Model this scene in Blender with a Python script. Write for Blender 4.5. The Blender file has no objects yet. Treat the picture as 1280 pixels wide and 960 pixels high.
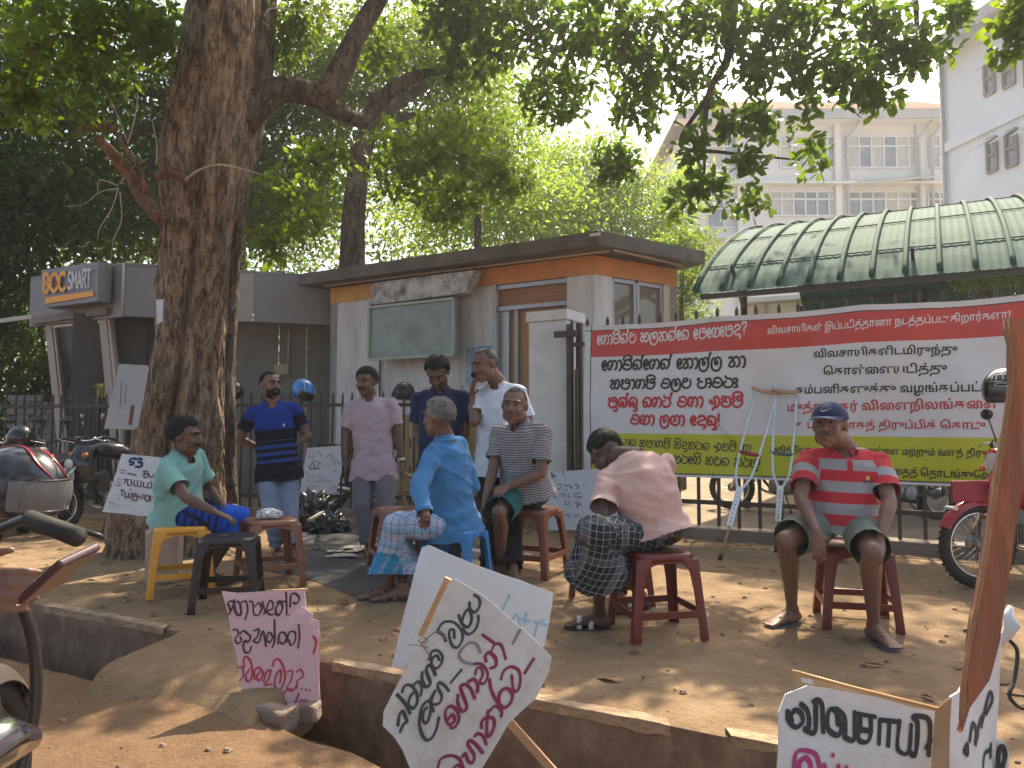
import bpy, bmesh, math, random
import numpy as np
from mathutils import Vector, Matrix, noise
random.seed(7)
RNG = np.random.default_rng(11)
S = bpy.context.scene
COL = S.collection
R = math.radians

# ---------------------------------------------------------------- camera, world, sun, exposure
F = 967.0                      # focal length in photo pixels (1280 wide)
CAMZ = 1.13
PITCH = math.atan(53 / F)
cam = bpy.data.cameras.new('camera')
cam.sensor_width = 36.0
cam.lens = 36.0 * F / 1280.0
cam.clip_end = 600
camo = bpy.data.objects.new('camera', cam)
camo.location = (0, 0, CAMZ)
camo.rotation_euler = (math.pi / 2 + PITCH, 0, 0)
COL.objects.link(camo)
S.camera = camo

SUN_ELEV = R(52)
SUN_AZ = R(-22)                # from +Y towards +X is negative here
SUNDIR = Vector((math.sin(-SUN_AZ) * math.cos(SUN_ELEV), math.cos(SUN_AZ) * math.cos(SUN_ELEV), math.sin(SUN_ELEV)))
W = bpy.data.worlds.new('World')
S.world = W
W.use_nodes = True
wn = W.node_tree.nodes
bg = wn['Background']
sky = wn.new('ShaderNodeTexSky')
sky.sky_type = 'NISHITA'
sky.sun_disc = False
sky.sun_elevation = SUN_ELEV
sky.sun_rotation = -SUN_AZ
sky.air_density = 1.0
sky.dust_density = 4.5
sky.ozone_density = 1.0
W.node_tree.links.new(sky.outputs[0], bg.inputs[0])
bg.inputs[1].default_value = 0.15
sun = bpy.data.lights.new('sun', 'SUN')
sun.energy = 5.0
sun.angle = R(0.55)
sun.color = (1.0, 0.88, 0.66)
suno = bpy.data.objects.new('sun', sun)
suno.rotation_euler = (-SUNDIR).to_track_quat('-Z', 'Y').to_euler()
suno.location = (4, 10, 30)
COL.objects.link(suno)
S.view_settings.view_transform = 'Standard'
S.view_settings.look = 'None'
S.view_settings.gamma = 1.0
S.view_settings.use_curve_mapping = False
S.view_settings.exposure = 1.25
S.render.engine = 'CYCLES'
S.cycles.use_denoising = True
S.cycles.max_bounces = 6
S.cycles.diffuse_bounces = 3
S.cycles.transmission_bounces = 4
S.cycles.transparent_max_bounces = 6

# ---------------------------------------------------------------- measuring helpers (photo pixel -> place in the world)
FWD = Vector((0, math.cos(PITCH), math.sin(PITCH)))
UPV = Vector((0, -math.sin(PITCH), math.cos(PITCH)))
CAM = Vector((0, 0, CAMZ))
def ray(px, py):
    return Vector((1, 0, 0)) * ((px - 640) / F) + FWD + UPV * ((480 - py) / F)
def P(px, py, d):
    r = ray(px, py)
    return CAM + r * (d / r.y)
def G(px, py, z=0.0):
    r = ray(px, py)
    return CAM + r * ((z - CAMZ) / r.z)
def onplane(px, py, p0, n):
    r = ray(px, py)
    return CAM + r * ((p0 - CAM).dot(n) / r.dot(n))
def bone(a, px, py, L, side=-1):
    """point on the pixel's ray at length L from a; side -1 = the nearer solution"""
    r = ray(px, py).normalized()
    w = CAM - a
    b = r.dot(w); c = w.dot(w) - L * L
    disc = b * b - c
    if disc < 0:
        q = CAM + r * (-b)
        return a + (q - a).normalized() * L
    t = -b + side * math.sqrt(disc)
    return CAM + r * t
E1 = Vector((0.857, -0.515, 0)).normalized()      # runs along the fence, to the right and nearer
E2 = Vector((0.515, 0.857, 0)).normalized()       # away from the street
def online(px, p0, d):
    """where the vertical plane through p0 along d meets the column px: returns XY point"""
    k = (px - 640) / F
    # approx: ignore pitch (x = k * depth)
    t = (k * p0.y - p0.x) / (d.x - k * d.y)
    return Vector((p0.x + d.x * t, p0.y + d.y * t, 0))

# ---------------------------------------------------------------- materials
MATS = {}
def nodes_of(m):
    m.use_nodes = True
    return m.node_tree.nodes, m.node_tree.links
def mat(name, base, rough=0.7, var=0.12, scale=6.0, bump=0.0, bscale=40.0, metal=0.0, dirt=None, dscale=2.0, damt=0.5, spec=0.5, coord='Object', stretch=(1, 1, 1), coat=0.0, sheen=0.0, trans=None):
    if name in MATS: return MATS[name]
    m = bpy.data.materials.new(name); MATS[name] = m
    N, L = nodes_of(m)
    bs = N['Principled BSDF']
    tc = N.new('ShaderNodeTexCoord'); mp = N.new('ShaderNodeMapping'); mp.inputs['Scale'].default_value = stretch
    L.new(tc.outputs[coord], mp.inputs['Vector'])
    n1 = N.new('ShaderNodeTexNoise'); n1.inputs['Scale'].default_value = scale; n1.inputs['Detail'].default_value = 6; n1.inputs['Roughness'].default_value = 0.62
    L.new(mp.outputs[0], n1.inputs['Vector'])
    r1 = N.new('ShaderNodeMapRange'); r1.inputs[1].default_value = 0.3; r1.inputs[2].default_value = 0.7
    r1.inputs[3].default_value = 1 - var; r1.inputs[4].default_value = 1 + var
    L.new(n1.outputs[0], r1.inputs[0])
    mx = N.new('ShaderNodeMix'); mx.data_type = 'RGBA'; mx.blend_type = 'MULTIPLY'; mx.inputs[0].default_value = 1.0
    mx.inputs[6].default_value = (*base, 1)
    L.new(r1.outputs[0], mx.inputs[7])
    out = mx.outputs[2]
    if dirt:
        n2 = N.new('ShaderNodeTexNoise'); n2.inputs['Scale'].default_value = dscale; n2.inputs['Detail'].default_value = 8; n2.inputs['Roughness'].default_value = 0.7
        L.new(mp.outputs[0], n2.inputs['Vector'])
        r2 = N.new('ShaderNodeMapRange'); r2.inputs[1].default_value = 0.45; r2.inputs[2].default_value = 0.72; r2.inputs[3].default_value = 0; r2.inputs[4].default_value = damt
        L.new(n2.outputs[0], r2.inputs[0])
        m2 = N.new('ShaderNodeMix'); m2.data_type = 'RGBA'
        L.new(r2.outputs[0], m2.inputs[0]); L.new(out, m2.inputs[6]); m2.inputs[7].default_value = (*dirt, 1)
        out = m2.outputs[2]
    L.new(out, bs.inputs['Base Color'])
    bs.inputs['Roughness'].default_value = rough
    bs.inputs['Metallic'].default_value = metal
    bs.inputs['Specular IOR Level'].default_value = spec
    if coat: bs.inputs['Coat Weight'].default_value = coat; bs.inputs['Coat Roughness'].default_value = 0.1
    if sheen: bs.inputs['Sheen Weight'].default_value = sheen
    if bump:
        nb = N.new('ShaderNodeTexNoise'); nb.inputs['Scale'].default_value = bscale; nb.inputs['Detail'].default_value = 5
        L.new(mp.outputs[0], nb.inputs['Vector'])
        bp = N.new('ShaderNodeBump'); bp.inputs['Strength'].default_value = bump; bp.inputs['Distance'].default_value = 0.02
        L.new(nb.outputs[0], bp.inputs['Height']); L.new(bp.outputs[0], bs.inputs['Normal'])
    return m

def leafmat(name, c1, c2, tr=(0.35, 0.5, 0.05), tmix=0.45):
    if name in MATS: return MATS[name]
    m = bpy.data.materials.new(name); MATS[name] = m
    N, L = nodes_of(m)
    bs = N['Principled BSDF']; out = N['Material Output']
    at = N.new('ShaderNodeAttribute'); at.attribute_name = 'rnd'
    mx = N.new('ShaderNodeMix'); mx.data_type = 'RGBA'
    mx.inputs[6].default_value = (*c1, 1); mx.inputs[7].default_value = (*c2, 1)
    L.new(at.outputs['Fac'], mx.inputs[0]); L.new(mx.outputs[2], bs.inputs['Base Color'])
    bs.inputs['Roughness'].default_value = 0.45; bs.inputs['Specular IOR Level'].default_value = 0.4
    tl = N.new('ShaderNodeBsdfTranslucent')
    m3 = N.new('ShaderNodeMix'); m3.data_type = 'RGBA'; m3.inputs[6].default_value = (*tr, 1)
    m3.inputs[7].default_value = (tr[0] * 0.55, tr[1] * 0.75, tr[2] * 0.8, 1)
    L.new(at.outputs['Fac'], m3.inputs[0]); L.new(m3.outputs[2], tl.inputs[0])
    ms = N.new('ShaderNodeMixShader'); ms.inputs[0].default_value = tmix
    L.new(bs.outputs[0], ms.inputs[1]); L.new(tl.outputs[0], ms.inputs[2]); L.new(ms.outputs[0], out.inputs[0])
    return m

def patmat(name, build, rough=0.85, bump=0.25, bscale=60):
    """cloth printed with a pattern that lives in the garment's own coordinates (attribute 'pt')"""
    if name in MATS: return MATS[name]
    m = bpy.data.materials.new(name); MATS[name] = m
    N, L = nodes_of(m); bs = N['Principled BSDF']
    at = N.new('ShaderNodeAttribute'); at.attribute_name = 'pt'
    sp = N.new('ShaderNodeSeparateXYZ'); L.new(at.outputs['Vector'], sp.inputs[0])
    col = build(N, L, sp)
    L.new(col, bs.inputs['Base Color'])
    bs.inputs['Roughness'].default_value = rough; bs.inputs['Specular IOR Level'].default_value = 0.2
    tc = N.new('ShaderNodeTexCoord')
    nb = N.new('ShaderNodeTexNoise'); nb.inputs['Scale'].default_value = bscale; L.new(tc.outputs['Object'], nb.inputs['Vector'])
    bp = N.new('ShaderNodeBump'); bp.inputs['Strength'].default_value = bump; bp.inputs['Distance'].default_value = 0.01
    L.new(nb.outputs[0], bp.inputs['Height']); L.new(bp.outputs[0], bs.inputs['Normal'])
    return m
def m_math(N, L, op, a, b=None, c=None):
    n = N.new('ShaderNodeMath'); n.operation = op
    for i, v in enumerate((a, b, c)):
        if v is None: continue
        if isinstance(v, (int, float)): n.inputs[i].default_value = v
        else: L.new(v, n.inputs[i])
    return n.outputs[0]
def m_mix(N, L, f, a, b):
    n = N.new('ShaderNodeMix'); n.data_type = 'RGBA'
    for i, v in ((0, f), (6, a), (7, b)):
        if isinstance(v, tuple): n.inputs[i].default_value = (*v, 1)
        elif isinstance(v, (int, float)): n.inputs[i].default_value = v
        else: L.new(v, n.inputs[i])
    return n.outputs[2]
def stripe(N, L, x, period, lo, hi, off=0.0):
    """1 where frac((x+off)/period) is in lo..hi"""
    f = m_math(N, L, 'FRACT', m_math(N, L, 'DIVIDE', m_math(N, L, 'ADD', x, off), period))
    return m_math(N, L, 'MULTIPLY', m_math(N, L, 'GREATER_THAN', f, lo), m_math(N, L, 'LESS_THAN', f, hi))
def band(N, L, x, lo, hi):
    return m_math(N, L, 'MULTIPLY', m_math(N, L, 'GREATER_THAN', x, lo), m_math(N, L, 'LESS_THAN', x, hi))

# ---------------------------------------------------------------- mesh helpers
def link(o, parent=None):
    COL.objects.link(o)
    if parent is not None: o.parent = parent
    return o
def tag(o, label=None, cat=None, group=None, kind=None):
    if label: o['label'] = label
    if cat: o['category'] = cat
    if group: o['group'] = group
    if kind: o['kind'] = kind
    return o
def empty(name, loc, label=None, cat=None, group=None, rz=0.0):
    o = bpy.data.objects.new(name, None); o.location = loc; o.rotation_euler = (0, 0, rz)
    o.empty_display_size = 0.1
    COL.objects.link(o)
    return tag(o, label, cat, group)
OFF = {}
def smooth(me, on=True):
    me.polygons.foreach_set('use_smooth', [on] * len(me.polygons))
def pydata(name, v, f, material=None, parent=None, sm=False):
    """v in WORLD coordinates when parent is an unrotated Empty: shifted to be local"""
    me = bpy.data.meshes.new(name)
    off = OFF.get(parent.name, Vector((0, 0, 0))) if parent is not None else Vector((0, 0, 0))
    me.from_pydata([tuple(Vector(p) - off) for p in v], [], f)
    me.update()
    if sm: smooth(me)
    if material: me.materials.append(material)
    o = bpy.data.objects.new(name, me)
    OFF[o.name] = off
    return link(o, parent)
class MB:
    """collects boxes, tubes and sheets, then links them as ONE mesh object"""
    def __init__(s): s.v = []; s.f = []; s.sm = []
    def add(s, v, f, sm=False):
        n = len(s.v); s.v += [Vector(p) for p in v]; s.f += [tuple(i + n for i in q) for q in f]; s.sm += [sm] * len(f)
        return s
    def box(s, c, size, ax=None):
        c = Vector(c); hx, hy, hz = size[0] / 2, size[1] / 2, size[2] / 2
        ax = ax or (Vector((1, 0, 0)), Vector((0, 1, 0)), Vector((0, 0, 1)))
        v = [c + ax[0] * (x * hx) + ax[1] * (y * hy) + ax[2] * (z * hz) for x in (-1, 1) for y in (-1, 1) for z in (-1, 1)]
        f = [(0, 1, 3, 2), (4, 6, 7, 5), (0, 4, 5, 1), (2, 3, 7, 6), (0, 2, 6, 4), (1, 5, 7, 3)]
        return s.add(v, f)
    def bar(s, a, b, w, h, up=Vector((0, 0, 1))):
        a = Vector(a); b = Vector(b); d = (b - a); L = d.length; d.normalize()
        sd = d.cross(up)
        if sd.length < 1e-4: sd = d.cross(Vector((0, 1, 0)))
        sd.normalize(); u = sd.cross(d).normalized()
        return s.box((a + b) / 2, (L, w, h), (d, sd, u))
    def tube(s, pts, rad, n=10, caps=True, sm=True, side=None, flat=None):
        """rad: number or list; flat: list of depth radii (elliptical), side: wide axis"""
        pts = [Vector(p) for p in pts]
        m = len(pts)
        rad = [rad] * m if isinstance(rad, (int, float)) else list(rad)
        flat = rad if flat is None else ([flat] * m if isinstance(flat, (int, float)) else list(flat))
        v = []; prev = None
        for i in range(m):
            t = (pts[min(i + 1, m - 1)] - pts[max(i - 1, 0)])
            t = t.normalized() if t.length > 1e-9 else Vector((0, 0, 1))
            if side is not None: a = Vector(side) - t * t.dot(Vector(side))
            elif prev is not None: a = prev - t * t.dot(prev)
            else:
                a = t.cross(Vector((0, 0, 1)))
                if a.length < 1e-3: a = t.cross(Vector((0, 1, 0)))
            if a.length < 1e-6: a = t.orthogonal()
            a.normalize(); b = t.cross(a).normalized(); prev = a
            for k in range(n):
                q = 2 * math.pi * k / n
                v.append(pts[i] + a * (math.cos(q) * rad[i]) + b * (math.sin(q) * flat[i]))
        f = [(i * n + k, i * n + (k + 1) % n, (i + 1) * n + (k + 1) % n, (i + 1) * n + k) for i in range(m - 1) for k in range(n)]
        if caps:
            f += [tuple(reversed(range(n))), tuple((m - 1) * n + k for k in range(n))]
        return s.add(v, f, sm)
    def capsule(s, a, b, ra, rb=None, n=12):
        rb = ra if rb is None else rb
        a = Vector(a); b = Vector(b); d = (b - a)
        d = d.normalized() if d.length > 1e-6 else Vector((0, 0, 1))
        pts = []; rr = []
        for q in (80, 55, 30): pts.append(a - d * ra * math.sin(R(q))); rr.append(ra * math.cos(R(q)))
        pts += [a, b]; rr += [ra, rb]
        for q in (30, 55, 80): pts.append(b + d * rb * math.sin(R(q))); rr.append(rb * math.cos(R(q)))
        return s.tube(pts, rr, n)
    def ell(s, c, rx, ry, rz, ax=None, nu=16, nv=10):
        c = Vector(c); ax = ax or (Vector((1, 0, 0)), Vector((0, 1, 0)), Vector((0, 0, 1)))
        v = [c + ax[2] * rz]; f = []
        for j in range(1, nv):
            t = math.pi * j / nv
            for i in range(nu):
                p = 2 * math.pi * i / nu
                v.append(c + ax[0] * (rx * math.sin(t) * math.cos(p)) + ax[1] * (ry * math.sin(t) * math.sin(p)) + ax[2] * (rz * math.cos(t)))
        v.append(c - ax[2] * rz)
        for i in range(nu):
            f.append((0, 1 + i, 1 + (i + 1) % nu))
            for j in range(nv - 2):
                a0 = 1 + j * nu
                f.append((a0 + i, a0 + nu + i, a0 + nu + (i + 1) % nu, a0 + (i + 1) % nu))
            a0 = 1 + (nv - 2) * nu
            f.append((a0 + i, len(v) - 1, a0 + (i + 1) % nu))
        return s.add(v, f, True)
    def torus(s, c, ax, Rr, r, n=32, m=10, flat=1.0):
        c = Vector(c); ax = Vector(ax).normalized(); u = ax.orthogonal().normalized(); w = ax.cross(u)
        v = []
        for i in range(n):
            q = 2 * math.pi * i / n; rd = u * math.cos(q) + w * math.sin(q)
            for k in range(m):
                t = 2 * math.pi * k / m
                v.append(c + rd * (Rr + r * math.cos(t)) + ax * (r * flat * math.sin(t)))
        f = [(i * m + k, ((i + 1) % n) * m + k, ((i + 1) % n) * m + (k + 1) % m, i * m + (k + 1) % m) for i in range(n) for k in range(m)]
        return s.add(v, f, True)
    def cyl(s, a, b, r, n=16, r2=None):
        return s.tube([a, b], [r, r if r2 is None else r2], n)
    def sheet(s, grid, sm=True):
        """grid: rows of points"""
        rows = len(grid); cols = len(grid[0])
        v = [p for row in grid for p in row]
        f = [(j * cols + i, j * cols + i + 1, (j + 1) * cols + i + 1, (j + 1) * cols + i) for j in range(rows - 1) for i in range(cols - 1)]
        return s.add(v, f, sm)
    def prism(s, poly, d):
        """poly: list of 3D points (planar), extruded by vector d"""
        n = len(poly); d = Vector(d)
        v = [Vector(p) for p in poly] + [Vector(p) + d for p in poly]
        f = [tuple(range(n)), tuple(reversed(range(n, 2 * n)))] + [(i, i + n, (i + 1) % n + n, (i + 1) % n) for i in range(n)]
        return s.add(v, f)
    def mesh(s, name, material, off=Vector((0, 0, 0)), bevel=0.0):
        me = bpy.data.meshes.new(name)
        me.from_pydata([tuple(p - off) for p in s.v], [], s.f)
        me.polygons.foreach_set('use_smooth', s.sm)
        bm = bmesh.new(); bm.from_mesh(me); bmesh.ops.recalc_face_normals(bm, faces=bm.faces)
        if bevel:
            ed = [e for e in bm.edges if len(e.link_faces) == 2 and e.calc_face_angle(0) > 0.6]
            bmesh.ops.bevel(bm, geom=ed, offset=bevel, segments=2, affect='EDGES', profile=0.5, clamp_overlap=True)
        bm.to_mesh(me); bm.free()
        if material: me.materials.append(material)
        me.update()
        return me
    def build(s, name, material, parent=None, bevel=0.0):
        off = OFF.get(parent.name, Vector((0, 0, 0))) if parent is not None else Vector((0, 0, 0))
        me = s.mesh(name, material, off, bevel)
        o = bpy.data.objects.new(name, me)
        OFF[o.name] = off
        return link(o, parent)
def thing(name, loc, label, cat, group=None):
    """Empty at the base of a thing whose parts are built in world coordinates"""
    o = empty(name, loc, label, cat, group)
    OFF[o.name] = Vector(loc)
    return o
def catmull(pts, k=6, closed=False):
    pts = [Vector((*p, 0)) if len(p) == 2 else Vector(p) for p in pts]
    if len(pts) < 3: return pts
    q = [pts[0] * 2 - pts[1]] + pts + [pts[-1] * 2 - pts[-2]]
    out = []
    for i in range(1, len(q) - 2):
        p0, p1, p2, p3 = q[i - 1], q[i], q[i + 1], q[i + 2]
        for j in range(k):
            t = j / k
            out.append(0.5 * ((2 * p1) + (p2 - p0) * t + (2 * p0 - 5 * p1 + 4 * p2 - p3) * t * t + (3 * p1 - p0 - 3 * p2 + p3) * t ** 3))
    out.append(pts[-1])
    return out
def ribbon2d(pts, w, k=5, brush=False):
    """2-D stroke -> (verts, faces) in the plane"""
    p = catmull(pts, k)
    if len(p) == 1: p = [p[0], p[0] + Vector((w * 0.3, 0, 0))]
    # square-ish rounded ends: extend a bit
    d0 = (p[0] - p[1]).normalized() * w * 0.3; d1 = (p[-1] - p[-2]).normalized() * w * 0.3
    p = [p[0] + d0] + p + [p[-1] + d1]
    v = []; f = []
    n = len(p)
    for i in range(n):
        t = p[min(i + 1, n - 1)] - p[max(i - 1, 0)]
        t = t.normalized() if t.length > 1e-9 else Vector((1, 0, 0))
        nn = Vector((-t.y, t.x, 0)); ww = w * 0.5 * (0.55 if i in (0, n - 1) else 1.0)
        if brush: ww *= 1.0 + 0.38 * t.x * -t.y + 0.22 * noise.noise(p[i] * 40)
        v += [p[i] + nn * ww, p[i] - nn * ww]
        if i: f.append((2 * i - 2, 2 * i - 1, 2 * i + 1, 2 * i))
    return v, f

# ================================================================ THE SETTING
M_dirt = None
def dirtmat(name, c1, c2, c3, streak=(1, 1, 1)):
    m = bpy.data.materials.new(name); MATS[name] = m
    N, L = nodes_of(m); bs = N['Principled BSDF']
    tc = N.new('ShaderNodeTexCoord')
    def noi(sc, det, ro, a, b):
        n = N.new('ShaderNodeTexNoise'); n.inputs['Scale'].default_value = sc; n.inputs['Detail'].default_value = det; n.inputs['Roughness'].default_value = ro
        L.new(tc.outputs['Object'], n.inputs['Vector'])
        r = N.new('ShaderNodeMapRange'); r.inputs[1].default_value = a; r.inputs[2].default_value = b; L.new(n.outputs[0], r.inputs[0])
        return r.outputs[0], n.outputs[0]
    big, _ = noi(0.9, 7, 0.6, 0.35, 0.65)
    mid, _ = noi(6, 8, 0.7, 0.42, 0.7)
    fine, fr = noi(60, 6, 0.7, 0.55, 0.75)
    c = m_mix(N, L, big, c1, c2)
    c = m_mix(N, L, m_math(N, L, 'MULTIPLY', mid, 0.7), c, c3)
    c = m_mix(N, L, m_math(N, L, 'MULTIPLY', fine, 0.35), c, (c3[0] * 0.55, c3[1] * 0.5, c3[2] * 0.5))
    # pale dry dust patches and small grit
    vo = N.new('ShaderNodeTexVoronoi'); vo.inputs['Scale'].default_value = 34; L.new(tc.outputs['Object'], vo.inputs['Vector'])
    gr = m_math(N, L, 'LESS_THAN', vo.outputs['Distance'], 0.10)
    c = m_mix(N, L, m_math(N, L, 'MULTIPLY', gr, 0.4), c, (0.42, 0.33, 0.25))
    L.new(c, bs.inputs['Base Color']); bs.inputs['Roughness'].default_value = 0.95; bs.inputs['Specular IOR Level'].default_value = 0.15
    _, b1 = noi(25, 8, 0.75, 0, 1)
    b = m_math(N, L, 'ADD', b1, m_math(N, L, 'MULTIPLY', fr, 0.5))
    bp = N.new('ShaderNodeBump'); bp.inputs['Strength'].default_value = 0.8; bp.inputs['Distance'].default_value = 0.04
    L.new(b, bp.inputs['Height']); L.new(bp.outputs[0], bs.inputs['Normal'])
    return m
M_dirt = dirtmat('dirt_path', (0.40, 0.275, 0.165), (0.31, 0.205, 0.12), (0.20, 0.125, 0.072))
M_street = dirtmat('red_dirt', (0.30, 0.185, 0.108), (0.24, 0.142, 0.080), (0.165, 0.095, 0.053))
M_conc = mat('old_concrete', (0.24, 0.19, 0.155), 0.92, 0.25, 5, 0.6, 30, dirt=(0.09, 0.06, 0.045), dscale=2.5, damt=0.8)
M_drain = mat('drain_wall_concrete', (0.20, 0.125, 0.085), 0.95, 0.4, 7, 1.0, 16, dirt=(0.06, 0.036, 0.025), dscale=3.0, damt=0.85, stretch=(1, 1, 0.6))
M_dark = mat('dark_metal', (0.035, 0.03, 0.028), 0.55, 0.3, 20, 0.1, 60, metal=0.3)
M_rail = mat('fence_paint', (0.045, 0.036, 0.034), 0.6, 0.3, 18, 0.15, 60, dirt=(0.12, 0.06, 0.035), dscale=9, damt=0.5)

def nz(x, y, s, a): return noise.noise(Vector((x * s, y * s, 3.7))) * a
# plateau edge line (where the path stops and the drain begins)
def edge_y(x): return 3.33 - 0.554 * x + 0.02 * math.sin(x * 2.1) + nz(x, 0, 1.7, 0.02)
def near_y(x):
    q = max(0.0, min(1.0, (x + 0.75) / 0.9)); q = q * q * (3 - 2 * q)
    return edge_y(x) - 0.43 - 0.42 * q
BR0, BR1 = -1.86, -0.97        # dirt bridge over the drain (x range at the plateau edge)
def path_h(x, y):
    h = nz(x, y, 0.6, 0.03) + nz(x, y, 2.6, 0.012) + nz(x, y, 7.0, 0.007) + nz(x, y, 19.0, 0.003)
    far = min(1, max(0, (y - 6.5 + 0.6 * x) / 3))
    return h * (1 - 0.8 * far) * min(1.0, (y - edge_y(x)) / 0.15 + 0.15)
def build_ground():
    mb = MB()
    # fine path: from the edge to the fence line
    xs = np.concatenate([np.linspace(-7, 5, 221), np.linspace(5.4, 9, 8)])
    ts = np.concatenate([[0, 0.012, 0.03, 0.06, 0.1, 0.15], np.linspace(0.26, 1, 60) ** 1.25])
    grid = []
    for t in ts:
        row = []
        for x in xs:
            y0 = edge_y(x); y1 = 9.3 - 0.6 * x + 0.2
            y = y0 + (y1 - y0) * t
            z = path_h(x, y)
            row.append((x, y, z - (0.02 if t == 0 else 0)))
        grid.append(row)
    mb.sheet(grid)
    o = mb.build('path', M_dirt); tag(o, kind='structure')
    # the land behind the fence out to the horizon
    g = MB(); rows = []
    for k, dd in enumerate((0, 1.2, 3, 6, 10, 20, 45, 110)):
        rows.append([(x * (1 + dd / 30.0), 9.5 - 0.6 * x * max(0, 1 - dd / 40) + dd, 0.0 if k else 0.0) for x in (-60, -25, -12, -7, -4, -2, 0, 2, 4, 6, 9, 14, 25, 60)])
    g.sheet(rows); o = g.build('ground', mat('yard_sand', (0.25, 0.185, 0.125), 0.95, 0.3, 3, 0.4, 30, dirt=(0.14, 0.10, 0.06), dscale=1.2, damt=0.6)); tag(o, kind='structure')
    # outer strips at path level, left and right beyond the fine sheet
    g = MB()
    g.sheet([[(-60, 40, -0.004), (-7, edge_y(-7), -0.004)], [(-60, 46, -0.004), (-7, 9.5 + 4.2, -0.004)]])
    g.sheet([[(9, edge_y(9), -0.004), (60, -30, -0.004)], [(9, 9.5 - 5.4, -0.004), (60, -26, -0.004)]])
    o = g.build('path', M_dirt); tag(o, kind='structure')
build_ground()
def street_h(x, y):
    d = near_y(x) - y
    base = -0.19 - 0.035 * min(3.0, max(0, d))
    base += (nz(x, y, 0.9, 0.025) + nz(x, y, 3.2, 0.014)) * min(1, max(0.15, d)) + nz(x, y, 9.0, 0.007) + nz(x, y, 22.0, 0.003)
    # dirt ramp that fans out from the bridge
    w = math.exp(-((x + 1.45 - 0.12 * d) / (0.42 + 0.30 * max(0, d))) ** 4)
    base += 0.08 * w * math.exp(-max(0, d) / 0.8)
    return base
def build_street():
    xs = np.linspace(-6, 4, 201); grid = []
    for k in range(62):
        t = (k / 61) ** 1.4
        row = []
        for x in xs:
            y = near_y(x) - t * 6.5
            z = street_h(x, y)
            if k == 0: z -= 0.015
            row.append((x, y, z))
        grid.append(row)
    mb = MB(); mb.sheet(grid)
    o = mb.build('street', M_street); tag(o, kind='structure')
    g = MB()
    g.sheet([[(-60, 30, -0.32), (-6, near_y(-6), -0.20)], [(-60, -30, -0.4), (-6, near_y(-6) - 6.5, -0.42)]])
    g.sheet([[(4, near_y(4), -0.20), (60, -30, -0.32)], [(4, near_y(4) - 6.5, -0.42), (60, -60, -0.4)]])
    g.sheet([[(-60, -30, -0.4), (60, -60, -0.4)], [(-60, -90, -0.4), (60, -90, -0.4)]])
    g.sheet([[(x, near_y(x) - 6.5, -0.42) for x in (-6, -3, 0, 4)], [(-60, -30, -0.4), (-20, -40, -.4), (20, -50, -.4), (60, -60, -0.4)]])
    o = g.build('street', M_street); tag(o, kind='structure')
    # drain: far wall, floor, near wall
    xs = np.linspace(-7, 6, 131)
    mb = MB()
    zs = (-0.01, -0.05, -0.12, -0.22, -0.34, -0.48, -0.62)
    mb.sheet([[(x, edge_y(x) + 0.005 + 0.03 * nz(x, z * 4, 3, 1) - (0.02 if z < -0.03 else 0.0), z + (path_h(x, edge_y(x)) if z > -0.03 else 0)) for x in xs] for z in zs])
    mb.sheet([[(x, near_y(x) - 0.01 + 0.02 * nz(x, z * 3, 4, 1), z) for x in xs] for z in (-0.62, -0.4, -0.19)])
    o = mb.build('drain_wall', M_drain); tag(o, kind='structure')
    # worn concrete lip along the path edge, broken where the earth covers it
    for x0, x1 in ((-7, -3.1), (-2.95, -1.95), (-0.86, -0.35), (-0.2, 0.62), (0.8, 1.5), (1.62, 3), (3.1, 6)):
        mb = MB(); rows = [[], [], [], []]
        for x in np.arange(x0, x1, 0.04):
            e = edge_y(x); zz = path_h(x, e) + 0.003 + 0.006 * noise.noise(Vector((x * 9, 0, 5)))
            w_ = 0.055 + 0.02 * noise.noise(Vector((x * 5, 3, 0))) + (0.03 * noise.noise(Vector((x * 17, 1, 0))))
            rows[0].append((x, e - 0.021, -0.035 - 0.02 * abs(noise.noise(Vector((x * 7, 8, 0)))))); rows[1].append((x, e - 0.020 + 0.006 * noise.noise(Vector((x * 30, 0, 0))), zz)); rows[2].append((x, e + w_, zz + 0.002)); rows[3].append((x, e + w_ + 0.02, -0.03))
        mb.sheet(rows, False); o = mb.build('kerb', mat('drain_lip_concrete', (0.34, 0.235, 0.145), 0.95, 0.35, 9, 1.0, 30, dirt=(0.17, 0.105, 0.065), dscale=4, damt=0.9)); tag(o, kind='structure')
    mb = MB()
    mb.sheet([[(x, edge_y(x) + 0.03 - t * (edge_y(x) + 0.06 - near_y(x)), -0.60 + nz(x, t, 4, 0.03)) for x in xs] for t in np.linspace(0, 1, 8)])
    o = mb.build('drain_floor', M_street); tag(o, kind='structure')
    # dirt bridge: a slab buried in trodden earth
    grid = []
    for j in range(19):
        t = j / 18
        row = []
        x0 = -1.86 - 0.30 * t - 0.1 * t * t + 0.03 * math.sin(t * 9); x1 = -0.97 - 0.10 * t + 0.04 * math.sin(t * 7)
        for i in range(41):
            u = i / 40
            x = x0 + (x1 - x0) * u
            y = edge_y(x) + 0.10 - t * 0.86
            z = 0.012 + path_h(x, edge_y(x) + 0.2) - 0.15 * t ** 1.2 - 0.16 * max(0, t - .7) / .3 + nz(x, y, 6, 0.012)
            e = min(u, 1 - u)
            if e < 0.02: z -= 0.10
            elif e < 0.05: z -= 0.02
            if j == 0: z -= 0.03
            row.append((x, y, z))
        grid.append(row)
    mb = MB(); mb.sheet(grid)
    mb.sheet([[tuple(Vector(p) - Vector((0, 0, 0.0))) for p in [r[0] for r in grid]], [(r[0][0], r[0][1], -0.3) for r in grid]])
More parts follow.
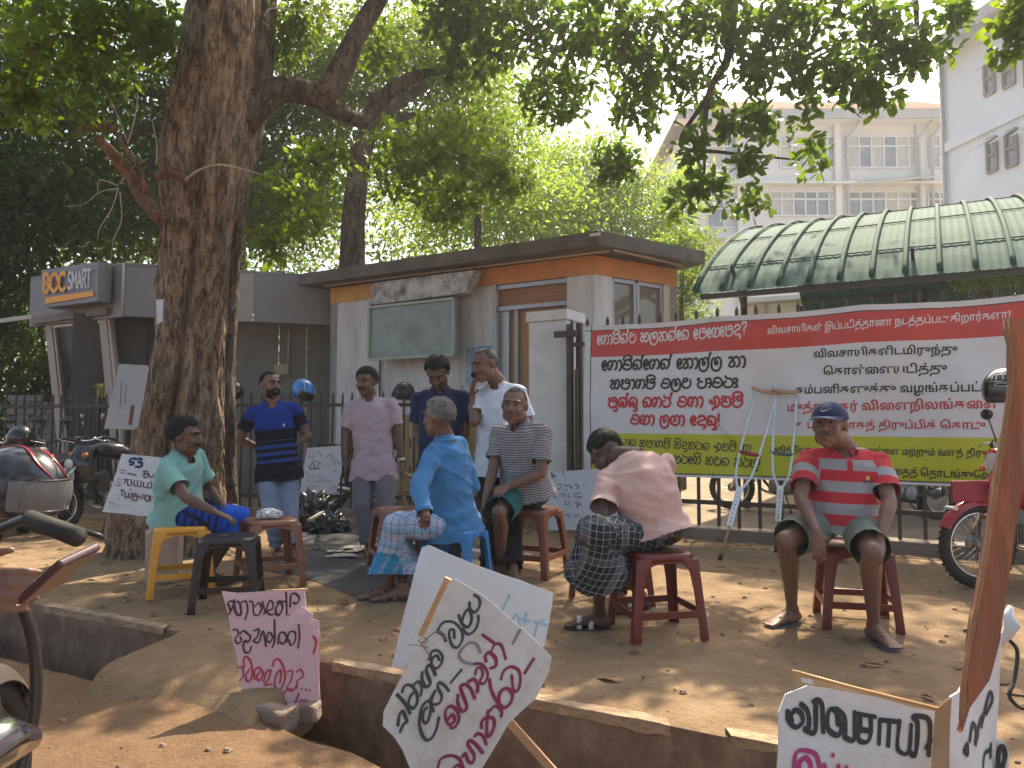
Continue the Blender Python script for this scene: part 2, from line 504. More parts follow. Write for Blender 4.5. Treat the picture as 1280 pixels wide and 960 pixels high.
    mb.sheet([[r[-1] for r in grid], [(r[-1][0], r[-1][1], -0.3) for r in grid]])
    o = mb.build('dirt_crossing', M_dirt); tag(o, kind='structure')
build_street()

# pebbles and litter on the earth
def scatter():
    mb = MB()
    for i in range(950):
        x = random.uniform(-5, 4.5)
        if random.random() < 0.55:
            y = edge_y(x) + 0.1 + random.random() ** 1.3 * 4.5; z = path_h(x, y)
        else:
            y = near_y(x) - 0.05 - random.random() * 2.0; z = street_h(x, y)
        s = random.choice([0.006, 0.008, 0.011, 0.016]) * random.uniform(0.7, 1.3)
        v = []
        for k in range(3):
            for q in range(5):
                a = q * 1.256 + k * 0.4; rr = s * (0.75, 1.0, 0.55)[k] * random.uniform(0.8, 1.2)
                v.append((x + rr * math.cos(a), y + rr * math.sin(a), z + s * (-0.3, 0.25, 0.7)[k]))
        f = [(k * 5 + q, k * 5 + (q + 1) % 5, (k + 1) * 5 + (q + 1) % 5, (k + 1) * 5 + q) for k in range(2) for q in range(5)] + [(10, 11, 12, 13, 14)]
        mb.add(v, f)
    o = mb.build('gravel', mat('pebble', (0.21, 0.14, 0.095), 0.9, 0.5, 14)); tag(o, 'loose pebbles and crumbs of earth strewn over the dirt', kind='stuff')
    mb = MB()
    for i in range(330):
        x = random.uniform(-5, 5)
        if random.random() < 0.5: y = 8.9 - 0.6 * x - abs(random.gauss(0, 0.35))
        else: y = edge_y(x) + 0.1 + random.random() * 4.2
        z = path_h(x, y) + 0.006
        a = random.random() * 6.28; l = random.uniform(0.03, 0.075); w = l * 0.4
        dx, dy = math.cos(a), math.sin(a)
        mb.add([(x - dx * l, y - dy * l, z), (x + dy * w, y - dx * w, z + random.uniform(0.003, 0.02)), (x + dx * l, y + dy * l, z + 0.012), (x - dy * w, y + dx * w, z + random.uniform(0.003, 0.02))], [(0, 1, 2, 3)])
    o = mb.build('dry_leaves', mat('dry_leaf', (0.17, 0.09, 0.045), 0.85, 0.5, 20)); tag(o, 'dry brown fallen leaves littering the path by the fence', kind='stuff')
scatter()

# ---------------------------------------------------------------- fence
FP = Vector((0, 9.46 - 0.32, 0))
def fpt(px): return online(px, FP, Vector((1, -0.6, 0)).normalized())
FD = Vector((1, -0.6, 0)).normalized()
FN = Vector((-0.6, -1, 0)).normalized()     # towards the street
pillar_p = fpt(680)
def fence(name, p0, p1, gap, z0, z1, w, label, rails, FD=FD, FN=FN):
    L = (p1 - p0).length; n = int(L / gap)
    t = thing(name, (p0.x, p0.y, 0), label, 'fence')
    base = None
    # one bar mesh, copied
    mb = MB()
    mb.box((0, 0, (z0 + z1) / 2), (w, w, z1 - z0), (FD, FN, Vector((0, 0, 1))))
    mb.tube([(0, 0, z1), (0, 0, z1 + 0.05)], [w * 0.7, 0.002], 4, sm=False)
    me = mb.mesh('bar', M_rail)
    for i in range(n + 1):
        o = bpy.data.objects.new('bar', me)
        q = FD * (i * gap)
        o.location = (q.x, q.y, random.uniform(-0.006, 0.006)); o.rotation_euler = (random.gauss(0, 0.006), random.gauss(0, 0.006), 0)
        link(o, t)
    for z in rails:
        mb = MB(); mb.bar(p0 + Vector((0, 0, z)) + FN * (w * 0.5 + 0.012), p1 + Vector((0, 0, z)) + FN * (w * 0.5 + 0.012), 0.02, 0.045)
        mb.build('rail', M_rail, t)
    for k in range(int(L / 2.4) + 1):
        q = p0 + FD * min(L, k * 2.4 + 0.06)
        mb = MB(); mb.box(q + Vector((0, 0, z1 / 2)) - FN * 0.05, (0.06, 0.06, z1), (FD, FN, Vector((0, 0, 1)))); mb.build('post', M_rail, t)
    return t
LFP = Vector(((648 - 640) / F * 9.5, 9.5, 0)); LFD = Vector((-1, 0.14, 0)).normalized(); LFN = Vector((-0.14, -1, 0)).normalized()
def lpt(px): return online(px, LFP, LFD)
pl = lpt(-80); pr = lpt(648)
fence('railing_fence', pl, pr, 0.135, 0.10, 1.52, 0.022, 'low dark railing fence of thin upright bars left of the white gate pillar', (0.25, 1.40), -LFD, LFN)
gl = fpt(716); gr = fpt(1420)
fence('railing_fence', gl + Vector((0, 0, 0)), gr, 0.205, 0.12, 2.30, 0.03, 'tall dark railing fence that carries the printed protest banner', (0.36, 2.05))
# kerb under the fences
mb = MB()
a = lpt(-80) + LFN * 0.02; b = lpt(650) + LFN * 0.02
mb.bar(a + Vector((0, 0, 0.03)), b + Vector((0, 0, 0.03)), 0.22, 0.14)
tag(mb.build('kerb', M_conc, bevel=0.012), kind='structure')
mb = MB()
a = fpt(716) + FN * 0.02; b = fpt(1420) + FN * 0.02
mb.bar(a + Vector((0, 0, 0.035)), b + Vector((0, 0, 0.035)), 0.24, 0.16)
tag(mb.build('kerb', M_conc, bevel=0.012), kind='structure')
# gate pillar
M_white = mat('white_wall_paint', (0.70, 0.70, 0.69), 0.8, 0.07, 3, 0.08, 50, dirt=(0.40, 0.36, 0.31), dscale=1.6, damt=0.5)
t = thing('gate_pillar', (pillar_p.x, pillar_p.y, 0), 'white plastered gate pillar with a flat cap beside the banner', 'pillar')
pc = pillar_p + E2 * 0.30
axE = (E1, E2, Vector((0, 0, 1)))
mb = MB(); mb.box(pc + Vector((0, 0, 1.18)), (0.50, 0.44, 2.36), axE); mb.build('shaft', M_white, t, bevel=0.012)
mb = MB(); mb.box(pc + Vector((0, 0, 2.42)), (0.55, 0.49, 0.12), axE); mb.build('cap', M_white, t, bevel=0.01)
mb = MB()
for z, h in ((0.0, 0.0),): mb.box(pc + Vector((0, 0, 0.05)), (0.58, 0.52, 0.14), axE)
mb.build('plinth', M_conc, t, bevel=0.01)
# latch bar and gate stile
t = thing('gate_stile', (gl.x, gl.y, 0), 'dark steel gate stile with a stub bolt between white pillar and banner', 'gate post')
q = fpt(714) + FN * 0.04
mb = MB(); mb.box(q + Vector((0, 0, 1.16)), (0.055, 0.05, 2.25), axE); mb.build('stile', M_rail, t, bevel=0.004)
q2 = fpt(723) + FN * 0.04
mb = MB(); mb.box(q2 + Vector((0, 0, 1.02)), (0.035, 0.04, 1.5), axE); mb.build('stile', M_rail, t)
mb = MB(); mb.bar(q + FD * 0.12 + Vector((0, 0, 2.17)) + FN * 0.05, q - FD * 0.16 + Vector((0, 0, 2.17)) + FN * 0.05, 0.05, 0.07); mb.build('bolt', M_rail, t, bevel=0.004)
mb = MB(); mb.bar(q + FD * 0.2 + Vector((0, 0, 0.36)) + FN * 0.03, q - FD * 0.1 + Vector((0, 0, 0.36)) + FN * 0.03, 0.03, 0.06); mb.build('bolt', M_rail, t)

# ---------------------------------------------------------------- gate house
def wallpoly(name, mb_pts, m, parent, off): pass
def gate_house():
    t = thing('gate_house', (-0.9, 11.4, 0), 'white gatehouse with orange bands and a weathered concrete slab roof', 'gatehouse')
    M_or = mat('orange_paint', (0.62, 0.24, 0.07), 0.75, 0.12, 4, dirt=(0.3, 0.12, 0.05), dscale=3, damt=0.5)
    M_ye = mat('yellow_orange_paint', (0.66, 0.37, 0.11), 0.75, 0.1, 4, dirt=(0.35, 0.18, 0.07), dscale=3, damt=0.4)
    M_wt = mat('gatehouse_tile_white', (0.66, 0.65, 0.64), 0.6, 0.07, 3, 0.08, 50, dirt=(0.36, 0.33, 0.29), dscale=2.2, damt=0.85, stretch=(1.6, 1.6, 0.22))
    M_fr = mat('aluminium_frame', (0.38, 0.39, 0.41), 0.45, 0.1, 8, metal=0.6)
    M_slab = mat('weathered_slab', (0.16, 0.14, 0.12), 0.95, 0.35, 6, 0.7, 25, dirt=(0.045, 0.04, 0.032), dscale=3.0, damt=0.9)
    Wp = Vector((1.2, 9.9, 0)); e1 = Vector((4.4, -2.7, 0)).normalized(); e2 = Vector((2.7, 4.4, 0)).normalized()
    C1 = online(743, Wp, e1)               # right corner of front wall
    C0 = online(412, Wp, e1)               # left corner
    r1 = Vector((1.55, 1.1, 0)).normalized(); r2 = Vector((-1.1, 1.55, 0)).normalized()
    C2 = online(848, C1, r1)
    back = 3.6
    up = Vector((0, 0, 1))
    ZB, ZT = 3.11, 3.36
    def W1(px): return online(px, Wp, e1)
    def slab(name, a, b, z0, z1, th, nrm, m, proud=0.0):
        """wall piece from a to b, thickness th going inward (nrm points inward)"""
        mb = MB()
        a = Vector(a) - nrm * proud; b = Vector(b) - nrm * proud
        mb.prism([a + up * z0, b + up * z0, b + up * z1, a + up * z1], nrm * (th + proud))
        return mb.build(name, m, t)
    n1 = e2
    n2 = -Vector((r1.y, -r1.x, 0)); n2 = r2
    dL, dR = W1(620), W1(709)
    # front wall pieces
    slab('wall', C0, dL, 0.0, ZB, 0.18, n1, M_wt)
    slab('wall', dR, C1, 0.0, ZB, 0.18, n1, M_wt)
    slab('band', C0, W1(601), ZB + 0.002, ZT, 0.18, n1, M_ye, 0.012)
    slab('band', W1(601), C1, ZB + 0.002, ZT, 0.18, n1, M_or, 0.014)
    # vertical grey strip beside the door
    mb = MB(); mb.bar(W1(619) - n1 * 0.02 + up * 0.0, W1(619) - n1 * 0.02 + up * ZB, 0.05, 0.07); mb.build('door_jamb', M_fr, t)
    # transom and door
    zt0, zt1 = 2.80, 3.04
    for z in (zt0 - 0.03, zt1 + 0.03):
        mb = MB(); mb.bar(dL + n1 * 0.03 + up * z, dR + n1 * 0.03 + up * z, 0.07, 0.055); mb.build('transom_frame', M_fr, t)
    slab('transom_panel', dL + n1 * 0.06, dR + n1 * 0.06, zt0, zt1, 0.03, n1, mat('plywood_brown', (0.33, 0.16, 0.09), 0.7, 0.2, 5, stretch=(1, 1, 6)))
    dm = W1(634)
    slab('door_leaf', dL + n1 * 0.05, dm + n1 * 0.05, 0.02, zt0 - 0.06, 0.05, n1, M_fr)
    slab('door_panel', dm + n1 * 0.09, dR + n1 * 0.09, 0.02, zt0 - 0.06, 0.04, n1, mat('varnished_door', (0.36, 0.21, 0.10), 0.5, 0.2, 4, stretch=(6, 6, 1)))
    mb = MB(); mb.bar(W1(643) + n1 * 0.05, W1(643) + n1 * 0.05 + up * (zt0 - 0.06), 0.05, 0.05); mb.build('door_stile', M_fr, t)
    # right (angled) face: chamfer, two windows, column
    def W2(px): return online(px, C1, r1)
    a0, a1, a2, a3, a4 = C1, W2(766), W2(798), W2(831), C2
    slab('wall', a0, a1, 0.0, ZB, 0.18, n2, M_wt)
    slab('wall', a3, a4, 0.0, ZB, 0.18, n2, mat('gatehouse_tile_cream', (0.60, 0.54, 0.46), 0.6, 0.06, 3))
    slab('band', a0, a4, ZB + 0.002, ZT, 0.18, n2, M_or, 0.013)
    slab('wall', a1, a3, 0.0, 1.1, 0.15, n2, M_wt)
    M_gl = mat('window_glass', (0.30, 0.27, 0.20), 0.06, 0.1, 2, spec=0.8)
    N_, L_ = nodes_of(M_gl); N_['Principled BSDF'].inputs['Transmission Weight'].default_value = 0.35
    for a, b in ((a1, a2), (a2, a3)):
        d = (b - a).normalized(); A = a + d * 0.03 + n2 * 0.04; B = b - d * 0.03 + n2 * 0.04
        w = MB()
        for p, q in ((A + up * 1.1, B + up * 1.1), (A + up * 3.08, B + up * 3.08), (A + up * 1.1, A + up * 3.08), (B + up * 1.1, B + up * 3.08)):
            w.bar(p, q, 0.05, 0.05, up=n2)
        wo = w.build('window', M_fr, t)
        g = MB(); g.prism([A + up * 1.13 + n2 * 0.02, B + up * 1.13 + n2 * 0.02, B + up * 3.05 + n2 * 0.02, A + up * 3.05 + n2 * 0.02], n2 * 0.006); g.build('pane', M_gl, wo)
    # side and rear walls
    D0 = C0 + e2 * back; D2 = C2 + r2 * 2.2
    for p, q, nn in ((C0, D0, e1), (D0, D2, -e2), (C2, D2, -r1)):
        slab('wall', p, q, 0.0, ZT, 0.15, nn, M_wt)
    # inside: a cream back wall is seen through the glass
    # roof slab: polygon with overhang
    Rf = [Vector((-3.42, 12.27, 0)), Vector((1.08, 9.5, 0)), Vector((2.68, 10.62, 0)), D2 + (r2 + r1) * 0.4, D0 + (e2 - e1) * 0.4]
    mb = MB()
    # subdivided slab edge for an uneven weathered rim
    n = len(Rf); ring = []
    for i in range(n):
        a, b = Rf[i], Rf[(i + 1) % n]; k = max(2, int((b - a).length / 0.12))
        for j in range(k):
            p = a.lerp(b, j / k); ring.append(p)
    top = [p + up * (3.56 + 0.012 * noise.noise(p * 3)) + Vector((0.012 * noise.noise(p * 5), 0.012 * noise.noise(p * 4), 0)) for p in ring]
    mid = [p + up * 3.47 + Vector((noise.noise(p * 4.2) * 0.01, 0, 0)) for p in ring]
    bot = [p + up * (3.385 + 0.01 * noise.noise(p * 4)) for p in ring]
    m = len(ring); v = top + mid + bot
    f = [(i, (i + 1) % m, m + (i + 1) % m, m + i) for i in range(m)] + [(m + i, m + (i + 1) % m, 2 * m + (i + 1) % m, 2 * m + i) for i in range(m)] + [tuple(range(m)), tuple(reversed(range(2 * m, 3 * m)))]
    mb.add(v, f); roof = mb.build('roof', M_slab, t)
    # conduit under the slab edge
    mb = MB()
    mb.tube([Vector((-3.1, 12.05, 3.365)) + n1 * 0.22, Vector((1.08, 9.5, 3.365)) + n1 * 0.30], 0.016, 8)
    mb.tube([Vector((1.16, 9.5, 3.365)) + n1 * 0.24, Vector((2.5, 10.5, 3.365)) + r2 * 0.2], 0.016, 8)
    mb.build('conduit', mat('pale_conduit', (0.5, 0.36, 0.26), 0.6), t)
    mb = MB(); mb.box(Vector((1.03, 9.49, 3.51)), (0.14, 0.02, 0.035), (e1, e2, up)); mb.build('roof_tag', M_white, t)
    # notice board with slanted stained hood
    b0, b1, b2 = W1(478), W1(583), W1(606)
    M_hood = mat('stained_hood', (0.52, 0.50, 0.47), 0.9, 0.2, 6, dirt=(0.03, 0.028, 0.025), dscale=4.0, damt=0.98)
    off = -n1 * 0.30
    mb = MB()
    zb0, zb1 = 2.13, 2.92
    mb.prism([b0 + off + up * zb0, b1 + off + up * zb0, b1 + off + up * zb1, b0 + off + up * zb1], n1 * 0.08)
    nb = mb.build('notice_board', mat('algae_glass', (0.24, 0.31, 0.29), 0.35, 0.15, 3, dirt=(0.10, 0.11, 0.09), dscale=2.5, damt=0.7), t)
    fr = MB()
    for p, q in ((b0 + off, b1 + off),):
        for z in (zb0, zb1): fr.bar(p + up * z - n1 * 0.02, q + up * z - n1 * 0.02, 0.03, 0.035)
        for e in (p, q): fr.bar(e + up * zb0 - n1 * 0.02, e + up * zb1 - n1 * 0.02, 0.03, 0.035, up=n1)
    fr.build('board_frame', mat('pale_green_frame', (0.36, 0.43, 0.39), 0.6, 0.15, 8), nb)
    hood = MB()
    hood.prism([b0 + off * 1.15 + up * (zb1 + 0.03), W1(597) + off * 1.1 + up * (zb1 + 0.06), b2 + off * 0.9 + up * 3.30, W1(480) + off * 0.9 + up * 3.30], n1 * 0.2)
    hood.build('hood', M_hood, t)
    # pipe down the wall by the board
    mb = MB(); mb.tube([W1(476) - n1 * 0.03 + up * 0.1, W1(476) - n1 * 0.03 + up * 3.1], 0.012, 6); mb.build('pipe', M_dark, t)
    # blue poster and smaller clear poster
    po = MB(); pa, pb = W1(590), W1(615)
    po.prism([W1(597) - n1 * 0.006 + up * 1.86, W1(618) - n1 * 0.006 + up * 1.86, W1(618) - n1 * 0.006 + up * 2.26, W1(597) - n1 * 0.006 + up * 2.26], -n1 * 0.004)
    o = po.build('poster', mat('blue_poster', (0.05, 0.30, 0.55), 0.35, 0.2, 12)); tag(o, 'bright blue printed notice on the gatehouse wall above the man on the phone', 'poster')
    po = MB()
    po.prism([W1(583) - n1 * 0.006 + up * 1.70, W1(595) - n1 * 0.006 + up * 1.70, W1(595) - n1 * 0.006 + up * 2.26, W1(583) - n1 * 0.006 + up * 2.26], -n1 * 0.004)
    o = po.build('poster', mat('pale_blue_poster', (0.30, 0.42, 0.52), 0.35, 0.5, 30, dirt=(0.1, 0.25, 0.45), dscale=14, damt=0.8)); tag(o, 'narrow pale blue notice just left of the bright blue one', 'poster')
    # ventilation slot plate behind the navy shirt man
    mb = MB(); mb.prism([W1(525) - n1 * 0.01 + up * 1.30, W1(578) - n1 * 0.01 + up * 1.30, W1(578) - n1 * 0.01 + up * 1.72, W1(525) - n1 * 0.01 + up * 1.72], -n1 * 0.03)
    mb.build('wall_box', mat('cream_box', (0.55, 0.52, 0.45), 0.6), t, bevel=0.01)
    # wooden board behind the fence (tan), low
    bd = thing('plywood_sheet', (W1(560).x, W1(560).y, 0), 'tan plywood sheets propped behind the railing under the notice board', 'board')
    for x0, x1 in ((497, 512), (514, 543), (545, 600), (602, 640)):
        mb = MB(); A = online(x0, LFP + Vector((0, 0.12, 0)), LFD); B = online(x1, LFP + Vector((0, 0.12, 0)), LFD)
        mb.prism([A + up * 0.08, B + up * 0.08, B + up * 1.28, A + up * 1.28], -FN * 0.012)
        mb.build('plank', mat('tan_plywood', (0.42, 0.29, 0.13), 0.7, 0.2, 5, stretch=(4, 4, 1)), bd)
gate_house()

# ---------------------------------------------------------------- bank kiosk on the left
def kiosk():
    up = Vector((0, 0, 1))
    t = thing('bank_kiosk', (-5.6, 11.5, 0), 'grey bank cash machine kiosk with sloping fascia and raked glass front', 'kiosk')
    M_g = mat('grey_cladding', (0.23, 0.225, 0.235), 0.5, 0.1, 4, metal=0.1, dirt=(0.14, 0.13, 0.125), dscale=2, damt=0.5)
    M_g2 = mat('olive_grey_wall', (0.19, 0.18, 0.165), 0.8, 0.1, 3, 0.05, 40)
    M_pill = mat('beige_pillar', (0.36, 0.30, 0.26), 0.7, 0.1, 5)
    d0 = 11.6
    K = P(153, 395, d0); K.z = 0                   # near corner in plan
    def hz(y, p): return CAMZ + (533 - y) * p.y / F
    A = Vector((0, 0, 0)); 
    # left (street-facing) face recedes left, right face recedes right
    dl = Vector((-1, 0.55, 0)).normalized(); dr = Vector((1, 0.363, 0)).normalized()
    Lf = online(33, K, dl); Rt = online(412, K, dr); Rt = K + dr * ((Rt - K).length + 0.5)
    zt, zb = 3.58, 2.785
    # fascia pieces: slope outward at the top a little
    inn = Vector((dl.y, -dl.x, 0)); inn = Vector((0.48, 0.88, 0)).normalized(); inr = Vector((-0.363, 1, 0)).normalized()
    mb = MB()
    mb.prism([Lf + up * zb, K + up * zb, K + up * zt, Lf + up * (zt)], inn * 0.12); mb.build('fascia', M_g, t)
    mb = MB(); Km = online(232, K, dr); Kn = online(314, K, dr)
    mb.prism([K + up * (zb + 0.01), Km + up * (zb + 0.01), Km + up * zt, K + up * zt], inr * 0.12); mb.build('fascia', M_g, t)
    mb = MB(); mb.prism([Km + dr * .01 + up * (zb + 0.01), Kn + up * (zb + 0.01), Kn + up * zt, Km + dr * .01 + up * zt], inr * 0.12); mb.build('fascia', mat('pale_grey_cladding', (0.34, 0.33, 0.30), 0.6, 0.08, 4), t)
    mb = MB(); mb.prism([Kn + dr * .012 + up * (zb + 0.01), Rt + up * (zb + 0.01), Rt + up * zt, Kn + dr * .012 + up * zt], inr * 0.12); mb.build('fascia', M_g, t)
    # corner trim
    mb = MB(); mb.tube([K + up * (zb) - inr * 0.01, K + up * (zt + 0.02) - inr * 0.01], 0.02, 6); mb.build('corner_trim', mat('pale_trim', (0.45, 0.43, 0.38), 0.5), t)
    # roof
    mb = MB(); B1 = Lf + Vector((2.5, 4, 0)); B2 = Rt + Vector((0, 4, 0))
    mb.prism([Lf + up * (zt - .02), K + up * (zt - .02), Rt + up * (zt - .02), B2 + up * (zt - .02), B1 + up * (zt - .02)], up * 0.05); mb.build('roof', M_g, t)
    # soffit strip below the sign
    mb = MB(); s0 = Lf.lerp(K, 0.08) - inn * 0.02; s1 = Lf.lerp(K, 0.88) - inn * 0.02
    mb.prism([s0 + up * (zb + 0.02), s1 + up * (zb + 0.05), s1 + up * (zb + 0.16), s0 + up * (zb + 0.14)], -inn * 0.05)
    mb.build('ledge', mat('brown_ledge', (0.20, 0.17, 0.15), 0.8), t)
    # long right wall (set back), with panel joint lines as separate panels
    back = inr * 0.55
    a = K + back + dr * 0.35
    L = (Rt - K).length
    cuts = [0.35, 0.62, 1.02, 1.15, 2.1, 2.9, 3.6, 4.3]
    x = 0.9
    mb = MB(); p = K + back
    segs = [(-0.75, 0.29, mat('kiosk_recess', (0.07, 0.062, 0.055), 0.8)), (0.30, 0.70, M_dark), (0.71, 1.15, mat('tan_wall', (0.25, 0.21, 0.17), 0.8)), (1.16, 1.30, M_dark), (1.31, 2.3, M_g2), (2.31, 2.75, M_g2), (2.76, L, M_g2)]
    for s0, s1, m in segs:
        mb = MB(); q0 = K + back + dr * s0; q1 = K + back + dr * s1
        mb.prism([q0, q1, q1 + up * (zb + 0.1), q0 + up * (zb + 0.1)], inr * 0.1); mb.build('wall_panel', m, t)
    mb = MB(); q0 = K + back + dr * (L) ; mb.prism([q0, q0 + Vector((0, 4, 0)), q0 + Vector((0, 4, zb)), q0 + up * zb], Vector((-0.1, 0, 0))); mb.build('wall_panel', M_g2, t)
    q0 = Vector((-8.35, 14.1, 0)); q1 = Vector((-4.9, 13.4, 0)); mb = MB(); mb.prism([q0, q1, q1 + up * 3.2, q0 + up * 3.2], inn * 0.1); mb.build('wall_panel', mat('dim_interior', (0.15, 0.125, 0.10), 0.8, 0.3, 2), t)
    # raked pillars of the glass front (lean to the right going down)
    def fx(px): return online(px, K + inn * 0.10, dl)
    pil = []
    for pt, pb in ((62, 92), (130, 158)):
        T_ = fx(pt); B_ = fx(pb)
        mb = MB(); mb.bar(B_ - up * 0.0, T_ + up * zb, 0.14, 0.17, up=dl); mb.build('raked_pillar', M_pill, t)
        mb = MB(); mb.bar(B_ - dl * 0.11 - inn * 0.03, T_ - dl * 0.11 + up * zb - inn * 0.03, 0.03, 0.03, up=dl); mb.build('pillar_edge', mat('pale_edge', (0.55, 0.47, 0.38), 0.5), t)
    T0, B0, T1, B1 = fx(66), fx(96), fx(127), fx(155)
    # frame head, glass
    mb = MB(); mb.bar(T0 + up * (zb - 0.03) - inn * 0.03, T1 + up * (zb - 0.03) - inn * 0.03, 0.04, 0.04); mb.build('door_head', mat('pale_edge', (0.55, 0.47, 0.38)), t)
    M_kg = bpy.data.materials.new('kiosk_glass'); MATS['kiosk_glass'] = M_kg
    N, Lk = nodes_of(M_kg); b_ = N['Principled BSDF']; b_.inputs['Base Color'].default_value = (0.75, 0.8, 0.78, 1); b_.inputs['Roughness'].default_value = 0.03; b_.inputs['Transmission Weight'].default_value = 1.0; b_.inputs['IOR'].default_value = 1.1
    mb = MB(); mb.prism([B0 + inn * 0.04, B1 + inn * 0.04, T1 + up * (zb - .05) + inn * 0.04, T0 + up * (zb - .05) + inn * 0.04], inn * 0.008); mb.build('glass_front', M_kg, t)
    # yellow decal band
    def onglass(px, z, o=0.03):
        p = online(px, K + inn * (0.10 - o), dl); return Vector((p.x, p.y, z))
    pq = onglass(100, 0)
    z0, z1 = 1.47, 1.79
    mb = MB(); mb.prism([onglass(88, z0), onglass(150, z0 - .0), onglass(150, z1), onglass(88, z1)], inn * 0.006)
    dec = mb.build('decal_band', mat('yellow_decal', (0.55, 0.50, 0.04), 0.5, 0.1, 5), t)
    TEXTS.append((dec, 'BOC', onglass(103, z0 + 0.06, 0.04), onglass(138, z0 + 0.06, 0.04), 0.2, 'decal_lettering', mat('dull_olive_ink', (0.16, 0.15, 0.03), 0.6), 0.02))
    # door handle
    mb = MB(); h0 = onglass(97, 1.42, 0.08); h1 = onglass(94, 1.95, 0.08)
    mb.tube([h0, h0 + Vector((-.05, 0, .02)), h1 + Vector((-.05, 0, -.03)), h1, h1 + Vector((0.05, 0, -.05))], 0.012, 8); mb.build('handle', mat('bright_steel', (0.7, 0.7, 0.7), 0.2, 0.05, metal=1.0), t)
    # sign board
    g = thing('bank_sign', tuple(Lf.lerp(K, 0.5)), 'grey bank signboard lettered in orange and white over an orange bar', 'sign')
    def sp(px, py, o):
        q = online(px, K - inn * o, dl); return Vector((q.x, q.y, CAMZ + (533 - py) * q.y / F))
    c = [sp(52, 384, 0.28), sp(118, 376, 0.28), sp(118, 325, 0.28), sp(46, 336, 0.28)]
    mb = MB(); mb.prism([c[0], c[1], c[2], c[3]], inn * 0.22); mb.build('sign_box', mat('sign_grey', (0.17, 0.17, 0.185), 0.4, 0.06, 5), g, bevel=0.008)
    M_os = mat('sign_orange', (0.80, 0.34, 0.04), 0.5, 0.05); M_ws = mat('sign_white', (0.62, 0.62, 0.64), 0.5, 0.03)
    mb = MB(); mb.prism([sp(52, 379, 0.30), sp(112, 369, 0.30), sp(112, 362.5, 0.30), sp(52, 371, 0.30)], inn * 0.018); mb.build('underline_bar', M_os, g)
    TEXTS.append((g, 'BOC', sp(50, 364.5, 0.30), sp(79, 361.5, 0.30), None, 'lettering', M_os, 0.03))
    TEXTS.append((g, 'SMART', sp(81, 360.5, 0.30), sp(110.5, 357.5, 0.30), None, 'lettering', M_ws, 0.02))
    # round bank emblem inside the O
    o = sp(64.5, 353, 0.315)
    mb = MB(); mb.torus(o, inn, 0.045, 0.012, 20, 6); mb.ell(o, 0.022, 0.01, 0.022); mb.build('emblem', mat('emblem_brown', (0.25, 0.10, 0.03), 0.6), g)
    # wall light conduit + small box on the right wall
    q = K + back - inr * 0.04 + dr * 2.45
    b2 = MB(); b2.tube([q + up * 2.15, q + up * 2.78], 0.013, 6); b2.build('conduit', mat('pale_edge', (0.55, 0.47, 0.38)), t)
    b2 = MB(); b2.box(q + Vector((-0.1, 0, 2.08)), (0.24, 0.08, 0.17)); b2.build('meter_box', mat('tan_box', (0.33, 0.29, 0.22), 0.7), t, bevel=0.008)
    # long pale beam that pokes out at far left
    b2 = MB(); b2.bar(Lf + Vector((-3, 0.9, 2.75)), Lf + Vector((0.05, 0, 2.95)), 0.05, 0.07); b2.build('awning_beam', mat('pale_trim', (0.45, 0.43, 0.38)), t)
    # concrete block stack left of the glass front
    st = thing('block_stack', (K.x - 1.9, K.y + 0.4, 0), 'stack of grey concrete paving blocks beside the kiosk door', 'block stack')
    base = P(18, 560, 13.0)
    me = None
    for j in range(15):
        for i in range(7):
            if random.random() < 0.04: continue
            x = base.x - 0.0 + i * 0.155 + (0.07 if j % 2 else 0); 
            o_ = MB(); o_.box((0, 0, 0), (0.145, 0.2, 0.105))
            if me is None: me = o_.mesh('block', mat('paving_block', (0.20, 0.175, 0.155), 0.9, 0.3, 9, 0.3, 30), bevel=0.008)
            ob = bpy.data.objects.new('block', me); ob.location = Vector((x + random.uniform(-.01, .01), 13.0 + random.uniform(-.02, .02), 0.055 + j * 0.11)) - Vector(st.location)
            ob.rotation_euler = (0, 0, random.gauss(0, 0.03)); link(ob, st)
TEXTS = []
kiosk()

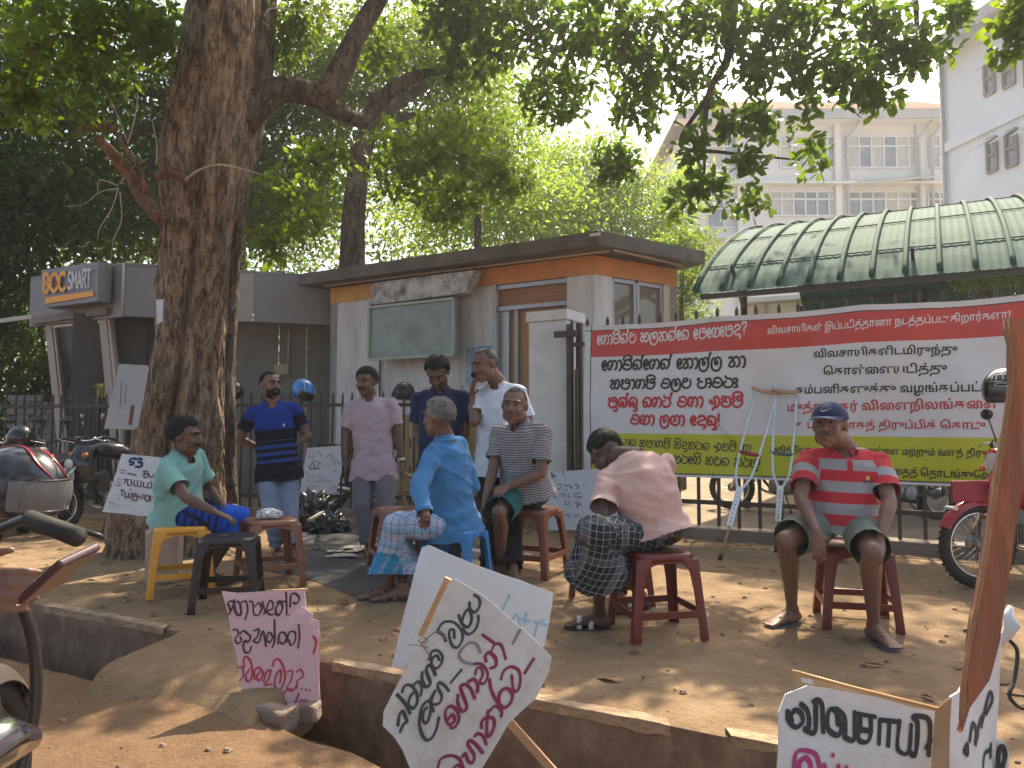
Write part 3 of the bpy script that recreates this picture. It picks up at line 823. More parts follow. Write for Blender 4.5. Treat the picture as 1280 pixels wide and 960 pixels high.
# ---------------------------------------------------------------- parking shelter with ribbed arched roof
def shelter():
    up = Vector((0, 0, 1))
    E = Vector((2.45, 10.3, 2.9)); ax = Vector((0.875, -0.485, 0)).normalized(); bk = Vector((0.485, 0.875, 0)).normalized()
    t = thing('parking_shelter', (E.x, E.y, 0), 'open parking shelter with an arched dark green ribbed metal roof', 'shelter')
    prof = [(0, 0), (0.35, 0.27), (1.0, .66), (2, 1.12), (3, 1.5), (4.0, 1.80), (5, 2.0), (6, 2.08), (7, 2.0), (8, 1.8), (9, 1.45), (10, 0.9), (10.6, 0.4)]
    pr = catmull([(a, b) for a, b in prof], 2)
    M_gm = mat('green_sheet_metal', (0.022, 0.080, 0.062), 0.8, 0.2, 2, 0.05, 30, spec=0.15, dirt=(0.05, 0.10, 0.085), dscale=1.1, damt=0.6)
    M_rib = mat('green_rib_metal', (0.020, 0.068, 0.053), 0.8, 0.1, 3, spec=0.15)
    Ltot = 7.2; nrib = 20; w = Ltot / nrib
    # each sheet between two ribs is a panel
    for k in range(nrib):
        mb = MB()
        grid = []
        for q in pr:
            row = []
            for j in range(9):
                s = k * w + j * w / 8
                c = 0.004 * (1 if j % 2 else -1)
                row.append(E + ax * s + bk * q.x + up * (q.y + c))
            grid.append(row)
        mb.sheet(grid, False)
        # underside thickness
        mb.build('roof_panel', M_gm, t)
    for k in range(nrib + 1):
        mb = MB()
        pts = [E + ax * (k * w) + bk * (q.x - 0.03) + up * (q.y + 0.035) for q in pr]
        mb.tube(pts, 0.030, 8, flat=0.016, side=ax); mb.build('roof_rib', M_rib, t)
    # lap seams across the sheets
    for qi in (3, 6, 9, 12):
        if qi >= len(pr): continue
        q = pr[qi]; mb = MB(); mb.bar(E + bk * q.x + up * (q.y + 0.02), E + ax * Ltot + bk * q.x + up * (q.y + 0.02), 0.02, 0.012); mb.build('lap_seam', M_rib, t)
    M_post = mat('shelter_post_paint', (0.05, 0.06, 0.06), 0.5, 0.15)
    for s in (0.45, 2.6, 4.8, 7.0):
        for d in (0.9, 9.3):
            b = E + ax * s + bk * d; b.z = 0
            h = 2.9 + (0.58 if d < 1 else 1.3)
            mb = MB(); mb.tube([b, b + up * h], 0.05, 10); mb.build('post', M_post, t)
            mb = MB(); mb.bar(b + up * (h - 0.7), b + up * (h - 0.2) + (-bk if d < 1 else bk) * 0.7, 0.04, 0.05); mb.build('brace', M_post, t)
    for d, z in ((0.1, 2.92), (1.0, 3.5), (9.3, 4.15), (5, 4.85)):
        mb = MB(); mb.bar(E + ax * 0.05 + bk * d + up * (z - 2.9 - 0.05), E + ax * (Ltot - 0.05) + bk * d + up * (z - 2.9 - 0.05), 0.05, 0.07); mb.build('purlin', M_post, t)
shelter()

# ---------------------------------------------------------------- far white office building, right wing, low cream block
def office():
    up = Vector((0, 0, 1))
    M_w = mat('office_white', (0.66, 0.635, 0.60), 0.85, 0.06, 0.6, 0.0, dirt=(0.48, 0.46, 0.42), dscale=0.35, damt=0.45)
    M_fr = mat('office_window_frame', (0.60, 0.60, 0.58), 0.6, 0.05)
    M_gl = mat('office_glass', (0.16, 0.18, 0.20), 0.12, 0.35, 0.8, spec=0.8)
    M_cur = mat('pale_curtain', (0.42, 0.40, 0.36), 0.8, 0.25, 3, stretch=(8, 8, 0.3))
    d = 45.0
    def q(px, py, dd=0.0): return P(px, py, d + dd)
    x0 = q(862, 300).x; x1 = q(1200, 300).x
    ze = q(1000, 151).z; 
    t = thing('office_building', ((x0 + x1) / 2, d, 0), 'long white three storey office building with pale orange roof behind the shelter', 'building')
    mb = MB(); mb.box(((x0 + x1) / 2, d + 6, ze / 2 + 0), (x1 - x0, 12, ze)); mb.build('wall', M_w, t)
    # bright tiled roof, overhanging eave
    zr = q(1000, 122).z
    mb = MB(); xa = x0 - 0.8; xb = x1 + 1.0
    mb.add([(xa, d - 1.2, ze + 0.15), (xb, d - 1.2, ze + 0.15), (xb, d + 6, zr + 2.2), (xa + 3, d + 6, zr + 2.2), (xa, d + 13, ze), (xb, d + 13, ze)], [(0, 1, 2, 3), (3, 2, 5, 4), (0, 3, 4)])
    roof = mb.build('roof', mat('pale_terracotta', (0.50, 0.27, 0.13), 0.8, 0.15, 2, stretch=(4, 1, 1)), t)
    for k in range(40):
        xx = xa + 1 + k * (xb - xa - 1) / 40
        mb = MB(); mb.bar((xx, d - 1.2, ze + 0.22), (max(xx, xa + 2.9), d + 5.8, zr + 2.24), 0.08, 0.08); mb.build('roof_ridge_rib', mat('pale_terracotta_rib', (0.42, 0.24, 0.13), 0.8), roof)
    mb = MB(); mb.box(((xa + xb) / 2, d - 1.15, ze - 0.05), (xb - xa, 0.12, 0.55)); mb.build('gutter', mat('office_gutter', (0.34, 0.33, 0.32), 0.7), t)
    mb = MB(); mb.box(((xa + xb) / 2, d - 0.55, ze - 0.28), (xb - xa, 1.1, 0.06)); mb.build('soffit', M_w, t)
    # slabs (floor ledges)
    for py in (232, 300):
        z = q(1000, py).z
        mb = MB(); mb.box(((x0 + x1) / 2, d - 0.35, z), (x1 - x0 + 0.1, 0.7, 0.14)); mb.build('ledge', M_w, t)
    # windows: (px0, px1, py0, py1, panes, mat)
    wins = []
    for a, b in ((884, 924), (975, 1048), (1058, 1150), (1162, 1186)):
        wins.append((a, b, 171, 210))
    for a, b in ((962, 1050), (1060, 1152), (1160, 1188)):
        wins.append((a, b, 240, 270))
    wins += [(884, 925, 250, 285), (975, 1050, 310, 345), (1060, 1152, 310, 345)]
    for a, b, c, e in wins:
        A = q(a, e); B = q(b, c)
        n = max(2, int((b - a) / 14))
        wd = MB()
        for (p0, p1) in (((A.x, A.z), (B.x, A.z)), ((A.x, B.z), (B.x, B.z)), ((A.x, A.z + (B.z - A.z) * .68), (B.x, A.z + (B.z - A.z) * .68))):
            wd.bar((p0[0], d - 0.05, p0[1]), (p1[0], d - 0.05, p1[1]), 0.12, 0.10)
        for i in range(n + 1):
            xx = A.x + (B.x - A.x) * i / n
            wd.box((xx, d - 0.05, (A.z + B.z) / 2), (0.09, 0.13, B.z - A.z))
        wo = wd.build('window', M_fr, t)
        for i in range(n):
            xa_ = A.x + (B.x - A.x) * i / n + 0.045; xb_ = A.x + (B.x - A.x) * (i + 1) / n - 0.045
            pn = MB(); pn.box(((xa_ + xb_) / 2, d - 0.02, (A.z + B.z) / 2), (xb_ - xa_, 0.03, B.z - A.z - 0.1))
            pn.build('pane', M_cur if random.random() < 0.5 else M_gl, wo)
    # columns and drain pipes
    for px in (1052, 1156, 928):
        mb = MB(); a = q(px, 500); mb.box((a.x, d - 0.16, ze / 2), (0.35, 0.32, ze)); mb.build('column', M_w, t)
    for px in (1060, 1166, 1150):
        a = q(px, 400)
        mb = MB(); mb.tube([(a.x, d - 0.45, 4), (a.x, d - 0.45, ze - 1.2), (a.x + 0.6, d - 0.8, ze - 0.3)], 0.09, 8); mb.build('drain_pipe', mat('grey_pipe', (0.36, 0.35, 0.34), 0.6), t)
    a = q(888, 222)
    mb = MB(); mb.box((a.x, d - 0.4, a.z), (1.1, 0.6, 0.8)); mb.build('air_conditioner', M_fr, t, bevel=0.04)
    # thin metal awnings slanting over the lower windows
    mb = MB(); p0 = q(1065, 240); p1 = q(1160, 232)
    mb.prism([(p0.x, d - 1.3, p0.z + .1), (p1.x, d - 1.3, p1.z + .1), (p1.x, d - 0.1, p1.z + 0.5), (p0.x, d - 0.1, p0.z + 0.6)], Vector((0, 0, 0.06))); mb.build('awning', mat('pale_awning', (0.5, 0.48, 0.42), 0.7), t)

    # right wing: nearer, plain white wall running towards the camera
    C = Vector((17.0, 30, 0)); dn = Vector((0.178, -1, 0)).normalized()
    zt = CAMZ + 470 * 30 / F
    E_ = C + dn * 14
    t = thing('white_wing', (C.x, C.y, 0), 'tall plain white building wing at the right edge with open awning windows', 'building')
    M_w2 = mat('wing_white', (0.68, 0.70, 0.72), 0.85, 0.05, 0.6, dirt=(0.54, 0.56, 0.58), dscale=0.4, damt=0.35)
    right = Vector((1, 0.178, 0)).normalized()
    mb = MB(); mb.prism([C, E_, E_ + up * (zt), C + up * (zt)], right * 9); mb.build('wall', M_w2, t)
    mb = MB(); mb.prism([C + up * (zt) - right * 0.9 - dn * 0.8, E_ + up * (zt) - right * 0.9, E_ + up * (zt + 2.2) + right * 4.5, C + up * (zt + 2.2) + right * 4.5 - dn * 0.8], up * 0.18)
    mb.build('roof', mat('wing_roof', (0.30, 0.29, 0.29), 0.8, 0.1), t)
    mb = MB(); mb.bar(C + up * (zt + 0.02) - right * 0.95 - dn * 0.8, E_ + up * (zt + 0.02) - right * 0.95, 0.1, 0.45); mb.build('gutter', mat('office_gutter', (0.34, 0.33, 0.32)), t)
    def wz(py, p): return CAMZ + (533 - py) * p.y / F
    pz = online(1195, C, dn)
    mb = MB(); zz = wz(182, C); mb.bar(C + up * zz - right * 0.06, E_ + up * zz - right * 0.06, 0.14, 0.35); mb.build('ledge', M_w2, t)
    M_wf = mat('weathered_window_frame', (0.22, 0.20, 0.18), 0.7, 0.2, 5)
    for (pa, pb, ya, yb) in ((1246, 1258, 72, 112), (1270, 1284, 62, 102), (1246, 1258, 170, 212), (1270, 1284, 160, 205), (1298, 1316, 50, 100), (1298, 1316, 150, 200), (1246, 1258, 262, 300), (1270, 1284, 256, 298)):
        a = online(pa, C, dn); b = online(pb, C, dn)
        z1 = wz(ya, a); z0 = wz(yb, a)
        wd = MB()
        for z in (z0, z1, (z0 + z1) / 2): wd.bar(a + up * z - right * 0.04, b + up * z - right * 0.04, 0.1, 0.1)
        for e in (a, b): wd.bar(e + up * z0 - right * 0.04, e + up * z1 - right * 0.04, 0.1, 0.1, up=right)
        wo = wd.build('window', M_wf, t)
        pn = MB(); pn.prism([a + up * z0 - right * .02, b + up * z0 - right * .02, b + up * z1 - right * .02, a + up * z1 - right * .02], right * 0.015); pn.build('pane', M_gl, wo)
        for zc in ((z1, z0 + (z1 - z0) * .55),):
            sh = MB(); sh.prism([a + up * z1 - right * 0.08, b + up * z1 - right * 0.08, b + up * (z1 - 0.45) - right * 0.75, a + up * (z1 - 0.45) - right * 0.75], up * 0.03)
            sh.build('open_sash', mat('pale_sash', (0.5, 0.5, 0.47), 0.3), wo)
    q0 = C - right * 0.12 + dn * 0.2
    mb = MB(); mb.tube([q0, q0 + up * (zt - 0.1)], 0.08, 8); mb.build('drain_pipe', mat('grey_pipe', (0.36, 0.35, 0.34)), t)

    # low cream block under / behind the shelter
    t = thing('cream_block', (10, 21, 0), 'low cream wall with a dark window seen under the green shelter roof', 'building')
    M_c = mat('cream_paint', (0.62, 0.55, 0.38), 0.85, 0.08, 1)
    a = P(930, 400, 22); b = P(1215, 400, 20.5)
    A = Vector((a.x, 22, 0)); B = Vector((b.x, 20.5, 0))
    mb = MB(); mb.prism([A, B, B + up * 4.75, A + up * 4.6], Vector((0.05, 0.3, 0))); mb.build('wall', M_c, t)
    a2 = P(1003, 400, 21.6); b2 = P(1068, 400, 21.25)
    wd = MB(); wd.prism([(a2.x, 21.5, 3.6), (b2.x, 21.15, 3.6), (b2.x, 21.15, 4.15), (a2.x, 21.5, 4.15)], Vector((0, 0.2, 0))); wd.build('window', M_gl, t)
    mb = MB(); mb.prism([A + up * 4.62 - Vector((0, .4, 0)), B + up * 4.77 - Vector((0, .4, 0)), B + Vector((0, .3, 4.77)), A + Vector((0, .3, 4.62))], up * 0.12); mb.build('roof', M_w, t)
    for k in range(5):
        p = A.lerp(B, 0.1 + k * 0.2); mb = MB(); mb.tube([p - Vector((0, .1, 0)), p + Vector((0, -.1, 4.6))], 0.05, 8); mb.build('drain_pipe', mat('grey_pipe', (0.36, 0.35, 0.34)), t)
office()
# boundary wall far behind the left part so the yard closes

# ================================================================ TREES
def barkmat(name, c1, c2, c3, sc=1.0):
    m = bpy.data.materials.new(name); MATS[name] = m
    N, L = nodes_of(m); bs = N['Principled BSDF']
    tc = N.new('ShaderNodeTexCoord')
    mp = N.new('ShaderNodeMapping'); mp.inputs['Scale'].default_value = (sc, sc, 0.28 * sc); L.new(tc.outputs['Object'], mp.inputs[0])
    def noi(s, d, r, a, b, v=None):
        n = N.new('ShaderNodeTexNoise'); n.inputs['Scale'].default_value = s; n.inputs['Detail'].default_value = d; n.inputs['Roughness'].default_value = r
        L.new(v or mp.outputs[0], n.inputs['Vector'])
        q = N.new('ShaderNodeMapRange'); q.inputs[1].default_value = a; q.inputs[2].default_value = b; L.new(n.outputs[0], q.inputs[0]); return q.outputs[0], n.outputs[0]
    a, _ = noi(5, 8, 0.7, 0.44, 0.58)
    b, braw = noi(16, 8, 0.75, 0.47, 0.57)
    c, _ = noi(2.2, 6, 0.65, 0.50, 0.66, tc.outputs['Object'])
    g, _ = noi(9, 9, 0.8, 0.60, 0.68, tc.outputs['Object'])
    col = m_mix(N, L, a, c1, c2)
    col = m_mix(N, L, m_math(N, L, 'MULTIPLY', b, 0.8), col, c3)
    col = m_mix(N, L, m_math(N, L, 'MULTIPLY', c, 0.5), col, (0.30, 0.25, 0.22))
    col = m_mix(N, L, m_math(N, L, 'MULTIPLY', g, 0.85), col, (0.50, 0.47, 0.42))
    L.new(col, bs.inputs['Base Color']); bs.inputs['Roughness'].default_value = 0.95; bs.inputs['Specular IOR Level'].default_value = 0.15
    vo = N.new('ShaderNodeTexVoronoi'); vo.feature = 'DISTANCE_TO_EDGE'; vo.inputs['Scale'].default_value = 16; L.new(mp.outputs[0], vo.inputs['Vector'])
    h = m_math(N, L, 'ADD', m_math(N, L, 'MULTIPLY', braw, 1.2), m_math(N, L, 'MINIMUM', m_math(N, L, 'MULTIPLY', vo.outputs['Distance'], 3.0), 0.6))
    bp = N.new('ShaderNodeBump'); bp.inputs['Strength'].default_value = 0.9; bp.inputs['Distance'].default_value = 0.05
    L.new(h, bp.inputs['Height']); L.new(bp.outputs[0], bs.inputs['Normal'])
    return m
M_bark = barkmat('big_bark', (0.30, 0.20, 0.13), (0.50, 0.36, 0.25), (0.05, 0.033, 0.023), 1.3)
M_bark2 = barkmat('dark_bark', (0.12, 0.085, 0.062), (0.20, 0.145, 0.105), (0.03, 0.022, 0.018))

def limb(pts, radii, name, m, parent, lobes=0.0, n=14, k=5, groove=None):
    """a rough tapered limb through pts"""
    c = catmull(pts, k); rr = catmull([(r, 0) for r in radii], k)
    mb = MB(); m_ = len(c); v = []; prev = None
    for i in range(m_):
        t = (c[min(i + 1, m_ - 1)] - c[max(i - 1, 0)]).normalized()
        a = (prev - t * t.dot(prev)) if prev is not None else (Vector((1, 0, 0)) - t * t.x if abs(t.x) < 0.95 else t.orthogonal())
        a.normalize(); b = t.cross(a).normalized(); prev = a
        for j in range(n):
            q = 2 * math.pi * j / n
            r = rr[i].x
            w = 1.0 + lobes * (0.55 * math.cos(3 * q + c[i].z * 0.5 + 0.6) + 0.35 * math.cos(5 * q - c[i].z * 0.9))
            w += (0.5 * lobes + 0.10) * noise.noise(Vector((math.cos(q) * 1.6, math.sin(q) * 1.6, c[i].z * 0.9 + c[i].x)))
            w += (0.35 * lobes + 0.06) * noise.noise(Vector((math.cos(q) * 5, math.sin(q) * 5, c[i].z * 2.2)))
            if groove:
                for ga, gk, gw, gd, z0, z1 in groove:
                    g_ = R(ga) + gk * c[i].z + .12 * noise.noise(Vector((0, ga, c[i].z * 1.3)))
                    dq = (q - g_ + math.pi) % (2 * math.pi) - math.pi
                    w -= gd * math.exp(-(dq / gw) ** 2) * max(0, min(1, (c[i].z - z0) * 2)) * max(0, min(1, (z1 - c[i].z) * 2))
                w += .035 * abs(noise.noise(Vector((math.cos(q) * 9, math.sin(q) * 9, c[i].z * 1.1)))) + .022 * noise.noise(Vector((math.cos(q) * 26, math.sin(q) * 26, c[i].z * 7)))
            if lobes: w += 0.05 * noise.noise(Vector((math.cos(q) * 14, math.sin(q) * 14, c[i].z * 6)))
            v.append(c[i] + (a * math.cos(q) + b * math.sin(q)) * (r * w))
    f = [(i * n + j, i * n + (j + 1) % n, (i + 1) * n + (j + 1) % n, (i + 1) * n + j) for i in range(m_ - 1) for j in range(n)]
    f += [tuple(reversed(range(n))), tuple((m_ - 1) * n + j for j in range(n))]
    mb.add(v, f, True)
    return mb.build(name, m, parent)

def leaves_np(centers, outward, size, aspect=0.38, kind=2, droop=0.35, spread=1.0):
    """centers (n,3); returns verts, faces(loop starts) for leaf blades; kind 2 = 2 tris folded, 4 = obovate 4 tris"""
    n = len(centers)
    d = RNG.normal(size=(n, 3)) * spread + outward
    d[:, 2] -= droop
    d /= np.linalg.norm(d, axis=1)[:, None] + 1e-9
    u = RNG.normal(size=(n, 3)); u[:, 2] += 1.2
    s = np.cross(d, u); s /= np.linalg.norm(s, axis=1)[:, None] + 1e-9
    nn = np.cross(s, d)
    L = (size * RNG.uniform(0.65, 1.25, n))[:, None]
    w = L * aspect
    if kind == 2:
        P0 = centers; P1 = centers + d * L * 0.55 + s * w * 0.5 + nn * L * 0.05; P2 = centers + d * L; P3 = centers + d * L * 0.55 - s * w * 0.5 + nn * L * 0.05
        V = np.stack([P0, P1, P2, P3], 1).reshape(-1, 3); k = 4
        T = np.array([[0, 1, 2], [0, 2, 3]])
    else:
        P = [centers, centers + d * L * .35 + s * w * .32 + nn * L * .04, centers + d * L * .75 + s * w * .5 + nn * L * .05, centers + d * L * 1.0 - nn * L * .04,
             centers + d * L * .75 - s * w * .5 + nn * L * .05, centers + d * L * .35 - s * w * .32 + nn * L * .04]
        V = np.stack(P, 1).reshape(-1, 3); k = 6
        T = np.array([[0, 1, 5], [1, 2, 4], [1, 4, 5], [2, 3, 4]])
    Fc = (T[None] + (np.arange(n) * k)[:, None, None]).reshape(-1, 3)
    return V, Fc, k
def leafmesh(name, V, Fc, k, rnd, material, parent, off):
    me = bpy.data.meshes.new(name)
    me.vertices.add(len(V)); me.vertices.foreach_set('co', (V - np.array(off)).astype(np.float32).ravel())
    me.loops.add(len(Fc) * 3); me.loops.foreach_set('vertex_index', Fc.astype(np.int32).ravel())
    me.polygons.add(len(Fc)); me.polygons.foreach_set('loop_start', np.arange(0, len(Fc) * 3, 3, dtype=np.int32))
    at = me.attributes.new('rnd', 'FLOAT', 'POINT'); at.data.foreach_set('value', np.repeat(rnd, k).astype(np.float32))
    me.materials.append(material); me.update(calc_edges=True)
    o = bpy.data.objects.new(name, me)
    return link(o, parent)
# places on the path where the photo shows sun: crown clumps are cut away along those rays to shape sun patches
HOLES = [(G(x, y), r) for x, y, r in ((875, 712, .50), (905, 735, .40), (850, 760, .30), (985, 800, .46), (1030, 822, .42), (1090, 838, .30), (930, 850, .42), (860, 862, .46), (800, 838, .30), (1150, 860, .34), (1000, 760, .22), (1200, 770, .26),
    (150, 716, .30), (170, 722, .2), (450, 695, .28), (425, 700, .2), (540, 700, .2), (640, 705, .2), (700, 690, .25), (330, 815, .26), (270, 830, .26), (110, 850, .2), (760, 800, .26), (700, 820, .2), (1180, 690, .3), (790, 590, .16), (1060, 640, .1), (560, 830, .2), (950, 700, .2), (1120, 700, .25), (860, 690, .3), (210, 900, .22), (130, 905, .2), (480, 945, .26))]
def crown(name, blobs, nclump, per, size, material, parent, off, csize=0.22, kind=2, aspect=0.38, droop=0.35, rosette=False, shell=0.55):
    """blobs: list of (center, rx, ry, rz). Leaves sit in clumps spread through the blobs' volume."""
    vol = np.array([b[1] * b[2] * b[3] for b in blobs]) ** (2 / 3)
    idx = RNG.choice(len(blobs), nclump, p=vol / vol.sum())
    C = np.array([tuple(blobs[i][0]) for i in idx]); Rr = np.array([[blobs[i][1], blobs[i][2], blobs[i][3]] for i in idx])
    d = RNG.normal(size=(nclump, 3)); d /= np.linalg.norm(d, axis=1)[:, None]
    r = RNG.uniform(0, 1, nclump) ** shell
    cc = C + d * Rr * r[:, None]
    keep = np.ones(nclump, bool); sd_ = np.array(tuple(SUNDIR))
    for hp_, hr_ in (HOLES if name == 'crown' and rosette is False and csize < .21 else []):
        w_ = cc - np.array(tuple(hp_)); t_ = w_ @ sd_; keep &= np.linalg.norm(w_ - t_[:, None] * sd_, axis=1) > hr_ * .85 + .05
    cc = cc[keep]; d = d[keep]; nclump = len(cc)
    cs = csize * RNG.uniform(0.6, 1.5, nclump)
    if rosette:
        cen = np.repeat(cc, per, 0) + RNG.normal(size=(nclump * per, 3)) * 0.03
        out = RNG.normal(size=(nclump * per, 3)) * 1.0
    else:
        cen = np.repeat(cc, per, 0) + RNG.normal(size=(nclump * per, 3)) * np.repeat(cs, per)[:, None] * np.array([1, 1, 0.7])
        out = np.repeat(d, per, 0) * 0.4
    rnd = np.clip(np.repeat(RNG.uniform(0, 1, nclump), per) * 0.6 + RNG.uniform(0, 0.4, nclump * per), 0, 1)
    V, Fc, k = leaves_np(cen, out, size, aspect, kind, droop)
    return leafmesh(name, V, Fc, k, rnd, material, parent, off)

LM_near = leafmat('leaf_near', (0.034, 0.066, 0.013), (0.072, 0.112, 0.016), (0.26, 0.38, 0.015), 0.45)
LM_dark = leafmat('leaf_dark', (0.032, 0.058, 0.014), (0.065, 0.098, 0.018), (0.20, 0.29, 0.02), 0.45)
LM_mid = leafmat('leaf_mid', (0.050, 0.085, 0.015), (0.088, 0.118, 0.018), (0.32, 0.42, 0.02), 0.5)
LM_bright = leafmat('leaf_bright', (0.08, 0.14, 0.02), (0.12, 0.16, 0.025), (0.50, 0.62, 0.06), 0.55)

# --- the big old tree
T0 = G(222, 690)
big = thing('big_shade_tree', (T0.x, T0.y, 0), 'huge old shade tree with gnarled grey brown trunk spreading over the protest', 'tree')
dT = T0.y + 0.15
tp = [(214, 715, .56), (216, 670, .47), (220, 610, .41), (226, 545, .375), (234, 480, .335), (242, 400, .31), (249, 320, .315), (258, 240, .37), (264, 180, .39), (274, 100, .36), (281, 20, .335), (290, -90, .35), (300, -220, .36)]
limb([P(x, y, dT) for x, y, r in tp], [r for *_, r in tp], 'trunk', M_bark, big, lobes=0.13, n=200, k=22, groove=[(-92, .06, .15, .34, .2, 4.0), (-135, -.05, .16, .20, .4, 2.8), (-58, .08, .2, .24, -.2, 2.6), (-110, .02, .16, .22, 3.4, 7), (-70, 0, .12, .16, 3.9, 8)])
# darker second stem pressed against the right side
t2 = [(268, 700, .24), (270, 600, .19), (272, 500, .17), (276, 400, .16), (284, 300, .16), (296, 200, .18), (310, 100, .22), (318, -20, .22), (330, -180, .2)]
limb([P(x, y, dT + 0.22) for x, y, r in t2], [r for *_, r in t2], 'trunk', M_bark2, big, lobes=0.14, n=40, k=10)
# buttress roots
for (x, y, x2, y2, r) in ((175, 660, 132, 700, .16), (215, 690, 190, 712, .14), (270, 690, 300, 705, .13)):
    limb([P(x, y - 50, dT), P((x + x2) / 2, (y + y2) / 2, dT - .15), G(x2, y2, -0.05)], [r * 1.5, r, r * 0.4], 'root', M_bark, big, lobes=0.05, n=20)
# limbs
limb([P(300, 150, dT), P(350, 112, dT + .1), P(400, 118, dT + .2), P(425, 90, dT + .3), P(448, 40, dT + .4), P(478, -10, dT + .5), P(520, -90, dT + .6), P(600, -200, dT + .6)], [.17, .125, .12, .115, .10, .09, .08, .06], 'limb', M_bark2, big, n=18)
limb([P(395, 122, dT + .2), P(450, 150, dT + .6), P(480, 120, dT + .9), P(520, 95, dT + 1.1), P(560, 88, dT + 1.5)], [.09, .075, .08, .06, .03], 'limb', M_bark2, big, n=14)
limb([P(310, -150, dT), P(500, -260, dT + .2), P(760, -200, dT + .4), P(900, -60, dT + .5), P(912, 60, dT + .4), P(885, 120, dT + .3), P(880, 220, dT + .3)], [.2, .16, .11, .07, .045, .03, .012], 'limb', M_bark2, big, n=12)
limb([P(760, -200, dT + .4), P(960, -160, dT), P(1120, -90, dT), P(1150, 60, dT - .2)], [.1, .08, .05, .015], 'limb', M_bark2, big, n=10)
limb([P(912, 60, dT + .4), P(980, 80, dT + .3), P(1060, 50, dT + .2), P(1120, 95, dT + .2)], [.03, .022, .018, .01], 'limb', M_bark2, big, n=8)
limb([P(885, 120, dT + .3), P(850, 180, dT + .3), P(900, 190, dT), P(1000, 200, dT)], [.025, .02, .016, .008], 'limb', M_bark2, big, n=8)
limb([P(290, -100, dT), P(120, -180, dT - .2), P(-80, -200, dT - .5)], [.2, .14, .08], 'limb', M_bark2, big, n=12)
limb([P(300, -200, dT), P(420, -420, dT - 1.5), Vector((-.5, 2.0, 6.4)), Vector((0, -2, 6.6)), Vector((.8, -6, 6.8))], [.25, .18, .13, .08, .04], 'limb', M_bark2, big, n=12)  # unseen limb added to carry the crown behind the camera
limb([P(300, -220, dT), P(420, -400, dT + 1.5), P(600, -330, dT + 3.5), P(800, -200, dT + 5)], [.25, .18, .12, .05], 'limb', M_bark2, big, n=12)
# broken, splintered branch at the left of the trunk
M_split = barkmat('split_wood', (0.27, 0.14, 0.08), (0.36, 0.20, 0.12), (0.12, 0.06, 0.04), 1.5)
db = dT - 0.45
br = limb([P(205, 280, db + .1), P(180, 245, db), P(160, 215, db - .05), P(135, 185, db - .1), P(118, 168, db - .1)], [.055, .075, .06, .045, .02], 'broken_branch', M_split, big, lobes=0.2, n=14)
limb([P(92, 162, db - .1), P(120, 158, db - .1), P(144, 162, db - .1)], [.02, .045, .03], 'splinter', M_split, big, n=8)
limb([P(146, 165, db - .1), P(160, 190, db - .15), P(178, 215, db - .15), P(182, 240, db - .1)], [.01, .02, .022, .03], 'splinter', M_split, big, n=8)
limb([P(190, 222, db), P(215, 216, db + .05), P(232, 225, db + .05), P(248, 238, db)], [.035, .05, .035, .008], 'splinter', M_split, big, lobes=0.1, n=10)
limb([P(232, 225, db), P(250, 212, db - .1), P(275, 206, db - .2), P(305, 212, db - .2), P(340, 222, db - .3)], [.014, .011, .009, .006, .003], 'twig', mat('pale_twig', (0.42, 0.36, 0.28), 0.9, 0.2), big, n=6)
M_tw = mat('pale_twig', (0.42, 0.36, 0.28))
for pts in ([(148, 235), (125, 240), (105, 255), (80, 258)], [(148, 235), (140, 260), (125, 285), (122, 300)], [(150, 240), (152, 275), (142, 300), (138, 330)], [(160, 180), (145, 140), (120, 90), (105, 60)], [(160, 180), (170, 140), (173, 110)], [(148, 232), (125, 225), (122, 240)],
            [(195, 205), (196, 180), (190, 150)], [(150, 230), (165, 210), (185, 198)], [(330, 20), (345, 10), (420, 20)]):
    limb([P(x, y, db - .1 + 0.05 * i) for i, (x, y) in enumerate(pts)], [.006 - .0012 * i for i in range(len(pts))], 'twig', M_tw, big, n=5)

def B(px, py, d, rx, ry=None, rz=None):
    return (P(px, py, d), rx, ry or rx, rz or rx)
# high crown (out of sight above; it shades the gathering), with gaps cut for the sun patches
hi = []
rs = random.Random(5)
for i in range(46):
    x = rs.uniform(-8.5, 6.0); y = rs.uniform(2.0, 15.0)
    z = rs.uniform(6.6, 9.5) + 0.12 * max(0, y - 8)
    z = max(z, 1.13 + .56 * y + 1.3)
    hi.append((Vector((x, y, z)), rs.uniform(0.7, 1.5), rs.uniform(0.7, 1.5), rs.uniform(0.4, 0.8)))
for i in range(34):  # unseen crown behind the camera, added to dim the frontal sky light
    x = rs.uniform(-8, 7); y = rs.uniform(-8.0, 1.5)
    hi.append((Vector((x, y, rs.uniform(4.8, 7.5))), rs.uniform(0.9, 1.6), rs.uniform(0.9, 1.6), rs.uniform(0.4, 0.8)))
crown('crown', hi, 8000, 10, 0.17, LM_near, big, OFF[big.name], csize=0.2, kind=2, aspect=0.45)
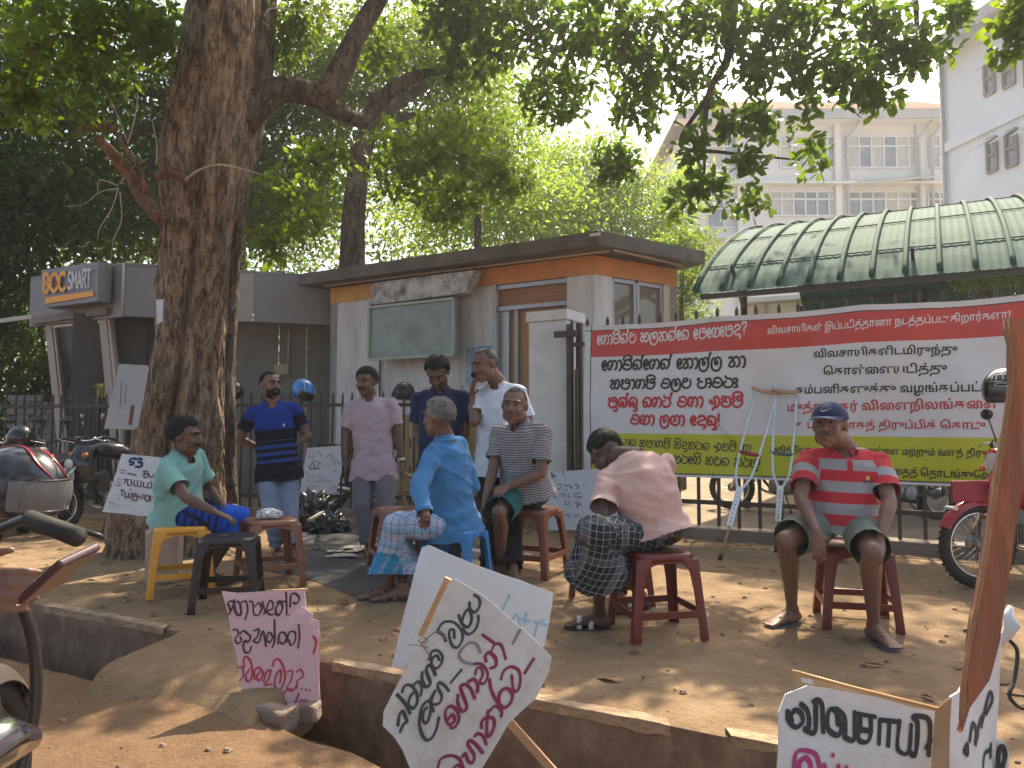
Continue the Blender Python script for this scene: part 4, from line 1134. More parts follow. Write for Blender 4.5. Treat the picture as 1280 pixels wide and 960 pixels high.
# low hanging sprays in view: rosettes of long blades
spr = [B(640, 20, 8.2, .75, .6, .42), B(720, 60, 8.0, .6, .5, .5), B(760, 25, 7.6, .5, .5, .4), B(820, 60, 7.8, .42, .4, .5), B(800, 130, 8.2, .35, .4, .35), B(690, 120, 9, .5, .5, .35),
       B(900, 20, 7.5, .5, .4, .3), B(990, 40, 7.2, .45, .4, .35), B(960, 90, 7.2, .4, .35, .3), B(1040, 100, 7.0, .40, .35, .22), B(1100, 40, 6.9, .40, .4, .33), B(1150, 70, 6.8, .33, .3, .25), B(1080, 120, 6.9, .28, .3, .16),
       B(1000, 150, 7.0, .2, .2, .10), B(870, 180, 7.2, .18, .2, .25), B(885, 230, 7.2, .2, .2, .15), B(940, 200, 7.0, .2, .2, .13), B(1015, 195, 7.0, .16, .15, .18), B(930, 255, 7.1, .24, .2, .10), B(850, 262, 7.3, .2, .2, .14),
       B(1030, 5, 7.0, .5, .4, .25), B(580, 60, 8.6, .5, .5, .45), B(560, 5, 8.4, .5, .5, .4), B(870, 110, 7.7, .3, .3, .3), B(920, 150, 7.4, .22, .2, .18), B(1190, 20, 6.8, .2, .2, .2), B(770, 200, 9.0, .25, .3, .3), B(950, 160, 7.3, .16, .2, .14)]
crown('foliage', spr, 1150, 8, 0.135, LM_near, big, OFF[big.name], csize=0.1, kind=4, aspect=0.42, rosette=True, droop=0.45, shell=0.42)
# sprays at left and middle
spl = [B(60, 40, 6.3, .6, .5, .4), B(150, 20, 6.5, .5, .5, .25), B(30, 120, 6.6, .35, .4, .3), B(120, 90, 6.8, .4, .3, .25), B(190, 40, 6.8, .25, .3, .3), B(350, 40, 7.6, .3, .3, .35), B(380, 20, 7.8, .3, .3, .2),
       B(350, 240, 6.6, .22, .2, .2), B(375, 270, 6.6, .22, .2, .18), B(340, 300, 6.5, .14, .2, .12), B(400, 200, 8.2, .3, .3, .3), B(500, 200, 9.0, .5, .5, .5), B(560, 170, 9.3, .5, .5, .4), B(620, 220, 9.5, .45, .5, .35), B(560, 250, 9.8, .4, .5, .3), B(470, 60, 9.0, .4, .5, .3), B(45, 135, 6.6, .2, .2, .15), B(110, 140, 6.5, .15, .2, .12)]
crown('foliage', spl, 900, 8, 0.12, LM_mid, big, OFF[big.name], csize=0.1, kind=4, aspect=0.42, rosette=True, droop=0.3, shell=0.45)
# spray at the top right corner, from a tree out of frame
ct = thing('leafy_branch', tuple(P(1275, 0, 5)), 'bright green leafy branch hanging into the top right corner', 'branch')
limb([P(1330, -60, 5), P(1285, -10, 5), P(1262, 30, 5)], [.03, .02, .008], 'twig', M_bark2, ct, n=6)
crown('foliage', [B(1272, 20, 5, .12, .15, .16), B(1262, 55, 5, .07, .1, .07), B(1300, -10, 5, .2, .2, .15)], 60, 8, 0.12, LM_mid, ct, OFF[ct.name], kind=4, rosette=True, csize=0.1)

# --- trees behind the gatehouse and kiosk
def bgtree(label, trunk, blobs, n, per, size, m, csize=0.3, group='trees behind the buildings', bark=None, kind=2):
    b = trunk[0]
    p0 = P(b[0], b[1], b[2]); 
    t = thing('shade_tree', (p0.x, p0.y, 0), label, 'tree', group)
    pts = [Vector((p0.x, p0.y, -0.05))] + [P(*q[:3]) for q in trunk]
    rr = [trunk[0][3] * 1.2] + [q[3] for q in trunk]
    limb(pts, rr, 'trunk', bark or M_bark2, t, n=12)
    top = pts[-1]
    for bl in blobs[:7]:
        limb([pts[-2], (pts[-1] + bl[0]) / 2 + Vector((0, 0, -.2)), bl[0]], [rr[-1] * 0.8, rr[-1] * .5, rr[-1] * .15], 'limb', bark or M_bark2, t, n=7, k=3)
    crown('crown', blobs, n, per, size, m, t, OFF[t.name], csize=csize, kind=kind)
    return t
bgtree('tree with a pale brown fork rising behind the gatehouse roof at left', [(440, 345, 14, .24), (446, 230, 14, .2), (468, 150, 14, .17), (520, 95, 14.5, .15)],
       [B(470, 60, 15, 1.4, 1.4, 1.1), B(560, 80, 15, 1.3, 1.4, 1.0), B(520, 170, 15.5, 1.3, 1.3, .9), B(420, 120, 15.5, 1.2, 1.3, 1.2), B(600, 180, 16, 1.3, 1.3, .9), B(380, 240, 15.5, 1.1, 1.2, 1.0)], 1300, 14, 0.16, LM_mid)
bgtree('dense dark tree looming behind the kiosk and big trunk', [(262, 330, 15, .3), (270, 150, 15, .25), (280, 50, 15, .2)],
       [B(150, 270, 15, 1.7, 1.5, 1.3), B(50, 260, 15, 1.7, 1.4, 1.4), B(250, 220, 16, 1.6, 1.5, 1.5), B(330, 250, 16, 1.5, 1.5, 1.5), B(90, 150, 16, 2, 1.5, 1.5), B(230, 100, 16, 1.8, 1.5, 1.5), B(350, 120, 16, 1.6, 1.5, 1.5), B(-60, 200, 15, 2, 1.5, 2)], 2900, 14, 0.19, LM_dark)
bgtree('dark tree at the far left edge beyond the kiosk', [(-30, 420, 14, .25), (-20, 200, 14, .2), (0, 100, 14, .15)],
       [B(10, 350, 14.5, .8, .8, .8), B(-30, 250, 14, 1.4, 1.3, 1.4), B(40, 60, 14, 1.6, 1.3, 1.4), B(10, 420, 15, 1.0, .8, .9), B(60, 470, 14.5, 1.0, .8, .7), B(-80, 380, 14, 1.2, 1.0, 1.5)], 1500, 14, 0.16, LM_dark)
bgtree('tall light green backlit tree with a thin straight stem beyond the gatehouse', [(597, 330, 18, .09), (597, 230, 18, .08), (600, 120, 18, .07)],
       [B(600, 240, 19, 1.8, 1.5, 1.0), B(540, 270, 19, 1.4, 1.3, .9), B(680, 260, 19, 1.4, 1.4, .9), B(620, 130, 19, 1.7, 1.4, 1.2), B(560, 40, 19, 1.7, 1.4, 1.2), B(650, 290, 18.5, 1.5, 1.4, .5)], 1500, 13, 0.16, LM_bright)
bgtree('bushy yellow green tree between the gatehouse and the office building', [(730, 330, 21, .14), (735, 260, 21, .1), (740, 220, 21, .08)],
       [B(740, 240, 21, 1.3, 1.3, 1.0), B(790, 240, 21, 1.2, 1.2, .9), B(760, 190, 22, 1.0, 1.2, .5), B(700, 200, 22, 1.1, 1.2, .7), B(820, 285, 20, .9, .9, .6), B(700, 270, 20, 1.3, 1.2, .7), B(755, 290, 20, 1.3, 1.2, .5), B(860, 235, 21, .55, .9, .7)], 1500, 13, 0.15, LM_bright)
bgtree('small green tree beside the shelter below its left eave', [(852, 420, 14, .05), (852, 370, 14, .04), (855, 340, 14, .03)],
       [B(850, 360, 14, .35, .4, .5), B(880, 330, 14.5, .4, .4, .3), B(862, 300, 15, .5, .4, .3), B(845, 310, 15, .4, .4, .4)], 200, 12, 0.11, LM_mid, csize=0.14)
bgtree('green shrub showing above the banner beneath the shelter roof at right', [(1230, 400, 15, .05), (1225, 370, 15, .04), (1225, 350, 15, .03)],
       [B(1225, 352, 15, .5, .4, .12), B(1262, 348, 15, .35, .4, .13)], 120, 12, 0.10, LM_bright, csize=0.12)
bgtree('low dark shrubs added beyond the kiosk to darken the left edge', [(-10, 640, 14, .06), (-10, 600, 14, .05), (-10, 560, 14, .04)],
       [B(x, y, 14.5, .9, .8, .7) for x in (-120, -60, 0, 60) for y in (500, 560)], 900, 13, 0.14, LM_dark)  # shrubs added to darken the bright strip of yard here
# trees further behind so the mass closes down to the horizon
bgtree('row of dark treetops far behind the yard', [(300, 480, 26, .3), (300, 380, 26, .25), (300, 300, 26, .2)],
       [B(x, y, 26, 2.6, 2, 2.2) for x in (-60, 60, 180, 300, 420) for y in (380, 250)] + [B(x, y, 26, 2.2, 2, 2.0) for x in (520, 620) for y in (340, 220)], 2600, 14, 0.26, LM_mid, csize=0.4)
bgtree('hazy green tree filling the gap beyond the gatehouse window', [(800, 470, 27, .2), (800, 380, 27, .15), (800, 340, 27, .12)],
       [B(x, y, 27, 1.6, 1.5, 1.2) for x in (700, 780, 840) for y in (330, 400)], 900, 13, 0.22, LM_mid, csize=0.3)

# ================================================================ LETTERING
SI = {  # simplified round Sinhala letter shapes: name -> (advance, strokes)
 'K': (.62, [[(.42, .5), (.25, .62), (.14, .46), (.26, .32), (.44, .42), (.5, .7), (.3, .93), (.06, .7), (.05, .3), (.25, .0), (.5, .08)]]),
 'KK': (1.15, [[(.42, .5), (.25, .62), (.14, .46), (.26, .32), (.44, .42), (.5, .7), (.3, .93), (.06, .7), (.05, .3), (.25, .0), (.5, .08)]]),
 'g': (1.12, [[(.32, .42), (.44, .25), (.28, .04), (.06, .2), (.05, .6), (.25, .92), (.5, .75), (.52, .4)], [(.52, .4), (.55, .8), (.78, .93), (1.0, .65), (.98, .25), (.82, .0)]]),
 'aa': (.5, [[(.02, .85), (.25, .93), (.40, .6), (.34, .15), (.16, -.08)]]),
 'v': (1.1, [[(.2, .62), (.3, .9), (.68, .97), (.98, .62), (.9, .18), (.5, .0), (.12, .15), (.08, .42), (.3, .52), (.72, .45)]]),
 'ii': (0, [[(-1.0, .98), (-.9, 1.28), (-.5, 1.42), (-.1, 1.2), (-.18, .98), (-.38, 1.08)]]),
 'i': (0, [[(-1.0, .98), (-.9, 1.26), (-.5, 1.38), (-.12, 1.2), (-.10, .95)]]),
 'n': (1.05, [[(.42, .48), (.5, .2), (.3, .0), (.1, .12), (.16, .42), (.42, .48)], [(.12, .12), (.06, .55), (.35, .92), (.78, .85), (.94, .5), (.8, .1), (.62, .04)]]),
 't': (1.05, [[(.52, .55), (.62, .3), (.42, .18), (.34, .4), (.52, .55)], [(.22, .02), (.05, .4), (.3, .9), (.78, .88), (.95, .5), (.85, .08), (.55, .0)]]),
 'h_': (.1, [[(-.14, .75), (-.06, 1.1), (.02, 1.42), (.06, 1.25)]]),
 'T': (1.0, [[(.15, .72), (.2, .95), (.5, .95), (.52, .72), (.2, .6), (.06, .3), (.3, .0), (.72, .05), (.92, .4), (.85, .85)]]),
 's': (1.15, [[(.05, .78), (.25, .93), (.38, .72), (.2, .5), (.06, .2), (.28, .0), (.5, .2), (.5, .5)], [(.3, .5), (.62, .52), (.62, .85), (.85, .92), (1.02, .5), (.85, .05), (.6, .0)]]),
 'l': (1.15, [[(.55, .58), (.68, .42), (.52, .25), (.4, .42), (.5, .82), (.78, .93), (1.0, .55), (.92, -.05), (.58, -.34), (.2, -.2), (.06, .25), (.14, .75), (.36, .88)]]),
 'k': (1.2, [[(.05, .82), (.28, .93), (.38, .65), (.22, .45), (.06, .15), (.3, .0), (.58, .2), (.5, .55)], [(.38, .6), (.62, .9), (.95, .85), (1.08, .45), (.95, .08), (.72, .02)]]),
 'm': (1.12, [[(.32, .95), (.1, .8), (.28, .6), (.08, .3), (.3, .0), (.72, .0), (1.0, .35), (.92, .85), (.66, .97), (.52, .75), (.66, .55), (.88, .62)]]),
 'h': (1.12, [[(.3, .48), (.44, .3), (.28, .06), (.06, .2), (.06, .62), (.28, .93), (.5, .72), (.52, .35)], [(.28, .04), (.62, .0), (.98, .2), (1.0, .65), (.78, .93), (.58, .68)]]),
 'd': (.95, [[(.15, .72), (.35, .95), (.74, .88), (.78, .6), (.38, .46), (.1, .25), (.3, .02), (.7, .04), (.82, -.16), (.62, -.36)]]),
 '?': (.7, [[(.1, .95), (.3, 1.2), (.6, 1.1), (.55, .75), (.33, .55), (.32, .3)], [(.32, .03), (.34, .03)]]),
 '!': (.35, [[(.15, 1.2), (.15, .35)], [(.15, .05), (.16, .05)]]),
 'p': (1.08, [[(.3, .95), (.08, .85), (.28, .65), (.1, .3), (.3, .0), (.75, .0), (.98, .3), (.95, .9)], [(.28, .62), (.6, .6)]]),
 'ae': (.5, [[(.02, .85), (.25, .93), (.40, .6), (.34, .15), (.16, -.02)], [(.1, .45), (.4, .45)]]),
 'r': (1.0, [[(.3, .6), (.1, .5), (.06, .2), (.35, .0), (.75, .08), (.92, .45), (.72, .85), (.35, .9), (.2, 1.15)]]),
 'uu': (.45, [[(.0, .8), (.25, .9), (.35, .6), (.0, .45), (.3, .3), (.3, .05), (.02, .02)]]),
 'u': (0, [[(-.3, .05), (-.1, -.18), (-.25, -.38), (-.5, -.38)]]),
 'I': (1.1, [[(.3, .5), (.15, .62), (.06, .42), (.3, .3), (.6, .45), (.5, .85), (.8, .93), (1.0, .55), (.85, .05), (.5, -.1), (.3, -.32)], [(.6, .45), (.55, .05), (.85, .05)]]),
 'D': (1.1, [[(.12, .7), (.3, .95), (.6, .85), (.3, .55), (.1, .25), (.35, .0), (.8, .02), (1.0, .4), (.9, .85), (.7, .9)], [(.3, .55), (.65, .45)]]),
 'b': (1.1, [[(.35, .9), (.1, .7), (.1, .25), (.35, .0), (.75, .0), (1.0, .3), (.98, .75), (.75, .95), (.5, .75), (.62, .5), (.35, .35)]]),
 'e': (1.05, [[(.35, .5), (.2, .62), (.1, .4), (.3, .25), (.5, .5), (.4, .85), (.1, .9)], [(.06, .4), (.3, .0), (.75, .02), (.98, .4), (.8, .9), (.6, .7)]]),
 'y': (1.15, [[(.3, .9), (.08, .65), (.1, .2), (.35, .0), (.58, .2), (.5, .5)], [(.56, .1), (.82, .0), (1.04, .3), (1.0, .8), (.8, .95)]]),
 '_': (.55, []),
}
LA = {
 'B': (.8, [[(.1, 0), (.1, 1), (.5, .98), (.6, .76), (.45, .55), (.1, .53)], [(.45, .53), (.66, .3), (.5, .03), (.1, 0)]]),
 'O': (.95, [[(.45, 1), (.15, .85), (.05, .5), (.15, .15), (.45, 0), (.75, .15), (.85, .5), (.75, .85), (.45, 1)]]),
 'C': (.8, [[(.7, .85), (.45, 1), (.15, .85), (.05, .5), (.15, .15), (.45, 0), (.7, .15)]]),
 'S': (.72, [[(.6, .88), (.35, 1), (.1, .82), (.2, .58), (.5, .42), (.6, .2), (.35, 0), (.05, .12)]]),
 'M': (.95, [[(.1, 0), (.1, 1)], [(.1, 1), (.45, .4)], [(.45, .4), (.8, 1)], [(.8, 1), (.8, 0)]]),
 'A': (.8, [[(.05, 0), (.38, 1)], [(.38, 1), (.7, 0)], [(.18, .35), (.58, .35)]]),
 'R': (.75, [[(.1, 0), (.1, 1), (.5, .98), (.6, .75), (.45, .52), (.1, .5)], [(.35, .5), (.64, 0)]]),
 'T': (.75, [[(.0, 1), (.66, 1)], [(.33, 1), (.33, 0)]]),
 'I': (.35, [[(.15, 0), (.15, 1)]]), '_': (.5, []),
 '5': (.7, [[(.6, 1), (.15, .98), (.1, .58), (.45, .6), (.62, .3), (.4, 0), (.05, .1)]]),
}
def stroke_layout(tokens, table, w):
    x = 0; V = []; Fc = []
    for tk in tokens:
        adv, strokes = table[tk]
        for s in strokes:
            v, f = ribbon2d([(x + a, b) for a, b in s], w, 4)
            n = len(V); V += v; Fc += [tuple(i + n for i in q) for q in f]
        x += adv
    return V, Fc, x
def font_layout(txt, bold=0.0):
    c = bpy.data.curves.new('t', 'FONT'); c.body = txt; c.size = 1.35; c.offset = bold; c.resolution_u = 3
    o = bpy.data.objects.new('t', c); COL.objects.link(o)
    bpy.context.view_layer.update()
    dg = bpy.context.evaluated_depsgraph_get()
    me = bpy.data.meshes.new_from_object(o.evaluated_get(dg))
    V = [Vector(v.co) for v in me.vertices]; Fc = [tuple(p.vertices) for p in me.polygons]
    xs = [v.x for v in V]; x0 = min(xs); W_ = max(xs) - x0
    for v in V: v.x -= x0
    bpy.data.objects.remove(o); bpy.data.curves.remove(c); bpy.data.meshes.remove(me)
    return V, Fc, W_
def place(V, Fc, Wd, A, Bp, n, name, m, parent, warp=None, off=0.003, hscale=1.0, up=None):
    """lay 2-D lettering along the segment A-B on a surface with normal n"""
    d = (Bp - A); L = d.length; d.normalize(); up = up or n.cross(d).normalized()
    if up.z < 0: up = -up
    k = L / Wd
    mb = MB(); out = []
    for v in V:
        p = A + d * (v.x * k) + up * (v.y * k * hscale)
        if warp: p = p + n * warp(p)
        out.append(p + n * off)
    mb.add(out, Fc)
    # no normal recalculation trouble: flat ribbons
    return mb.build(name, m, parent)
for par, txt, A, Bp, hh, nm, m_, w_ in TEXTS:
    V_, F_, W_ = stroke_layout(list(txt), LA, 0.24 if 'BOC' in txt else 0.16)
    n_ = Vector((-0.48, -0.88, 0)).normalized()
    L_ = (Bp - A).length
    hs = {'BOC': 1.15, 'SMART': 1.75}[txt] * (0.72 if hh else 1)
    place(V_, F_, W_, A, Bp, n_, nm, m_, par, off=0.02, hscale=hs, up=Vector((0, 0, 1)))

def ink(name, c): return mat(name, c, 0.6, 0.08, 20)
INK_BLACK = ink('ink_black', (0.022, 0.022, 0.026)); INK_RED = ink('ink_red', (0.50, 0.035, 0.045)); INK_MAG = ink('ink_maroon', (0.22, 0.02, 0.07))
INK_GREY = ink('ink_grey', (0.07, 0.07, 0.08)); INK_DB = ink('ink_navy', (0.02, 0.03, 0.10)); INK_PAPER = ink('print_white', (0.72, 0.72, 0.74))

# ---------------------------------------------------------------- the printed banner on the fence
def banner():
    up = Vector((0, 0, 1))
    o0 = online(735, FP + FN * 0.14, FD); n = FN
    def s_of(p): return (p - o0).dot(FD)
    def pt(px, py): return onplane(px, py, o0, n)
    W_ = 4.18
    z0, z1 = pt(735, 592).z, pt(735, 407).z
    s0 = s_of(pt(732, 500)); s1 = s_of(pt(1292, 500))
    def warp(p):
        s = s_of(p); z = p.z
        return 1.5 * (0.020 * math.sin(s * 1.9 + z * 1.3) + 0.012 * math.sin(s * 5.1 - z * 3.3) + 0.022 * noise.noise(Vector((s * 1.1, z * 1.6, 2)))
                + 0.018 * math.exp(-((s - 0.25 - (2.2 - z) * 0.5) / 0.05) ** 2) * max(0, z - 1.6) + 0.01 * math.exp(-((s - 0.5 - (2.2 - z) * 0.9) / 0.05) ** 2)
                + 0.015 * math.exp(-((s - 3.3 - (2.2 - z) * -0.6) / 0.07) ** 2) + 0.012 * noise.noise(Vector((s * 3 + z * 2, z * 1.2, 7))))
    t = thing('protest_banner', tuple(o0 + up * z0), 'large printed red, white and yellow protest banner tied along the fence', 'banner')
    nx, nzv = 150, 60
    mb = MB(); grid = []; P_ = []
    for j in range(nzv + 1):
        row = []
        for i in range(nx + 1):
            s = s0 + (s1 - s0) * i / nx
            zz = z0 + (z1 - z0) * j / nzv
            sag = 0.02 * math.sin(math.pi * ((s - s0) / 1.4 % 1)) * (1 if j == nzv else (j / nzv) ** 3)
            p = o0 + FD * s; p.z = zz - sag
            p = p + n * warp(Vector((p.x, p.y, zz)))
            row.append(p); P_.append((s, zz, 0))
        grid.append(row)
    mb.sheet(grid)
    m = bpy.data.materials.new('banner_print'); N, L = nodes_of(m); bs = N['Principled BSDF']
    at = N.new('ShaderNodeAttribute'); at.attribute_name = 'pt'; sp = N.new('ShaderNodeSeparateXYZ'); L.new(at.outputs['Vector'], sp.inputs[0])
    zr = pt(735, 447).z; zy = pt(742, 541).z; zt = pt(735, 414).z; zb = pt(738, 588).z
    zr2 = pt(1235, 420).z; zy2 = pt(1130, 546).z
    x, z = sp.outputs[0], sp.outputs[1]
    sr = s_of(pt(1235, 420)); k = (zr2 - zr) / sr; k2 = (zy2 - zy) / s_of(pt(1130, 546))
    zred = m_math(N, L, 'ADD', m_math(N, L, 'MULTIPLY', x, k), zr)
    zyel = m_math(N, L, 'ADD', m_math(N, L, 'MULTIPLY', x, k2), zy)
    isred = m_math(N, L, 'GREATER_THAN', z, zred); isyel = m_math(N, L, 'LESS_THAN', z, zyel)
    c = m_mix(N, L, isred, (0.66, 0.67, 0.71), (0.55, 0.055, 0.045)); c = m_mix(N, L, isyel, c, (0.50, 0.52, 0.015))
    inside = m_math(N, L, 'MULTIPLY', band(N, L, z, zb, zt), m_math(N, L, 'GREATER_THAN', x, s_of(pt(740, 500))))
    c = m_mix(N, L, inside, (0.66, 0.66, 0.69), c)
    # thin dark keyline
    kl = m_math(N, L, 'MAXIMUM', band(N, L, x, s_of(pt(740, 500)) - 0.008, s_of(pt(740, 500)) + 0.004), m_math(N, L, 'MAXIMUM', band(N, L, z, zb - 0.012, zb), band(N, L, z, zt, zt + 0.01)))
    c = m_mix(N, L, kl, c, (0.03, 0.03, 0.035))
    tcn = N.new('ShaderNodeTexCoord'); nn = N.new('ShaderNodeTexNoise'); nn.inputs['Scale'].default_value = 2.5; nn.inputs['Detail'].default_value = 6; L.new(tcn.outputs['Object'], nn.inputs[0])
    r = N.new('ShaderNodeMapRange'); r.inputs[3].default_value = 0.86; r.inputs[4].default_value = 1.1; L.new(nn.outputs[0], r.inputs[0])
    mx = N.new('ShaderNodeMix'); mx.data_type = 'RGBA'; mx.blend_type = 'MULTIPLY'; mx.inputs[0].default_value = 1; L.new(c, mx.inputs[6]); L.new(r.outputs[0], mx.inputs[7])
    L.new(mx.outputs[2], bs.inputs['Base Color']); bs.inputs['Roughness'].default_value = 0.42
    sh = mb.build('sheet', m, t)
    a = sh.data.attributes.new('pt', 'FLOAT_VECTOR', 'POINT'); a.data.foreach_set('vector', np.array(P_, dtype=np.float32).ravel())
    # ties
    for s in (s0 + 0.03, s0 + 1.4, s0 + 2.8, s1 - 0.1):
        for z in (z1 - 0.02, z0 + 0.02):
            q = o0 + FD * s; q.z = z
            tm = MB(); tm.tube([q + n * 0.02, q - n * 0.03 + up * 0.03, q - n * 0.09 + up * 0.01], 0.005, 5); tm.build('tie_cord', mat('dark_cord', (0.03, 0.03, 0.03)), t)
    def line_si(tokens, A, Bp, m_, w=0.17, hs=1.0):
        V_, F_, Wd = stroke_layout(tokens.split(), SI, w)
        place(V_, F_, Wd, pt(*A), pt(*Bp), n, 'lettering', m_, t, warp, 0.004, hs)
    def line_ta(txt, A, Bp, m_, bold=0.02, hs=1.0):
        V_, F_, Wd = font_layout(txt, bold)
        place(V_, F_, Wd, pt(*A), pt(*Bp), n, 'lettering', m_, t, warp, 0.004, hs)
    line_si('K g aa v ii n h_ T _ s l k n h_ K n _ K m K h K m d ?', (747, 431), (935, 418), INK_PAPER, 0.17, 1.25)
    line_si('K g aa v ii n h_ K g n h_ _ K k aa l h_ l _ k aa', (754, 463), (932, 458), INK_BLACK, 0.22, 1.05)
    line_si('s m aa g m i _ v l T _ p ae v r uu', (764, 486), (922, 484), INK_BLACK, 0.22, 1.0)
    line_si('m u t h_ t u _ n g r h_ _ v g aa _ I D m i', (761, 509), (928, 508), INK_RED, 0.24, 1.05)
    line_si('v h aa _ l b aa _ K d n u !', (788, 530), (900, 532), INK_RED, 0.24, 1.0)
    line_si('I n h_ d i y aa n u _ s m aa g m i _ s i d u k r n _ I D m i _ h aa', (752, 556), (938, 565), INK_BLACK, 0.15, 1.1)
    line_si('b l y T _ e r K h i _ s T n _ k r m u !', (800, 576), (951, 585), INK_BLACK, 0.15, 1.1)
    line_ta('விவசாயிகள் இப்படித்தானா நடத்தப்படுகிறார்களா?', (960, 417.5), (1264, 397), INK_PAPER, 0.022, 1.25)
    line_ta('விவசாயிகளிடமிருந்து', (1017, 447), (1197, 441), INK_BLACK, 0.03, 1.0)
    line_ta('ெகாள்ைளயடித்து', (1030, 469), (1184, 465), INK_BLACK, 0.03, 1.0)
    line_ta('கம்பனிகளுக்கு வழங்கப்பட்ட', (994, 492), (1238, 489), INK_BLACK, 0.03, 1.0)
    line_ta('முத்துநகர் விைளநிலங்கைள', (984, 514), (1250, 510), INK_RED, 0.03, 1.0)
    line_ta('உடனடியாகத் திருப்பிக் ெகாடு', (995, 535), (1232, 536), INK_RED, 0.03, 1.0)
    line_ta('அதித்தியாவச காணி ெகாள்ைள மற்றும் வளத் திருட்ைட', (962, 565), (1262, 571), INK_BLACK, 0.03, 1.25)
    line_ta('எதிர்த்து ேபாராட்டத்ைதத் ெதாடங்குேவாம்!', (1000, 588), (1262, 600), INK_BLACK, 0.03, 1.25)
banner()

# ---------------------------------------------------------------- hand-lettered placards
def board(name, label, outline, p0, n, th, m, texts=(), warpamp=0.01, back=None, parent=None):
    """outline: photo pixels of the sheet's edge; p0, n: the plane it lies in (n towards the viewer).
    texts: list of (strokes in photo pixels, width in metres, material)"""
    n = n.normalized()
    pts = [onplane(x, y, p0, n) for x, y in outline]
    c = sum(pts, Vector()) / len(pts)
    t = parent or thing(name, tuple(c), label, 'placard')
    d = Vector((1, 0, 0)) - n * n.x; d.normalize(); u = n.cross(d)
    if u.z < 0: u = -u
    def warp(p): 
        q = p - c
        return warpamp * (noise.noise(Vector((q.dot(d) * 3.1, q.dot(u) * 3.1, n.x * 9 + c.x))) * 2 + 0.5 * noise.noise(Vector((q.dot(d) * 9, q.dot(u) * 9, c.y))))
    # roughen the edge
    ring = []
    for i in range(len(pts)):
        a, b = pts[i], pts[(i + 1) % len(pts)]; k = max(1, int((b - a).length / 0.045))
        for j in range(k):
            p = a.lerp(b, j / k)
            if j: p = p + d * noise.noise(p * 23) * 0.004 + u * noise.noise(p * 19) * 0.004
            ring.append(p)
    bm = bmesh.new()
    vs = [bm.verts.new(p) for p in ring]; bm.faces.new(vs)
    bmesh.ops.triangulate(bm, faces=bm.faces[:])
    for _ in range(3):
        le = [e for e in bm.edges if e.calc_length() > 0.06]
        if le: bmesh.ops.subdivide_edges(bm, edges=le, cuts=1, use_grid_fill=False); bmesh.ops.triangulate(bm, faces=bm.faces[:])
    bmesh.ops.recalc_face_normals(bm, faces=bm.faces)
    for v in bm.verts: v.co = v.co + n * warp(v.co)
    fs = bm.faces[:]
    r = bmesh.ops.extrude_face_region(bm, geom=fs)
    for g in r['geom']:
        if isinstance(g, bmesh.types.BMVert): g.co = g.co - n * th
    bmesh.ops.recalc_face_normals(bm, faces=bm.faces)
    me = bpy.data.meshes.new('sheet'); off = OFF[t.name]
    for v in bm.verts: v.co -= off
    bm.to_mesh(me); bm.free(); me.materials.append(m)
    o = bpy.data.objects.new('sheet', me); OFF[o.name] = off; link(o, t)
    for strokes, w, mm in texts:
        mb = MB()
        for s in strokes:
            q = [onplane(x, y, p0, n) for x, y in s]
            q2 = [((p - c).dot(d), (p - c).dot(u)) for p in q]
            v, f = ribbon2d(q2, w * random.uniform(0.85, 1.15), 5, True)
            out = []
            for a in v:
                p = c + d * a.x + u * a.y
                out.append(p + n * (warp(p) + 0.0025))
            mb.add(out, f)
        mb.build('lettering', mm, t)
    return t
def crop(ox, oy, sc, strokes): return [[(ox + x / sc, oy + y / sc) for x, y in s] for s in strokes]
PAPER = mat('placard_paper', (0.60, 0.60, 0.61), 0.8, 0.06, 3, 0.3, 11, dirt=(0.38, 0.33, 0.27), dscale=3.5, damt=0.75)
PAPER2 = mat('placard_paper_blue', (0.58, 0.61, 0.67), 0.8, 0.06, 3, 0.15, 14, dirt=(0.44, 0.42, 0.40), dscale=3, damt=0.4)
PINK = mat('placard_pink', (0.62, 0.42, 0.47), 0.85, 0.06, 4, 0.2, 14, dirt=(0.50, 0.28, 0.30), dscale=4, damt=0.5)
CARD = mat('cardboard', (0.36, 0.24, 0.14), 0.85, 0.15, 8, 0.1, 40)
WOOD = mat('stick_wood', (0.42, 0.25, 0.14), 0.7, 0.2, 6, 0.1, 40, stretch=(1, 1, 5))

